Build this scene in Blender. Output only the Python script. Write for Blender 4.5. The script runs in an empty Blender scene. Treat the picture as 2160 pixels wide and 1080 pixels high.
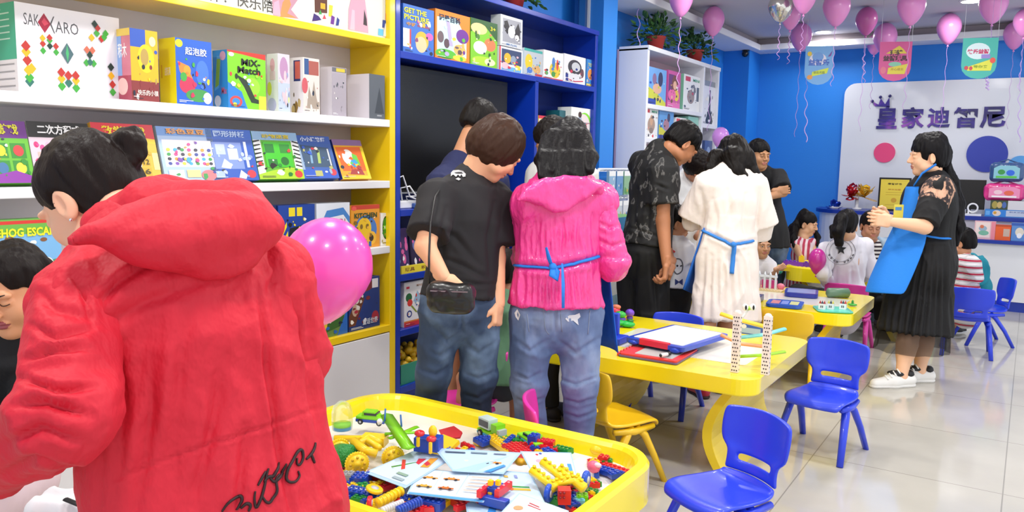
import bpy, math, random
import numpy as np
from mathutils import Vector, Matrix
random.seed(7)
SC = bpy.context.scene
COL = SC.collection
# ---------------------------------------------------------------- camera
FPX = 1680.0; CAMH = 1.42
def _cam(yaw, pitch, roll):
    f = np.array([-math.sin(yaw)*math.cos(pitch), math.cos(yaw)*math.cos(pitch), -math.sin(pitch)])
    r = np.array([math.cos(yaw), math.sin(yaw), 0.]); u = np.cross(r, f)
    return f, r*math.cos(roll)+u*math.sin(roll), -r*math.sin(roll)+u*math.cos(roll)
CF, CR, CU = _cam(*map(math.radians, (32.95, 6.85, 1.0)))
cd = bpy.data.cameras.new('camera'); cam = bpy.data.objects.new('camera', cd); COL.objects.link(cam)
cd.sensor_width = 36; cd.lens = 36*FPX/2160; cd.clip_start = .05
cam.matrix_world = Matrix(((CR[0], CU[0], -CF[0], 0), (CR[1], CU[1], -CF[1], 0), (CR[2], CU[2], -CF[2], CAMH), (0, 0, 0, 1)))
SC.camera = cam
# ---------------------------------------------------------------- world, light, exposure
wd = bpy.data.worlds.new('daylight'); SC.world = wd; wd.use_nodes = True
bgn = wd.node_tree.nodes['Background']; bgn.inputs[0].default_value = (.90, .95, 1, 1); bgn.inputs[1].default_value = 1.9
SC.view_settings.view_transform = 'Standard'; SC.view_settings.look = 'None'
SC.view_settings.exposure = -0.45; SC.view_settings.gamma = 1
def area(name, loc, size, power, rot=(0, 0, 0), color=(1, .98, .95), sizey=None, spread=180):
    l = bpy.data.lights.new(name, 'AREA'); l.shape = 'RECTANGLE' if sizey else 'DISK'
    l.size = size
    if sizey: l.size_y = sizey
    l.energy = power; l.color = color; l.spread = math.radians(spread)
    o = bpy.data.objects.new(name, l); o.location = loc; o.rotation_euler = rot; COL.objects.link(o); return o
# daylight enters through the open glazed front and right side (world light)
SPOTS = [(-2.2, .5), (-2.2, 2.3), (-2.2, 4.1), (-.6, .5), (-.6, 2.3), (-.6, 4.1), (-2.1, 6.3), (-.6, 6.3), (-2.143, 9.787), (-.6, 8.6), (1, 2.3), (1, 5)]
CEIL = 2.95
# ---------------------------------------------------------------- helpers
def ray(px, py): return CF+CR*(px-1080)/FPX-CU*(py-540)/FPX
def W(px, py, d=None, X=None, Y=None, Z=None):
    r = ray(px, py); o = np.array([0, 0, CAMH])
    t = d if d is not None else X/r[0] if X is not None else Y/r[1] if Y is not None else (Z-CAMH)/r[2]
    return o+t*r
FH = CF*[1, 1, 0]; FH = FH/np.linalg.norm(FH); RH = np.array([FH[1], -FH[0], 0.]); UP = np.array([0, 0, 1.])
def fdir(a): a = math.radians(a); return FH*math.cos(a)+RH*math.sin(a)
def nrm(v): v = np.asarray(v, float); return v/(np.linalg.norm(v)+1e-12)
def lin(h):
    h = h.lstrip('#'); c = [int(h[i:i+2], 16)/255 for i in (0, 2, 4)]
    return tuple(x/12.92 if x <= .04045 else ((x+.055)/1.055)**2.4 for x in c)+(1,)
MATS = {}
def mat(col, rough=.5, bump=None, metal=0, coat=0, trans=0, alpha=1, emit=0, key='', sss=0, aniso=None):
    k = (col, rough, bump, metal, coat, trans, alpha, emit, key, sss, aniso)
    if k in MATS: return MATS[k]
    m = bpy.data.materials.new('mat_'+col.strip('#')); m.use_nodes = True
    nt = m.node_tree; b = nt.nodes['Principled BSDF']; I = b.inputs
    c = lin(col); I['Base Color'].default_value = c; I['Roughness'].default_value = rough; I['Metallic'].default_value = metal
    I['Coat Weight'].default_value = coat; I['Specular IOR Level'].default_value = .15 if key == 'hair' else .5; I['Coat Roughness'].default_value = .08
    I['Transmission Weight'].default_value = trans; I['Alpha'].default_value = alpha
    if sss: I['Subsurface Weight'].default_value = sss; I['Subsurface Radius'].default_value = (.02, .008, .004)
    if emit: I['Emission Color'].default_value = c; I['Emission Strength'].default_value = emit
    if bump:
        sc, st = bump[0], bump[1]
        tc = nt.nodes.new('ShaderNodeTexCoord'); n = nt.nodes.new('ShaderNodeTexNoise'); n.inputs['Scale'].default_value = sc; n.inputs['Detail'].default_value = 4
        src = tc.outputs['Object']
        if aniso:
            mp = nt.nodes.new('ShaderNodeMapping'); mp.inputs['Scale'].default_value = aniso; nt.links.new(src, mp.inputs[0]); src = mp.outputs[0]
        nt.links.new(src, n.inputs['Vector'])
        bp = nt.nodes.new('ShaderNodeBump'); bp.inputs['Strength'].default_value = st; bp.inputs['Distance'].default_value = bump[2] if len(bump) > 2 else .01
        nt.links.new(n.outputs['Fac'], bp.inputs['Height']); nt.links.new(bp.outputs[0], I['Normal'])
    MATS[k] = m; return m
def pat(name, base, ramp, scale, rough=.7, aniso=(1, 1, 1), kind='noise', detail=3, bump=0, dist=0):
    """procedural two/three-colour pattern in object space; ramp = [(pos, hex)...]"""
    k = ('pat', name)
    if k in MATS: return MATS[k]
    m = bpy.data.materials.new(name); m.use_nodes = True; nt = m.node_tree; b = nt.nodes['Principled BSDF']
    b.inputs['Roughness'].default_value = rough
    tc = nt.nodes.new('ShaderNodeTexCoord'); mp = nt.nodes.new('ShaderNodeMapping'); mp.inputs['Scale'].default_value = aniso
    nt.links.new(tc.outputs['Object'], mp.inputs[0])
    if kind == 'noise':
        n = nt.nodes.new('ShaderNodeTexNoise'); n.inputs['Scale'].default_value = scale; n.inputs['Detail'].default_value = detail; out = n.outputs['Fac']
    elif kind == 'wave':
        n = nt.nodes.new('ShaderNodeTexWave'); n.bands_direction = 'Z' if aniso[0] == 0 else 'X'; n.inputs['Scale'].default_value = scale; n.inputs['Distortion'].default_value = dist; out = n.outputs['Fac']
    else:
        n = nt.nodes.new('ShaderNodeTexVoronoi'); n.inputs['Scale'].default_value = scale; out = n.outputs['Distance']
    nt.links.new(mp.outputs[0], n.inputs['Vector'])
    r = nt.nodes.new('ShaderNodeValToRGB'); el = r.color_ramp.elements
    while len(el) < len(ramp): el.new(.5)
    for e, (p, h) in zip(el, ramp): e.position = p; e.color = lin(h)
    nt.links.new(out, r.inputs[0]); nt.links.new(r.outputs[0], b.inputs['Base Color'])
    if bump:
        bp = nt.nodes.new('ShaderNodeBump'); bp.inputs['Strength'].default_value = bump; bp.inputs['Distance'].default_value = .01
        nt.links.new(out, bp.inputs['Height']); nt.links.new(bp.outputs[0], b.inputs['Normal'])
    MATS[k] = m; return m
GLS = lambda c: mat(c, .28, coat=.3)       # glossy plastic / printed card
BOXM = lambda c: mat(c, .32)

def mesh_obj(name, V, F, mats, fm=None, parent=None, smooth=False, origin=None):
    V = np.asarray(V, float)
    if origin is not None: V = V-np.asarray(origin)
    me = bpy.data.meshes.new(name)
    if isinstance(F, np.ndarray):
        n = len(F); me.vertices.add(len(V)); me.vertices.foreach_set('co', V.astype(np.float32).ravel())
        me.loops.add(n*4); me.loops.foreach_set('vertex_index', F.astype(np.int32).ravel())
        me.polygons.add(n); me.polygons.foreach_set('loop_start', np.arange(0, n*4, 4, dtype=np.int32)); me.polygons.foreach_set('loop_total', np.full(n, 4, dtype=np.int32))
        me.update(calc_edges=True)
    else:
        me.from_pydata([tuple(v) for v in V], [], F)
    for m in mats: me.materials.append(m)
    if fm is not None and len(me.polygons) == len(fm): me.polygons.foreach_set('material_index', np.asarray(fm, dtype=np.int32))
    me.polygons.foreach_set('use_smooth', [smooth]*len(me.polygons)) if not isinstance(smooth, (list, np.ndarray)) else me.polygons.foreach_set('use_smooth', list(map(bool, smooth)))
    me.update()
    o = bpy.data.objects.new(name, me); COL.objects.link(o)
    if parent is not None: o.parent = parent
    return o
def tag(o, label=None, cat=None, group=None, kind=None):
    if label: o['label'] = label
    if cat: o['category'] = cat
    if group: o['group'] = group
    if kind: o['kind'] = kind
    return o
def thing(name, loc, label, cat, group=None, rz=0):
    o = bpy.data.objects.new(name, None); COL.objects.link(o); o.location = tuple(float(x) for x in loc); o.rotation_euler = (0, 0, rz); o.empty_display_size = .05
    return tag(o, label, cat, group)
def clone(root, loc=None, rz=None, label=None):
    r = root.copy(); COL.objects.link(r)
    if loc is not None: r.location = tuple(float(x) for x in loc)
    if rz is not None: r.rotation_euler = (0, 0, rz)
    if label: r['label'] = label
    for ch in list(root.children):
        c = ch.copy(); COL.objects.link(c); c.parent = r
        for g in list(ch.children):
            d = g.copy(); COL.objects.link(d); d.parent = c
    return r
def rot(axis, ang):
    return np.array(Matrix.Rotation(ang, 3, Vector(axis)))
def RZ(a): return rot((0, 0, 1), a)
_tc = {}
def text_geo(s, bold=0.0):
    k = (s, bold)
    if k in _tc: return _tc[k]
    cu = bpy.data.curves.new('t', 'FONT'); cu.body = s; cu.size = 1; cu.offset = bold; cu.align_x = 'CENTER'; cu.align_y = 'CENTER'; cu.resolution_u = 2
    o = bpy.data.objects.new('t', cu); COL.objects.link(o)
    dg = bpy.context.evaluated_depsgraph_get(); dg.update()
    me = bpy.data.meshes.new_from_object(o.evaluated_get(dg))
    V = np.array([v.co[:] for v in me.vertices]) if len(me.vertices) else np.zeros((0, 3)); F = [tuple(p.vertices) for p in me.polygons]
    bpy.data.objects.remove(o); bpy.data.meshes.remove(me); bpy.data.curves.remove(cu)
    if len(V): V[:, :2] -= (V[:, :2].max(0)+V[:, :2].min(0))/2
    _tc[k] = (V, F); return _tc[k]

class MB:
    def __init__(s): s.V = []; s.F = []; s.M = []; s.S = []; s.mats = []
    def mi(s, m):
        if m not in s.mats: s.mats.append(m)
        return s.mats.index(m)
    def add(s, V, F, m, smooth=False, T=None):
        n = len(s.V); k = s.mi(m)
        V = np.asarray(V, float)
        if T is not None: V = V@np.asarray(T[0]).T+np.asarray(T[1])
        s.V.extend(map(tuple, V)); s.F.extend([tuple(int(i)+n for i in f) for f in F]); s.M.extend([k]*len(F)); s.S.extend([smooth]*len(F)); return s
    def box(s, c, sz, m, T=None, R=None):
        x, y, z = [a/2 for a in sz]; V = np.array([(i*x, j*y, k*z) for i in (-1, 1) for j in (-1, 1) for k in (-1, 1)])
        if R is not None: V = V@np.asarray(R).T
        return s.add(V+np.asarray(c), [(0, 1, 3, 2), (4, 6, 7, 5), (0, 4, 5, 1), (2, 3, 7, 6), (0, 2, 6, 4), (1, 5, 7, 3)], m, T=T)
    def b2(s, lo, hi, m, T=None): lo = np.asarray(lo, float); hi = np.asarray(hi, float); return s.box((lo+hi)/2, hi-lo, m, T)
    def tube(s, P, r, m, n=8, cap=True, T=None, flat=None):
        P = [np.asarray(p, float) for p in P]; R = r if hasattr(r, '__len__') else [r]*len(P); V = []; F = []
        up = None
        for i, p in enumerate(P):
            t = nrm(P[min(i+1, len(P)-1)]-P[max(i-1, 0)])
            if up is None: up = np.array([0, 0, 1.]) if abs(t[2]) < .9 else np.array([1., 0, 0])
            a = nrm(np.cross(t, up)); b = np.cross(a, t); up = b
            for k in range(n):
                an = 2*math.pi*k/n; V.append(p+R[i]*(a*math.cos(an)+b*math.sin(an)*(flat or 1)))
        for i in range(len(P)-1):
            for k in range(n): F.append((i*n+k, i*n+(k+1) % n, (i+1)*n+(k+1) % n, (i+1)*n+k))
        if cap: F.append(tuple(range(n))[::-1]); F.append(tuple((len(P)-1)*n+k for k in range(n)))
        return s.add(V, F, m, True, T)
    def lathe(s, prof, m, n=20, T=None, sy=1, cap=True):
        V = []; F = []
        for r, z in prof:
            for k in range(n): a = 2*math.pi*k/n; V.append((r*math.cos(a), r*sy*math.sin(a), z))
        for i in range(len(prof)-1):
            for k in range(n): F.append((i*n+k, i*n+(k+1) % n, (i+1)*n+(k+1) % n, (i+1)*n+k))
        if cap: F.append(tuple(range(n))[::-1]); F.append(tuple((len(prof)-1)*n+k for k in range(n)))
        return s.add(V, F, m, True, T)
    def prism(s, poly, z0, z1, m, T=None, mtop=None):
        n = len(poly); V = [(x, y, z0) for x, y in poly]+[(x, y, z1) for x, y in poly]
        F = [(i, (i+1) % n, n+(i+1) % n, n+i) for i in range(n)]
        s.add(V, F+[tuple(range(n))[::-1]], m, T=T); return s.add(V[n:], [tuple(range(n))], mtop or m, T=T)
    def ell(s, c, r, m, n=14, R=None, T=None):
        V = []; F = []; h = n//2
        for i in range(h+1):
            th = math.pi*i/h
            for k in range(n): a = 2*math.pi*k/n; V.append((math.sin(th)*math.cos(a), math.sin(th)*math.sin(a), math.cos(th)))
        for i in range(h):
            for k in range(n): F.append((i*n+k, (i+1)*n+k, (i+1)*n+(k+1) % n, i*n+(k+1) % n))
        V = np.array(V)*np.asarray(r)
        if R is not None: V = V@np.asarray(R).T
        return s.add(V+np.asarray(c), F, m, True, T)
    def art(s, o, u, v, items, n=None, e=.00009, T=None):
        """flat printed shapes on a face: origin o, edge vectors u,v; coordinates 0..1"""
        o = np.asarray(o, float); u = np.asarray(u, float); v = np.asarray(v, float); n = nrm(np.cross(u, v)) if n is None else n
        lu = np.linalg.norm(u); lv = np.linalg.norm(v); k = 0
        def pt(x, y): return o+u*x+v*y+n*e*k
        for it in items:
            k += 1; t = it[0]; c = it[6] if t == 't' else it[-1]; m = BOXM(c) if isinstance(c, str) else c
            if t == 'r': x0, y0, x1, y1 = it[1:5]; s.add([pt(x0, y0), pt(x1, y0), pt(x1, y1), pt(x0, y1)], [(0, 1, 2, 3)], m, T=T)
            elif t == 'd':
                x, y, rx, ry = it[1:5]; s.add([pt(x+rx*math.cos(a), y+ry*math.sin(a)) for a in np.linspace(0, 2*math.pi, 20, endpoint=False)], [tuple(range(20))], m, T=T)
            elif t == 'p': s.add([pt(*q) for q in it[1]], [tuple(range(len(it[1])))], m, T=T)
            elif t == 't':   # text, centre x,y, height (fraction of v), width limit (fraction of u)
                st, x, y, h, w = it[1:6]; bold = it[7] if len(it) > 7 else .015
                TV, TF = text_geo(st, bold)
                if len(TV):
                    hh = (TV[:, 1].max()-TV[:, 1].min()); ww = TV[:, 0].max()-TV[:, 0].min()
                    ky = h*lv/hh; kx = w*lu/ww
                    P = pt(x, y)+np.outer(TV[:, 0]*kx, nrm(u))+np.outer(TV[:, 1]*ky, nrm(v)); s.add(P, TF, m, T=T)
            elif t == 's':   # star
                x, y, r = it[1:4]; s.add([pt(x+(r if i % 2 == 0 else r*.42)*math.sin(i*math.pi/5)*lv/lu, y+(r if i % 2 == 0 else r*.42)*math.cos(i*math.pi/5)) for i in range(10)], [tuple(range(10))], m, T=T)
        return s
    def build(s, name, parent=None, origin=None, bevel=0, smooth=None):
        o = mesh_obj(name, s.V, s.F, s.mats, s.M, parent, s.S, origin)
        if bevel:
            b = o.modifiers.new('b', 'BEVEL'); b.width = bevel; b.segments = 2; b.limit_method = 'ANGLE'; b.angle_limit = math.radians(50)
        return o
def place(o, loc): o.location = tuple(float(x) for x in loc); return o
def rrect(x0, y0, x1, y1, r, n=6):
    P = []
    for cx, cy, a0 in ((x1-r, y1-r, 0), (x0+r, y1-r, 90), (x0+r, y0+r, 180), (x1-r, y0+r, 270)):
        for i in range(n+1): a = math.radians(a0+90*i/n); P.append((cx+r*math.cos(a), cy+r*math.sin(a)))
    return P
# ---------------------------------------------------------------- smooth solids for people: signed distance fields meshed by surface nets
def _hash(ix, iy, iz): 
    n = (ix*73856093) ^ (iy*19349663) ^ (iz*83492791); n = (n ^ (n >> 13))*1274126177 & 0x7fffffff; return (n & 0xffff)/65535.0
def noise3(P):
    i = np.floor(P).astype(np.int64); f = P-i; f = f*f*(3-2*f); r = 0
    for dx in (0, 1):
        for dy in (0, 1):
            for dz in (0, 1):
                w = (f[:, 0] if dx else 1-f[:, 0])*(f[:, 1] if dy else 1-f[:, 1])*(f[:, 2] if dz else 1-f[:, 2])
                r = r+w*_hash(i[:, 0]+dx, i[:, 1]+dy, i[:, 2]+dz)
    return r*2-1
class Sdf:
    def __init__(s, res): s.p = []; s.res = res; s.post = []
    def _a(s, fn, lo, hi, k, op='u'): s.p.append((fn, np.asarray(lo, float), np.asarray(hi, float), k, op)); return s
    def cone(s, a, b, ra, rb, k=.02, n=None, flat=1, op='u'):
        a = np.asarray(a, float); b = np.asarray(b, float); ba = b-a; L2 = max(ba@ba, 1e-9)
        n_ = None if n is None else nrm(n)
        def fn(P):
            pa = P-a; t = np.clip((pa@ba)/L2, 0, 1); q = pa-t[..., None]*ba; r = ra+(rb-ra)*t
            if n_ is not None:
                dn = q@n_; q = q+(dn*(1/flat-1))[..., None]*n_
                return (np.sqrt((q*q).sum(-1))-r)*(.5+.5*flat)
            return np.sqrt((q*q).sum(-1))-r
        m = max(ra, rb)+k+2*s.res; return s._a(fn, np.minimum(a, b)-m, np.maximum(a, b)+m, k, op)
    def ell(s, c, r, R=None, k=.02, op='u'):
        c = np.asarray(c, float); r = np.asarray(r, float); R = np.eye(3) if R is None else np.asarray(R)
        def fn(P):
            q = (P-c)@R; k0 = np.sqrt(((q/r)**2).sum(-1)); k1 = np.sqrt(((q/r**2)**2).sum(-1))+1e-9; return k0*(k0-1)/k1
        m = r.max()+k+2*s.res; return s._a(fn, c-m, c+m, k, op)
    def box(s, c, h, R=None, rd=.01, k=.02, op='u'):
        c = np.asarray(c, float); h = np.asarray(h, float); R = np.eye(3) if R is None else np.asarray(R)
        def fn(P):
            q = np.abs((P-c)@R)-h+rd; return np.sqrt((np.maximum(q, 0)**2).sum(-1))+np.minimum(q.max(-1), 0)-rd
        m = np.linalg.norm(h)+k+2*s.res; return s._a(fn, c-m, c+m, k, op)
    def poly(s, c, R, pts, th, rd=.01, k=.01):
        """rounded slab over a polygon given in the x-z plane of frame R about c; th = half thickness"""
        c = np.asarray(c, float); R = np.asarray(R); Q = np.asarray(pts, float)
        def fn(P):
            L = (P-c)@R; x = L[..., 0]; z = L[..., 2]; d = np.full(x.shape, 1e9); ins = np.zeros(x.shape, bool)
            for i in range(len(Q)):
                a = Q[i]; b = Q[(i+1) % len(Q)]; e = b-a; wx = x-a[0]; wz = z-a[1]; t = np.clip((wx*e[0]+wz*e[1])/(e@e), 0, 1)
                d = np.minimum(d, (wx-e[0]*t)**2+(wz-e[1]*t)**2); cr = ((a[1] > z) != (b[1] > z)) & (x < e[0]*(z-a[1])/(e[1] if abs(e[1]) > 1e-9 else 1e-9)+a[0]); ins ^= cr
            d2 = np.sqrt(d)*np.where(ins, -1, 1)+rd; dy = np.abs(L[..., 1])-th+rd
            return np.sqrt(np.maximum(d2, 0)**2+np.maximum(dy, 0)**2)+np.minimum(np.maximum(d2, dy), 0)-rd
        m = np.abs(Q).max()*1.5+th; return s._a(fn, c-m, c+m, k, 'u')
    def ccone(s, a, b, ra, rb, k=.01, n=None, flat=1):
        """capped (flat ended) cone"""
        a = np.asarray(a, float); b = np.asarray(b, float); ba = b-a; L = np.linalg.norm(ba); u = ba/L; n_ = None if n is None else nrm(n)
        def fn(P):
            pa = P-a; t = pa@u; q = pa-t[..., None]*u
            if n_ is not None: dn = q@n_; q = q+(dn*(1/flat-1))[..., None]*n_
            r = ra+(rb-ra)*np.clip(t/L, 0, 1); return np.maximum((np.sqrt((q*q).sum(-1))-r)*(.5+.5*flat), np.abs(t-L/2)-L/2)
        m = max(ra, rb)+k+2*s.res; return s._a(fn, np.minimum(a, b)-m, np.maximum(a, b)+m, k, 'u')
    def cut(s, p, n):   # remove the side the normal points to
        s.post.append((np.asarray(p, float), nrm(n))); return s
    def mesh(s, disp=None):
        h = s.res; us = [q for q in s.p if q[4] == 'u']
        lo = np.min([q[1] for q in us], 0)-h; hi = np.max([q[2] for q in us], 0)+h
        n = np.ceil((hi-lo)/h).astype(int)+1
        G = np.full(n, 1.0, np.float32); ax = [lo[i]+h*np.arange(n[i]) for i in range(3)]
        for fn, l, u, k, op in s.p:
            i0 = np.maximum(np.floor((l-lo)/h).astype(int), 0); i1 = np.minimum(np.ceil((u-lo)/h).astype(int)+1, n)
            if (i1 <= i0).any(): continue
            P = np.stack(np.meshgrid(*[ax[i][i0[i]:i1[i]] for i in range(3)], indexing='ij'), -1)
            d = fn(P); sl = tuple(slice(i0[i], i1[i]) for i in range(3)); g = G[sl]
            if op == 'u':
                hh = np.maximum(k-np.abs(g-d), 0)/max(k, 1e-6); G[sl] = np.minimum(g, d)-hh*hh*k*.25
            else:
                hh = np.maximum(k-np.abs(g+d), 0)/max(k, 1e-6); G[sl] = np.maximum(g, -d)+hh*hh*k*.25
        if s.post:
            P = np.stack(np.meshgrid(*ax, indexing='ij'), -1)
            for p, nn in s.post: G = np.maximum(G, ((P-p)@nn).astype(np.float32))
        G[0] = G[-1] = 1; G[:, 0] = G[:, -1] = 1; G[:, :, 0] = G[:, :, -1] = 1
        V, F = surf_nets(G, lo, h)
        if disp is not None and len(V): V = V+disp(V, vnormals(V, F))
        return V, F
def vnormals(V, F):
    N = np.zeros_like(V); fn = np.cross(V[F[:, 2]]-V[F[:, 0]], V[F[:, 3]]-V[F[:, 1]])
    for k in range(4):
        for c in range(3): N[:, c] += np.bincount(F[:, k], fn[:, c], len(V))
    return N/(np.linalg.norm(N, axis=1)[:, None]+1e-12)
def surf_nets(G, lo, h):
    n = np.array(G.shape); ins = G < 0; nc = n-1
    def cid(i, j, k): return (i*nc[1]+j)*nc[2]+k
    acc = []; ids = []; quads = []
    for a in range(3):
        sl0 = [slice(None)]*3; sl1 = [slice(None)]*3; sl0[a] = slice(0, -1); sl1[a] = slice(1, None)
        A = G[tuple(sl0)]; B = G[tuple(sl1)]; I = np.argwhere((A < 0) != (B < 0))
        if not len(I): continue
        ga = A[I[:, 0], I[:, 1], I[:, 2]]; gb = B[I[:, 0], I[:, 1], I[:, 2]]; t = ga/(ga-gb)
        P = I.astype(float); P[:, a] += t
        b, c = (a+1) % 3, (a+2) % 3; cc = []
        for db, dc in ((0, 0), (-1, 0), (-1, -1), (0, -1)):
            J = I.copy(); J[:, b] += db; J[:, c] += dc; q = cid(J[:, 0], J[:, 1], J[:, 2]); cc.append(q); ids.append(q); acc.append(P)
        Q = np.stack(cc, 1); fl = ga < 0; Q[~fl] = Q[~fl][:, ::-1]; quads.append(Q)
    if not ids: return np.zeros((0, 3)), np.zeros((0, 4), int)
    ids = np.concatenate(ids); acc = np.concatenate(acc); uq, inv = np.unique(ids, return_inverse=True); inv = inv.ravel()
    cnt = np.bincount(inv).astype(float); V = np.stack([np.bincount(inv, acc[:, c])/cnt for c in range(3)], 1)
    F = np.searchsorted(uq, np.concatenate(quads)); return V*h+lo, F
def folds(amp=.005, f=9, aniso=(1, 1, .35), seed=0, fine=.35):
    an = np.array(aniso)
    def fn(V, N):
        q = V*f*an+seed*7.3; w = np.stack([noise3(V*4+seed), noise3(V*4+9+seed), noise3(V*4+19+seed)], 1)*.9
        r = 1-np.abs(noise3(q+w))*2; r2 = 1-np.abs(noise3(q*2.1+w+5))*2; r3 = 1-np.abs(noise3(q*4.3+w*2+11))*2
        r = np.sign(r)*np.abs(r)**1.5; return N*((r*1.0+r2*fine*1.4+r3*fine*.4)*amp*1.6)[:, None]
    return fn
def creases(base, lines):
    """cloth folds as real valleys: each line = (points, width, depth); distance is measured across the line of sight of the photo"""
    def fn(V, N):
        D = base(V, N) if base else np.zeros_like(V); q = V-np.array([0, 0, CAMH]); z = q@CF; X = 1080+FPX*(q@CR)/z; Y = 540-FPX*(q@CU)/z; face = (N@CF) < -.05; A = np.zeros(len(V))
        for P, wd_, dp in lines:
            P = np.array(P, float); best = np.full(len(V), 1e9); tt = np.zeros(len(V)); n = len(P)-1
            for i in range(n):
                a, b = P[i], P[i+1]; e = b-a; t = np.clip(((X-a[0])*e[0]+(Y-a[1])*e[1])/(e@e), 0, 1); d = np.hypot(X-a[0]-e[0]*t, Y-a[1]-e[1]*t); m = d < best; best[m] = d[m]; tt[m] = (i+t[m])/n
            k = np.sin(np.pi*np.clip(tt, .04, .96))**.5; A += k*dp*(-np.exp(-(best/wd_)**2)+.55*np.exp(-((best-2.2*wd_)/(1.3*wd_))**2))
        return D+N*(A*face)[:, None]
    return fn
class Multi:
    def __init__(s): s.V = []; s.F = []; s.M = []; s.n = 0; s.mats = []
    def add(s, VF, m, sel=None):
        V, F = VF
        def mi(x):
            if x not in s.mats: s.mats.append(x)
            return s.mats.index(x)
        fm = np.full(len(F), mi(m))
        if sel:
            C = V[F].mean(1)
            for fn, mm in sel: fm[fn(C)] = mi(mm)
        s.V.append(V); s.F.append(F+s.n); s.M.append(fm); s.n += len(V)
    def build(s, name, parent, origin): return mesh_obj(name, np.concatenate(s.V), np.concatenate(s.F), s.mats, np.concatenate(s.M), parent, True, origin)
# ---------------------------------------------------------------- people
SKIN = lambda c='e8b496': mat(c, .5, sss=.08)
def HAIRM(c='15100f'): return mat(c, .5, bump=(60, .7, .006), aniso=(1, 1, .18), key='hair')
def frame(fw, up):
    y = nrm(fw); x = nrm(np.cross(y, up)); z = np.cross(x, y); return np.stack([x, y, z], 1)
def hframe(a, pitch=0, roll=0):
    f = fdir(a); R = frame(f, UP); R = R@rot((1, 0, 0), -math.radians(pitch))@rot((0, 1, 0), math.radians(roll)); return R
def hand(mu, wr, dv, back, s=1, curl=25, side=1, m=None, res=.0032, spread=4, point=False):
    """wr wrist, dv towards the fingertips, back = normal of the back of the hand, side=+1: thumb on the local +x side"""
    y = nrm(dv); z = nrm(np.asarray(back)-y*(np.asarray(back)@y)); x = np.cross(y, z); R = np.stack([x, y, z], 1); o = np.asarray(wr, float)
    L = lambda p: o+R@(np.asarray(p, float)*s)
    S = Sdf(res*max(s, .8))
    S.cone(L((0, -.03, 0)), L((0, .015, 0)), .026*s, .027*s, .01, z, .75)
    S.box(L((side*.001, .05, 0)), np.array([.037, .042, .012])*s, R, .011*s, .014*s)
    for k, (fx, ln) in enumerate(((.028, .068), (.0095, .076), (-.0095, .071), (-.028, .056))):
        b = np.array([side*fx, .083 if k < 3 else .077, .0]); an = math.radians(spread)*(1.5-k)*side; c = math.radians(curl*(1+.13*k) if not (point and k == 0) else 4)
        d = 0; p = b; r = .0088
        for j, fr in enumerate((.45, .31, .24)):
            d += c*(1, 1.15, .7)[j]; q = p+ln*fr*np.array([math.sin(an)*math.cos(d), math.cos(an)*math.cos(d), -math.sin(d)])
            S.cone(L(p), L(q), r*s, (r-.0009)*s, .004*s if j else .006*s); p = q; r -= .0009
    p = np.array([side*.024, .018, -.006]); q = np.array([side*.047, .046, -.016]); t = np.array([side*.05, .072, -.026-.01*curl/40]); e = np.array([side*.042, .093, -.036-.014*curl/40])
    S.cone(L(p), L(q), .014*s, .0115*s, .012*s); S.cone(L(q), L(t), .0105*s, .0095*s, .005*s); S.cone(L(t), L(e), .0095*s, .0078*s, .004*s)
    mu.add(S.mesh(), m)
def head_geo(mu, hc, R, s, skin, res=.0035, age=1, lips='c07a6c', neckto=None):
    hc = np.asarray(hc, float); L = lambda x, y, z: hc+R@(np.array([x, y, z])*s)
    S = Sdf(res); v = lambda *r: np.array(r)*s; k = .02*s
    S.ell(L(0, -.012, .04), v(.073, .09, .078), R, k); S.ell(L(0, .022, -.02), v(.061, .064, .085), R, k)
    S.ell(L(0, .055, -.083), v(.026, .024, .02), R, .03*s)
    for sx in (-1, 1):
        S.ell(L(sx*.034, .06, -.024), v(.024, .022, .026), R, .02*s)
        S.ell(L(sx*.052, .015, -.06), v(.017, .035, .022), R, .025*s)
        S.ell(L(sx*.027, .079, .026), v(.024, .011, .01), R, .012*s)
        S.ell(L(sx*.029, .098, .007), v(.017, .016, .011), R, .01*s, op='s')
        S.ell(L(sx*.029, .073, .006), v(.0155, .0155, .0125), R, .003*s)
        e = rot((0, 0, 1), -sx*math.radians(25)); RE = R@e
        S.ell(L(sx*.074, -.008, -.004), v(.009, .019, .031), RE, .004*s)
        S.ell(L(sx*.083, -.002, .0), v(.006, .011, .02), RE, .004*s, op='s')
        S.ell(L(sx*.074, -.004, -.028), v(.007, .009, .009), R, .004*s)
    S.cone(L(0, .084, .02), L(0, .103, -.018), .0065*s, .0105*s, .012*s); 
    for sx in (-1, 1): S.ell(L(sx*.011, .094, -.022), v(.008, .009, .007), R, .006*s)
    S.ell(L(0, .083, -.046), v(.025, .0105, .0062), R, .006*s); S.ell(L(0, .081, -.057), v(.021, .0105, .007), R, .006*s)
    S.box(L(0, .094, -.0513), v(.02, .006, .0008), R, .0008*s, .003*s, 's')
    nk = L(0, -.025, -.06); nb = neckto if neckto is not None else L(0, -.04, -.14); S.cone(nk, nb, .052*s, .054*s, .025*s)
    def loc(C): return (C-hc)@R/s
    def isl(C): q = loc(C); return (abs(q[:, 0]) < .0245-abs(q[:, 2]+.0515)*.9) & (q[:, 1] > .077) & (q[:, 2] < -.0405) & (q[:, 2] > -.0635)
    def brow(C): q = loc(C); zz = .026+.0035*np.sin((abs(q[:, 0])-.01)/.036*3.1); return (abs(q[:, 0]) > .012) & (abs(q[:, 0]) < .047) & (q[:, 1] > .05) & (abs(q[:, 2]-zz) < .0026)
    mu.add(S.mesh(), skin, [(isl, mat(lips, .4))])
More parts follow.
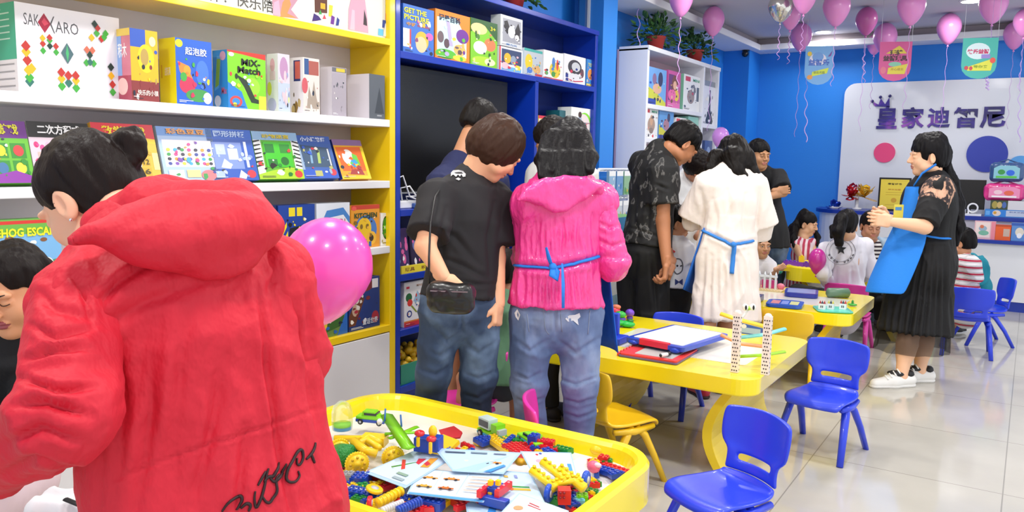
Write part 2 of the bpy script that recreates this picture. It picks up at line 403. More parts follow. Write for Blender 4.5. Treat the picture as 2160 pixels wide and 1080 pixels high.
def eyes_obj(hc, R, s, parent, origin, closed=0):
    L = lambda x, y, z: np.asarray(hc)+R@(np.array([x, y, z])*s)
    for sx in (-1, 1):
        b = MB(); e = rot((0, 0, 1), -sx*.25); RR = R@e
        if not closed:
            b.ell(L(sx*.0292, .0835, .0055), np.array([.0125, .0062, .0048])*s, mat('e8e4e0', .2), 12, RR)
            b.ell(L(sx*.0292, .0872, .0055), np.array([.0052, .0035, .0044])*s, mat('180f0c', .15), 10, RR)
        b.tube([L(sx*(.029+.0135*t), .0895-.0065*t*t, .0055+(.0062*(1-t*t) if not closed else -.003*(1-t*t))) for t in (-1, -.5, 0, .5, 1)], .0011*s, mat('2a1a16', .6), 5)
        b.build('eye', parent, origin)
        b = MB(); b.tube([L(sx*(.013+.033*t), .0925-.012*t*t, .0235+.007*math.sin(2.2*t)) for t in (0, .25, .5, .75, 1)], [.0012*s, .0026*s, .0028*s, .0022*s, .0008*s], mat('2a1c17', .8), 6, flat=.7); b.build('eyebrow', parent, origin)
def hair_geo(hc, R, s, style, locks=(), res=.0045, vol=1.0, front=.055, side=.03, nape=-.05, lk=.02):
    """cap of hair; front: hairline height over the face; side: how far forward the sides reach; nape: lower end at the back"""
    hc = np.asarray(hc, float); L = lambda x, y, z: hc+R@(np.array([x, y, z])*s); v = lambda *r: np.array(r)*s
    S = Sdf(res); t = .012*vol
    S.ell(L(0, -.014, .043), v(.074+t, .091+t, .079+t*1.1), R, .01)
    S.ell(L(0, -.04, -.005), v(.062+t*.8, .062+t, .075), R, .02*s)
    if style == 'bob':
        S.ell(L(0, -.02, .005), v(.088+t, .09+t, .1), R, .03*s)
    if style == 'long':
        S.ell(L(0, -.04, -.03), v(.083+t, .07+t, .12), R, .03*s)
    # clear the face
    S.ell(L(0, .118, front-.118), v(.069, .078, .122), R, .012*s, 's')
    if style not in ('bob', 'long'):
        S.box(L(0, side+.09, -.05+side*.2), v(.12, .09, .075), R, .02*s, .01*s, 's')
        for sx in (-1, 1): S.ell(L(sx*.085, .003, -.012), v(.028, .024, .04), R, .01*s, 's')
        S.box(L(0, 0, nape-.08), v(.2, .2, .08), R, .01*s, .015*s, 's')
    for a, b, ra, rb in locks: S.cone(a, b, ra, rb, lk*s)
    def dsp(V, N):
        q = (V-hc)@R*[90, 90, 16]; return N*(noise3(q)*.0032+noise3(q*.4)*.0048)[:, None]*s
    return S.mesh(dsp)
def chain(pts, rs): return [(pts[i], pts[i+1], rs[i], rs[i+1]) for i in range(len(pts)-1)]
def mid(a, b, t=.5): return np.asarray(a)*(1-t)+np.asarray(b)*t
class Person:
    def __init__(s, label, J, sc=1, skin='e8b496', hd=None, hands=None, barelegs=None, barearms=True, res=.007, eyes=None, bodyr=1.0, feet=True, lips='c07a6c', lat=None):
        s.J = {k: np.asarray(v, float) for k, v in J.items()}; J = s.J; s.sc = sc; s.br = bodyr
        s.lat = nrm(J['shR']-J['shL']) if lat is None else nrm(lat); s.up = nrm(J['nb']-J['pv']); s.fw = nrm(np.cross(s.up, s.lat)); s.lat = nrm(np.cross(s.fw, s.up))
        q = sc; b = bodyr; mu = Multi(); sk = SKIN(skin)
        S = Sdf(res); s.torso(S, 0)
        S.cone(J['nb'], mid(J['nb'], hd[0], .5) if hd else J['nb']+s.up*.05, .056*q, .05*q, .03)
        for sd in 'LR':
            if 'el'+sd in J: S.cone(J['sh'+sd], J['el'+sd], .05*q*b, .039*q*b, .03*q); S.cone(J['el'+sd], J['wr'+sd], .041*q*b, .026*q, .012)
            if 'kn'+sd in J:
                S.cone(J['hp'+sd], J['kn'+sd], .083*q*b, .054*q*b, .04*q); c = mid(J['kn'+sd], J['an'+sd], .3)
                S.cone(J['kn'+sd], J['an'+sd], .054*q*b, .034*q, .02*q); S.cone(c, mid(J['kn'+sd], J['an'+sd], .5), .053*q*b, .045*q*b, .03*q)
                if feet:
                    f = s.foot(sd); S.cone(J['an'+sd]-[0, 0, .03*q], J['an'+sd]+f*.15*q-[0, 0, .05*q], .036*q, .028*q, .02*q, UP, .8)
        mu.add(S.mesh(), sk)
        if hd: 
            s.hc = np.asarray(hd[0], float); s.R = hframe(*hd[1:4]); s.hs = hd[4] if len(hd) > 4 else 1.0
            head_geo(mu, s.hc, s.R, s.hs, sk, .0032 if s.hs > .8 else .003, lips=lips, neckto=mid(J['nb'], s.hc, .12))
        for hdn in (hands or []):
            hand(mu, J['wr'+hdn['w']], hdn['d'], hdn['b'], q*hdn.get('s', 1), hdn.get('curl', 25), hdn.get('side', 1), sk, point=hdn.get('point', False))
        g = J.get('anL', J['pv']); g2 = J.get('anR', J['pv']); s.o = np.array([(g[0]+g2[0])/2, (g[1]+g2[1])/2, 0 if 'anL' in J else J['pv'][2]])
        s.root = mu.build('person', None, s.o); place(s.root, s.o); tag(s.root, label, 'person')
        if eyes is not None: eyes_obj(s.hc, s.R, s.hs, s.root, s.o, eyes)
    def foot(s, sd):
        J = s.J
        if 'toe'+sd in J: return nrm((J['toe'+sd]-J['an'+sd])*[1, 1, 0])
        return nrm(s.fw*[1, 1, 0])*s.fsign if hasattr(s, 'fsign') else nrm(s.fw*[1, 1, 0])
    def torso(s, S, off, k=.05, top=1.0, wr=None):
        J = s.J; q = s.sc; b = s.br; n = s.fw; pv, nb = J['pv'], J['nb']; ch = mid(pv, nb, .66); wa = mid(pv, nb, .34)
        sw = np.linalg.norm(J['shR']-J['shL']) if wr is None else wr
        S.cone(pv, wa, .152*q*b+off, .122*q*b+off, k*q, n, .7); S.cone(wa, ch, .122*q*b+off, min(.15*q*b, sw*.5)+off, k*q, n, .68)
        sm = mid(J['shL'], J['shR']); S.cone(ch, mid(ch, nb, .6), min(.15*q*b, sw*.5)+off, .1*q*b+off, k*q, n, .62)
        S.cone(J['shL'], J['shR'], .054*q*b+off, .054*q*b+off, .05*q)
        S.cone(nb-s.up*.03*q, nb, .07*q+off, .058*q+off*.5, .04*q)
    def garment(s, name, m, top=None, hem=None, hemn=None, flare=0, off=.014, sleeve=None, slr=(0, 0), legs=None, lgr=(0, 0), f=(.004, 9), sel=None, res=None, extra=None, pelvis=True, neck=.03, label=None, aniso=(1, 1, .35), k=.03, cutlow=True, armoff=None, seed=0, armk=.025, lines=None):
        """top: torso cover down to hem (distance along the torso axis from the pelvis, negative is lower); sleeve: 0..2 along the arm; legs: 0..2 along the leg"""
        J = s.J; q = s.sc; b = s.br; S = Sdf(res or .0065); ao = off if armoff is None else armoff
        if top:
            s.torso(S, off*q if off > .03 else off)
            hp = J['pv']+s.up*hem
            if hem < .02: S.cone(J['pv']+s.up*.05*q, hp-s.up*.03, .155*q*b+off, .155*q*b+off+flare, .04, s.fw, .75)
            elif flare: S.cone(mid(J['pv'], J['nb'], .4), hp-s.up*.03, .125*q*b+off, .145*q*b+off+flare, .04, s.fw, .75)
            if sleeve:
                for sd in 'LR':
                    if 'el'+sd not in J: continue
                    sh, el, wr = J['sh'+sd], J['el'+sd], J['wr'+sd]
                    if sleeve <= 1: S.ccone(mid(sh, el, -.05), mid(sh, el, sleeve), .054*q*b+ao, .048*q*b+ao+slr[1], .025)
                    else:
                        S.cone(sh, el, .053*q*b+ao+slr[0], .043*q*b+ao+slr[0], armk); S.ccone(mid(el, wr, -.02), mid(el, wr, sleeve-1), .043*q*b+ao+slr[0], .032*q+ao+slr[1], .02); S.ell(el, np.full(3, .039*q*b+ao+slr[0]), k=.01)
            if cutlow: 
                # flat hem and neckline made by plain planes through the garment
                S.hemcut = (hp, -(s.up if hemn is None else nrm(hemn)))
        if legs:
            if pelvis: S.cone(J['pv'], J['pv']+s.up*.08*q, .155*q*b+off, .135*q*b+off, .04, s.fw, .72)
            for sd in 'LR':
                if 'kn'+sd not in J: continue
                hp, kn, an = J['hp'+sd], J['kn'+sd], J['an'+sd]
                if legs <= 1: S.ccone(hp, mid(hp, kn, legs), .088*q*b+off, .062*q*b+off+lgr[1], .03)
                else:
                    S.cone(hp, kn, .086*q*b+off, .06*q*b+off+lgr[0], .03); S.ccone(mid(kn, an, -.03), mid(kn, an, legs-1), .058*q*b+off+lgr[0], .042*q+off+lgr[1], .03); S.ell(kn, np.full(3, .058*q*b+off+lgr[0]), k=.02)
        if extra: extra(S)
        if top and cutlow:
            p, n = S.hemcut; rr = .3*q
            # limit the cut to the torso column so that sleeves reaching lower survive
            if sleeve and sleeve > 1 or hemn is not None: S.ell(p+n*.3*q, [.3*q]*3, k=.001, op='s') if False else S.box(p+n*.25, (.36*q, .24*q, .25), frame(s.fw, -n), .004, .004, 's')
            else: S.cut(p, n)
        bd = folds(f[0], f[1], aniso, seed) if f[0] else None; VF = S.mesh(creases(bd, lines) if lines else bd); mu = Multi(); mu.add(VF, m, sel)
        o = s.last = mu.build(name, s.root, s.o)
        if label: o['label'] = label
        return o
    def sleeves(s, m, r0, r1, t=1.86, f=(.006, 10), res=.005, lines=None, seed=0):
        for sd in 'LR':
            J = s.J; sh, el, wr = J['sh'+sd], J['el'+sd], J['wr'+sd]; S = Sdf(res)
            S.cone(sh, el, r0, r0*.93, .01); S.ell(el, np.full(3, r0*.97), k=.015); S.ccone(mid(el, wr, -.02), mid(el, wr, t-1), r0*.93, r1, .02)
            bd = folds(f[0], f[1], (1, 1, 1.8), seed+(sd == 'R')*5); mu = Multi(); mu.add(S.mesh(creases(bd, lines) if lines else bd), m); mu.build('sleeve', s.root, s.o)
    def hair(s, style='short', col='15100f', locks=(), label=None, **kw):
        mu = Multi(); mu.add(hair_geo(s.hc, s.R, s.hs, style, locks, **kw), HAIRM(col)); o = mu.build('hair', s.root, s.o)
        if label: o['label'] = label
        return o
    def H(s, x, y, z): return s.hc+s.R@(np.array([x, y, z])*s.hs)
    def shoes(s, m, sole=None, L=.25, label=None, sides='LR', hi=0):
        for sd in sides:
            if 'an'+sd not in s.J: continue
            q = s.sc; an = s.J['an'+sd]; f = s.foot(sd); S = Sdf(.005); base = an*[1, 1, 0]+[0, 0, an[2]-.085*q]
            h = base-f*.055*q; t = base+f*(L-.075)*q; sd_ = np.cross(f, UP)
            S.cone(h+[0, 0, .045*q], mid(h, t, .5)+[0, 0, .04*q], .04*q, .042*q, .03); S.cone(mid(h, t, .5)+[0, 0, .035*q], t+[0, 0, .03*q], .042*q, .03*q, .03)
            if hi: S.cone(h+f*.03+[0, 0, .04], h+f*.03+[0, 0, .07+hi], .042*q, .042*q, .02)
            S.cut(base+[0, 0, .012*q], (0, 0, -1)); mu = Multi(); mu.add(S.mesh(), m); o = mu.build('shoe', s.root, s.o)
            S = Sdf(.005); S.cone(h+[0, 0, .016*q], mid(h, t)+[0, 0, .016*q], .04*q, .043*q, .02, UP, .45); S.cone(mid(h, t)+[0, 0, .016*q], t+[0, 0, .016*q], .043*q, .034*q, .02, UP, .45); S.cut(base+[0, 0, .002], (0, 0, -1)); S.cut(base+[0, 0, .026*q], (0, 0, 1))
            mu = Multi(); mu.add(S.mesh(), sole or m); mu.build('sole', o, s.o)
            if label: o['label'] = label
# ---------------------------------------------------------------- room shell
def struct(o): o['kind'] = 'structure'; return o
XW = -3.32
def floor_mat():
    m = bpy.data.materials.new('polished_tile'); m.use_nodes = True; nt = m.node_tree; b = nt.nodes['Principled BSDF']
    tc = nt.nodes.new('ShaderNodeTexCoord'); br = nt.nodes.new('ShaderNodeTexBrick'); br.offset = 0; br.inputs['Scale'].default_value = 1
    br.inputs['Brick Width'].default_value = .8; br.inputs['Row Height'].default_value = .8; br.inputs['Mortar Size'].default_value = .0028; br.inputs['Mortar Smooth'].default_value = .1
    br.inputs['Color1'].default_value = lin('cfcac0'); br.inputs['Color2'].default_value = lin('c9c5bb'); br.inputs['Mortar'].default_value = lin('a09c94')
    n = nt.nodes.new('ShaderNodeTexNoise'); n.inputs['Scale'].default_value = 3.5; n.inputs['Detail'].default_value = 6
    mx = nt.nodes.new('ShaderNodeMixRGB'); mx.blend_type = 'MULTIPLY'; mx.inputs[0].default_value = .22
    nt.links.new(tc.outputs['Object'], br.inputs[0]); nt.links.new(tc.outputs['Object'], n.inputs['Vector']); nt.links.new(br.outputs[0], mx.inputs[1]); nt.links.new(n.outputs['Fac'], mx.inputs[2]); nt.links.new(mx.outputs[0], b.inputs['Base Color'])
    b.inputs['Roughness'].default_value = .09; b.inputs['Specular IOR Level'].default_value = .75; return m
def solid(name, lo, hi, m, bevel=0, parent=None): return MB().b2(lo, hi, m).build(name, parent, None, bevel)
YB = 10.3; XR = 2.6; YF = -2.4
M_BLUE = mat('1f80dc', .55, bump=(60, .08)); M_BLUE2 = mat('1a63c4', .55)
struct(MB().add([(XW-.1, YF, 0), (XR, YF, 0), (XR, YB+.1, 0), (XW-.1, YB+.1, 0)], [(0, 1, 2, 3)], floor_mat()).build('floor'))
struct(solid('wall_left', (XW-.1, YF, 0), (XW, YB+.1, 3.05), M_BLUE))
struct(solid('wall_back', (XW, YB, 0), (XR, YB+.1, 3.05), M_BLUE))
struct(solid('ceiling', (XW-.1, YF, CEIL), (XR, YB+.1, 3.05), mat('c3c1cc', .8)))
# stepped cornice round the ceiling tray, and the boxed soffit over the shelves
c = MB(); cm = mat('ececf0', .6)
c.b2((XW, 5.9, 2.80), (-2.9, YB, 2.87), cm).b2((XW, 5.9, 2.87), (-2.97, YB, CEIL), mat('a89fa2', .7)).b2((-2.9, 9.95, 2.80), (XR, YB, 2.87), cm).b2((-2.97, 10.06, 2.87), (XR, YB, CEIL), mat('a89fa2', .7))
struct(c.build('trim_1', bevel=.008))
struct(solid('trim_2', (XW, 6.02, 0), (-3.05, 6.28, 2.8), mat('2b83dc', .5)))     # wall pier between the blue unit and the white rack
struct(solid('trim_3', (XW, 9.85, 0), (-3.0, YB, 2.8), M_BLUE))                     # corner pier
struct(solid('baseboard_back', (XW, YB-.015, 0), (XR, YB, .1), mat('9aa0a8', .5)))
w = MB(); w.b2((-3.2, 5.86, 2.2), (-3.19, 6.0, 2.8), mat('16457f', .05)); w.b2((-3.2, 6.0, 2.2), (-3.17, 6.018, 2.8), mat('e6e8ec', .4)); struct(w.build('window_1'))
# white rounded sign wall with coloured discs and the shop name
sg = thing('sign_board', (-.6, YB, 0), 'large white rounded sign board with purple shop name on blue back wall', 'sign')
p = MB(); T = (np.array([[1, 0, 0], [0, 0, -1], [0, 1, 0]]).T@np.eye(3), (0, 0, 0))
TX = (np.array([[1., 0, 0], [0, 0, -1], [0, 1, 0]]), np.array([-.0, YB, 0]))   # local (x,y,z)->(x,-z,y)
p.prism(rrect(-1.96, .02, 2.5, 2.395, .13), .002, .045, mat('dfe3ea', .35, coat=.3), T=TX); p.build('panel', sg, (-.6, YB, 0))
for nm, px, py, rr, c_ in (('disc', 1866, 322, .115, 'e8447e'), ('disc', 2082, 325, .198, '2c3fae'), ('disc', 2152, 352, .12, '5aa9ea')):
    q = W(px, py, Y=YB-.045); d = MB(); poly = [(q[0]+rr*math.cos(a), q[2]+rr*math.sin(a)) for a in np.linspace(0, 2*math.pi, 40, endpoint=False)]
    d.prism(poly, .0455, .06, mat(c_, .4), T=TX); o = d.build(nm, sg, (-.6, YB, 0)); o['label'] = {'e8447e': 'pink round disc', '2c3fae': 'dark blue round disc', '5aa9ea': 'light blue round disc'}[c_]
galaxy = pat('galaxy_purple', None, [(.4, '1c1560'), (.55, '3a2a90'), (.68, '9a50b8')], 5.5, .35, detail=2)
NAME = '皇家迪智尼'
for i, (ch, x0, x1, y0, y1) in enumerate(((NAME[0], 1850, 1893, 224, 272), (NAME[1], 1902, 1950, 226, 271), (NAME[2], 1957, 2005, 226, 270), (NAME[3], 2011, 2062, 226, 270), (NAME[4], 2068, 2122, 225, 270))):
    a = W(x0, (y0+y1)/2, Y=YB-.045); b_ = W(x1, (y0+y1)/2, Y=YB-.045); zt = W((x0+x1)/2, y0, Y=YB-.045)[2]; zb = W((x0+x1)/2, y1, Y=YB-.045)[2]
    TV, TF = text_geo(ch, .03); V = TV.copy(); V[:, 0] *= (b_[0]-a[0])/np.ptp(TV[:, 0]); V[:, 1] *= (zt-zb)/np.ptp(TV[:, 1])
    V = np.stack([V[:, 0]+(a[0]+b_[0])/2, V[:, 2]*0+YB-.056, V[:, 1]+(zt+zb)/2], 1)
    l = MB(); l.add(V, TF, galaxy)
    if i == 0:   # little crown over the first character
        cx = (a[0]+b_[0])/2-.03; z = zt
        l.add([(cx-.11, YB-.056, z+.0), (cx-.13, YB-.056, z+.05), (cx-.07, YB-.056, z+.02), (cx-.05, YB-.056, z+.09), (cx-.0, YB-.056, z+.02), (cx+.04, YB-.056, z+.10), (cx+.05, YB-.056, z-.01)], [(0, 1, 2, 3, 4, 5, 6)], galaxy)
        for dx, dz in ((-.14, .06), (-.055, .105), (.045, .115)): l.ell((cx+dx, YB-.058, z+dz), (.013, .005, .013), mat('221a66', .4), 10)
    o = mesh_obj('lettering', l.V, l.F, l.mats, l.M, sg, False, (-.6, YB, 0)); sm = o.modifiers.new('s', 'SOLIDIFY'); sm.thickness = .01; sm.offset = 0
sg2 = sg
# downlights
for i, (x, y) in enumerate(SPOTS):
    lab = ['round recessed downlight lit in the ceiling near the back cornice' if (x, y) == (-2.143, 9.787) else 'round recessed ceiling downlight out over the tables'][0]
    t = thing('ceiling_light', (x, y, CEIL), lab, 'light', 'recessed ceiling downlights')
    f = MB(); f.lathe([(.085, -.012), (.1, -.006), (.102, 0), (.07, 0), (.07, -.01)], mat('f4f4f4', .4), 28, cap=False); f.build('trim_ring', t)
    e = MB(); e.lathe([(.0, -.016), (.084, -.013)], mat('ffffff', .4, emit=14), 28, cap=False); e.build('diffuser', t)
    a = area('downlight', (x, y, CEIL-.03), .3, 30 if y < 9 else 14, (0, 0, 0), (1, .97, .93)); a.parent = t; a.location = (0, 0, -.03)
# ---------------------------------------------------------------- shelving
YEL = mat('f5cf16', .3, coat=.25); WHT = mat('e9e9ee', .35); BLU = mat('0c34a6', .28, coat=.2); GRY = mat('b9b4b8', .6)
YE = 3.41   # end of the yellow unit, start of the blue one
def unit(name, loc, label, cat='shelf'): return thing(name, loc, label, cat)
u = unit('shelving_unit', (-3.16, 1.5, 0), 'long yellow display shelving unit with white shelves along left wall')
o = (-3.16, 1.5, 0)
def part(nm, lo, hi, m, par, org, bevel=.003, label=None):
    q = MB().b2(lo, hi, m).build(nm, par, org, bevel)
    if label: q['label'] = label
    return q
part('side_panel', (-3.3, YE-.045, 0), (-3.0, YE, CEIL-.12), YEL, u, o)
part('side_panel', (-3.3, -.6, 0), (-3.0, -.555, CEIL-.12), YEL, u, o)
part('back_panel', (-3.318, -.6, 0), (-3.3, YE, CEIL-.12), mat('d5ccd0', .6), u, o, label='pale grey back panel')
for z in (.44, .89, 1.255, 1.59): part('shelf', (-3.3, -.555, z), (-3.0, YE-.045, z+.04), YEL if z == .44 else WHT, u, o, label='yellow bottom ledge' if z == .44 else 'white shelf')
part('header_rail', (-3.3, -.555, 2.03), (-2.995, YE-.045, 2.065), YEL, u, o)
for k in range(3):
    y0 = -.555+k*(YE-.045+.555)/3; d = part('cabinet_door', (-3.02, y0+.003, .05), (-3.0, y0+(YE-.045+.555)/3-.003, .435), mat('e6e6ea', .25, coat=.3), u, o, label='white gloss cupboard door')
    part('cabinet_body', (-3.3, y0, .0), (-3.03, y0+.9, .43), WHT, u, o) if k == 2 else None
# lit picture panel above the top rail
def FX(x, y): q = W(x, y, X=-3.0299); return (q[1]+.55)/3.91, (q[2]-2.067)/.733
def fp(*P): return [FX(x, y) for x, y in P]
pm = MB(); pm.b2((-3.05, -.55, 2.067), (-3.03, YE-.047, 2.8), mat('dcdcd2', .4)); tx = FX(495, 8)
pit = [('t', '耐心陪伴！快乐陪伴！', FX(488, 6)[0], .06, .085, .17, '4b4a48')]
for P, c_ in ((((576, 33), (574, 0), (600, -30), (628, 0), (614, 20), (630, 40)), 'b98a9c'), (((590, 36), (596, 5), (608, -10), (614, 10), (606, 28), (626, 38)), 'd08a52'), (((575, 31), (578, 5), (588, 0), (592, 34)), 'c9a0b8'),
    (((664, 26), (663, -15), (690, -15), (690, 28)), '5a3020'), (((676, 18), (676, 6), (686, 8), (686, 20)), 'd9a520'), (((658, 45), (662, 28), (672, 34), (678, 42), (668, 44)), '3a2270'), (((680, 40), (684, 30), (688, 40)), 'e0485a'), (((693, 34), (694, 10), (702, 12), (700, 36)), 'e8cc3a'), (((697, 50), (699, 32), (706, 36), (704, 52)), '6a2a90'), (((708, 54), (711, 36), (716, 42), (714, 54)), '2a3a8a'), (((672, 30), (675, 20), (679, 30)), '3aa04a'),
    (((734, 62), (735, 20), (742, -10), (768, -12), (775, 40), (777, 70)), 'cfa0b4'), (((766, 52), (768, 20), (773, 40), (774, 55)), '3a2a30'), (((738, 62), (742, 20), (748, 22), (748, 64)), 'dcb8c8'),
    (((813, 10), (814, 28), (823, 30), (823, 12)), '8cc63f'), (((813, 28), (813, 42), (823, 44), (823, 30)), 'e03a3a'), (((806, 58), (807, 42), (818, 44), (818, 60)), '2f4a9e'), (((808, 76), (812, 50), (820, 46), (823, 60), (822, 78)), 'eceef4'), (((797, 74), (798, 60), (808, 62), (808, 76)), '5db4e0'), (((818, 62), (818, 50), (824, 52), (824, 64)), 'd03a50')): pit.append(('p', fp(*P), c_))
pm.art((-3.0299, -.55, 2.067), (0, 3.91, 0), (0, 0, .733), pit)
po = pm.build('picture_panel', u, o); po['label'] = 'printed panel with pink-dressed figures'
# blue unit
b = unit('shelving_unit', (-3.16, 4.6, 0), 'deep blue display shelving unit holding the television recess'); o = (-3.16, 4.6, 0); YB0, YB1, YM = YE+.003, 5.84, 4.9
part('side_panel', (-3.3, YB0, 0), (-3.0, YB0+.04, 2.45), BLU, b, o); part('side_panel', (-3.3, YB1-.04, 0), (-3.0, YB1, 2.45), BLU, b, o)
part('divider', (-3.3, YM, .1), (-3.0, YM+.04, 1.985), BLU, b, o); part('back_panel', (-3.318, YB0, 0), (-3.3, YB1, 2.45), mat('0a2673', .4), b, o)
part('top_panel', (-3.3, YB0, 2.42), (-2.99, YB1, 2.455), BLU, b, o)
part('shelf', (-3.3, YB0+.04, 1.975), (-3.0, YB1-.04, 2.015), BLU, b, o)
for z in (.05, .39, .715, 1.09): part('shelf', (-3.3, YB0+.04, z), (-3.0, YM, z+.04), BLU, b, o)
for z in (.05, .39, .78, 1.15, 1.5): part('shelf', (-3.3, YM+.04, z), (-3.0, YB1-.04, z+.04), BLU, b, o)
part('plinth', (-3.3, YB0, 0), (-3.03, YB1, .05), BLU, b, o)
# television
t = thing('television', (-3.1, 4.07, 1.131), 'black flat television standing in the blue shelf recess', 'television'); o = (-3.1, 4.07, 1.131)
MB().b2((-3.16, 3.46, 1.215), (-3.12, 4.72, 1.96), mat('08080a', .3)).build('bezel', t, o, .004)
MB().b2((-3.121, 3.472, 1.235), (-3.117, 4.708, 1.95), mat('050507', .22)).build('screen', t, o)
MB().b2((-3.13, 3.46, 1.212), (-3.112, 4.72, 1.222), mat('b8bcc2', .3, metal=.8)).build('trim_strip', t, o)
MB().b2((-3.22, 3.95, 1.131), (-3.06, 4.2, 1.14), mat('111114', .3)).b2((-3.15, 4.05, 1.14), (-3.13, 4.1, 1.22), mat('111114', .3)).build('stand', t, o)
# white rack at the back
w = unit('shelving_unit', (-3.03, 7.55, 0), 'tall white rack with open cubes beneath two potted plants'); o = (-3.03, 7.55, 0)
for y0 in (6.6, 8.02, 8.47): part('side_panel' if y0 != 8.02 else 'divider', (-3.18, y0, 0), (-2.9, y0+.04, 2.42), mat('e3e6f0', .4), w, o)
part('back_panel', (-3.2, 6.6, 0), (-3.18, 8.51, 2.42), mat('c8a8b4', .5), w, o)
part('top_panel', (-3.18, 6.6, 2.40), (-2.89, 8.51, 2.44), mat('e3e6f0', .4), w, o)
for z in (.05, .45, .85, 1.25, 1.60, 1.90): part('shelf', (-3.18, 6.64, z), (-2.9, 8.02, z+.04), mat('e3e6f0', .4), w, o)
for z in (.05, .6, 1.2, 1.79): part('shelf', (-3.18, 8.06, z), (-2.9, 8.47, z+.035), mat('e3e6f0', .4), w, o)
# ---------------------------------------------------------------- toy boxes
def rart(seed, pal, n=7, x0=.08, y0=.1, x1=.92, y1=.8):
    r = random.Random(seed); out = []
    for i in range(n):
        x, y = r.uniform(x0, x1), r.uniform(y0, y1); s = r.uniform(.05, .13); c = r.choice(pal)
        if i % 3 == 2: out.append(('p', [(x+s*1.2*math.cos(a)*r.uniform(.6, 1.2), y+s*math.sin(a)*r.uniform(.6, 1.2)) for a in np.linspace(0, 6.28, 7, endpoint=False)], c))
        else: out.append(('d', x, y, s*r.uniform(.7, 1.2), s*r.uniform(.6, 1.1), c))
    return out
def toybox(label, lo, hi, col, front=(), side=(), lean=0, top=None, group=None, sidecol=None, name='toy_box'):
    """box standing on a shelf, front face +x, left face -y; lean tilts its top back"""
    lo = np.array(lo, float); hi = np.array(hi, float); c = np.array([hi[0], (lo[1]+hi[1])/2, lo[2]]); l = lo-c; h = hi-c; m = MB(); m.b2(l, h, BOXM(col))
    if sidecol: m.art(l, (h[0]-l[0], 0, 0), (0, 0, h[2]-l[2]), [('r', 0, 0, 1, 1, sidecol)], n=np.array([0, -1., 0]))
    if side: m.art(l+[0, -.0004, 0], (h[0]-l[0], 0, 0), (0, 0, h[2]-l[2]), side, n=np.array([0, -1., 0]))
    if front: m.art((h[0], l[1], l[2]), (0, h[1]-l[1], 0), (0, 0, h[2]-l[2]), front)
    if top: m.art((l[0], l[1], h[2]), (h[0]-l[0], 0, 0), (0, h[1]-l[1], 0), [('r', 0, 0, 1, 1, top)])
    o = m.build(name); o.location = tuple(c+[0, 0, -l[0]*math.sin(math.radians(lean))]); o.rotation_euler = (0, -math.radians(lean), 0)
    return tag(o, label, 'box', group)
def spice(items, seed, n=16):
    """small printed details in the colours already on the face"""
    r = random.Random(seed); cols = [i[-1] for i in items if i[0] != 't' and isinstance(i[-1], str)]+['f4f0e8', '2a3040']; out = []
    if len(items) < 3: return list(items)
    for i in range(n):
        x, y, q = r.uniform(.08, .92), r.uniform(.06, .72), r.uniform(.012, .045); c = r.choice(cols)
        out.append(('d', x, y, q*r.uniform(.6, 1.6), q*r.uniform(.5, 1.3), c) if i % 2 else ('p', [(x+q*1.6*math.cos(a)*r.uniform(.5, 1.4), y+q*1.3*math.sin(a)*r.uniform(.5, 1.4)) for a in np.linspace(0, 5.3, 6)], c))
    out += [('r', .06+.0*i, .035+.022*i, .06+r.uniform(.15, .4), .043+.022*i, r.choice(['f4f4f4', '303440'])) for i in range(2)]
    return [i for i in items if i[0] != 't']+out+[i for i in items if i[0] == 't']
def sb(label, x1, x2, ytop, zs, col, front=(), side=(), x0=None, dep=.08, X=-3.03, lean=0, h=None, busy=16, **k):
    if busy: front = spice(front, int(x1), busy)
    """size a shelf box from the photo: x1..x2 edges of its front, ytop its top left corner, x0 the far edge of its left side"""
    a = W(x1, ytop, X=X); z = h if h else a[2]-zs
    ya = W(x1, ytop, X=X)[1]; yb = W(x2, ytop, X=X)[1]
    if x0 is not None: r = ray(x0, ytop); dep = min(.24, max(.03, X-r[0]/r[1]*ya))
    if lean: z /= math.cos(math.radians(lean)); k.setdefault('name', 'toy_box')
    return toybox(label, (X-dep, ya+.002, zs+.001), (X, yb-.002, zs+z), col, front, side, lean, **k)
Z1, Z2, Z3, Z4 = 1.63, 1.295, .93, .48
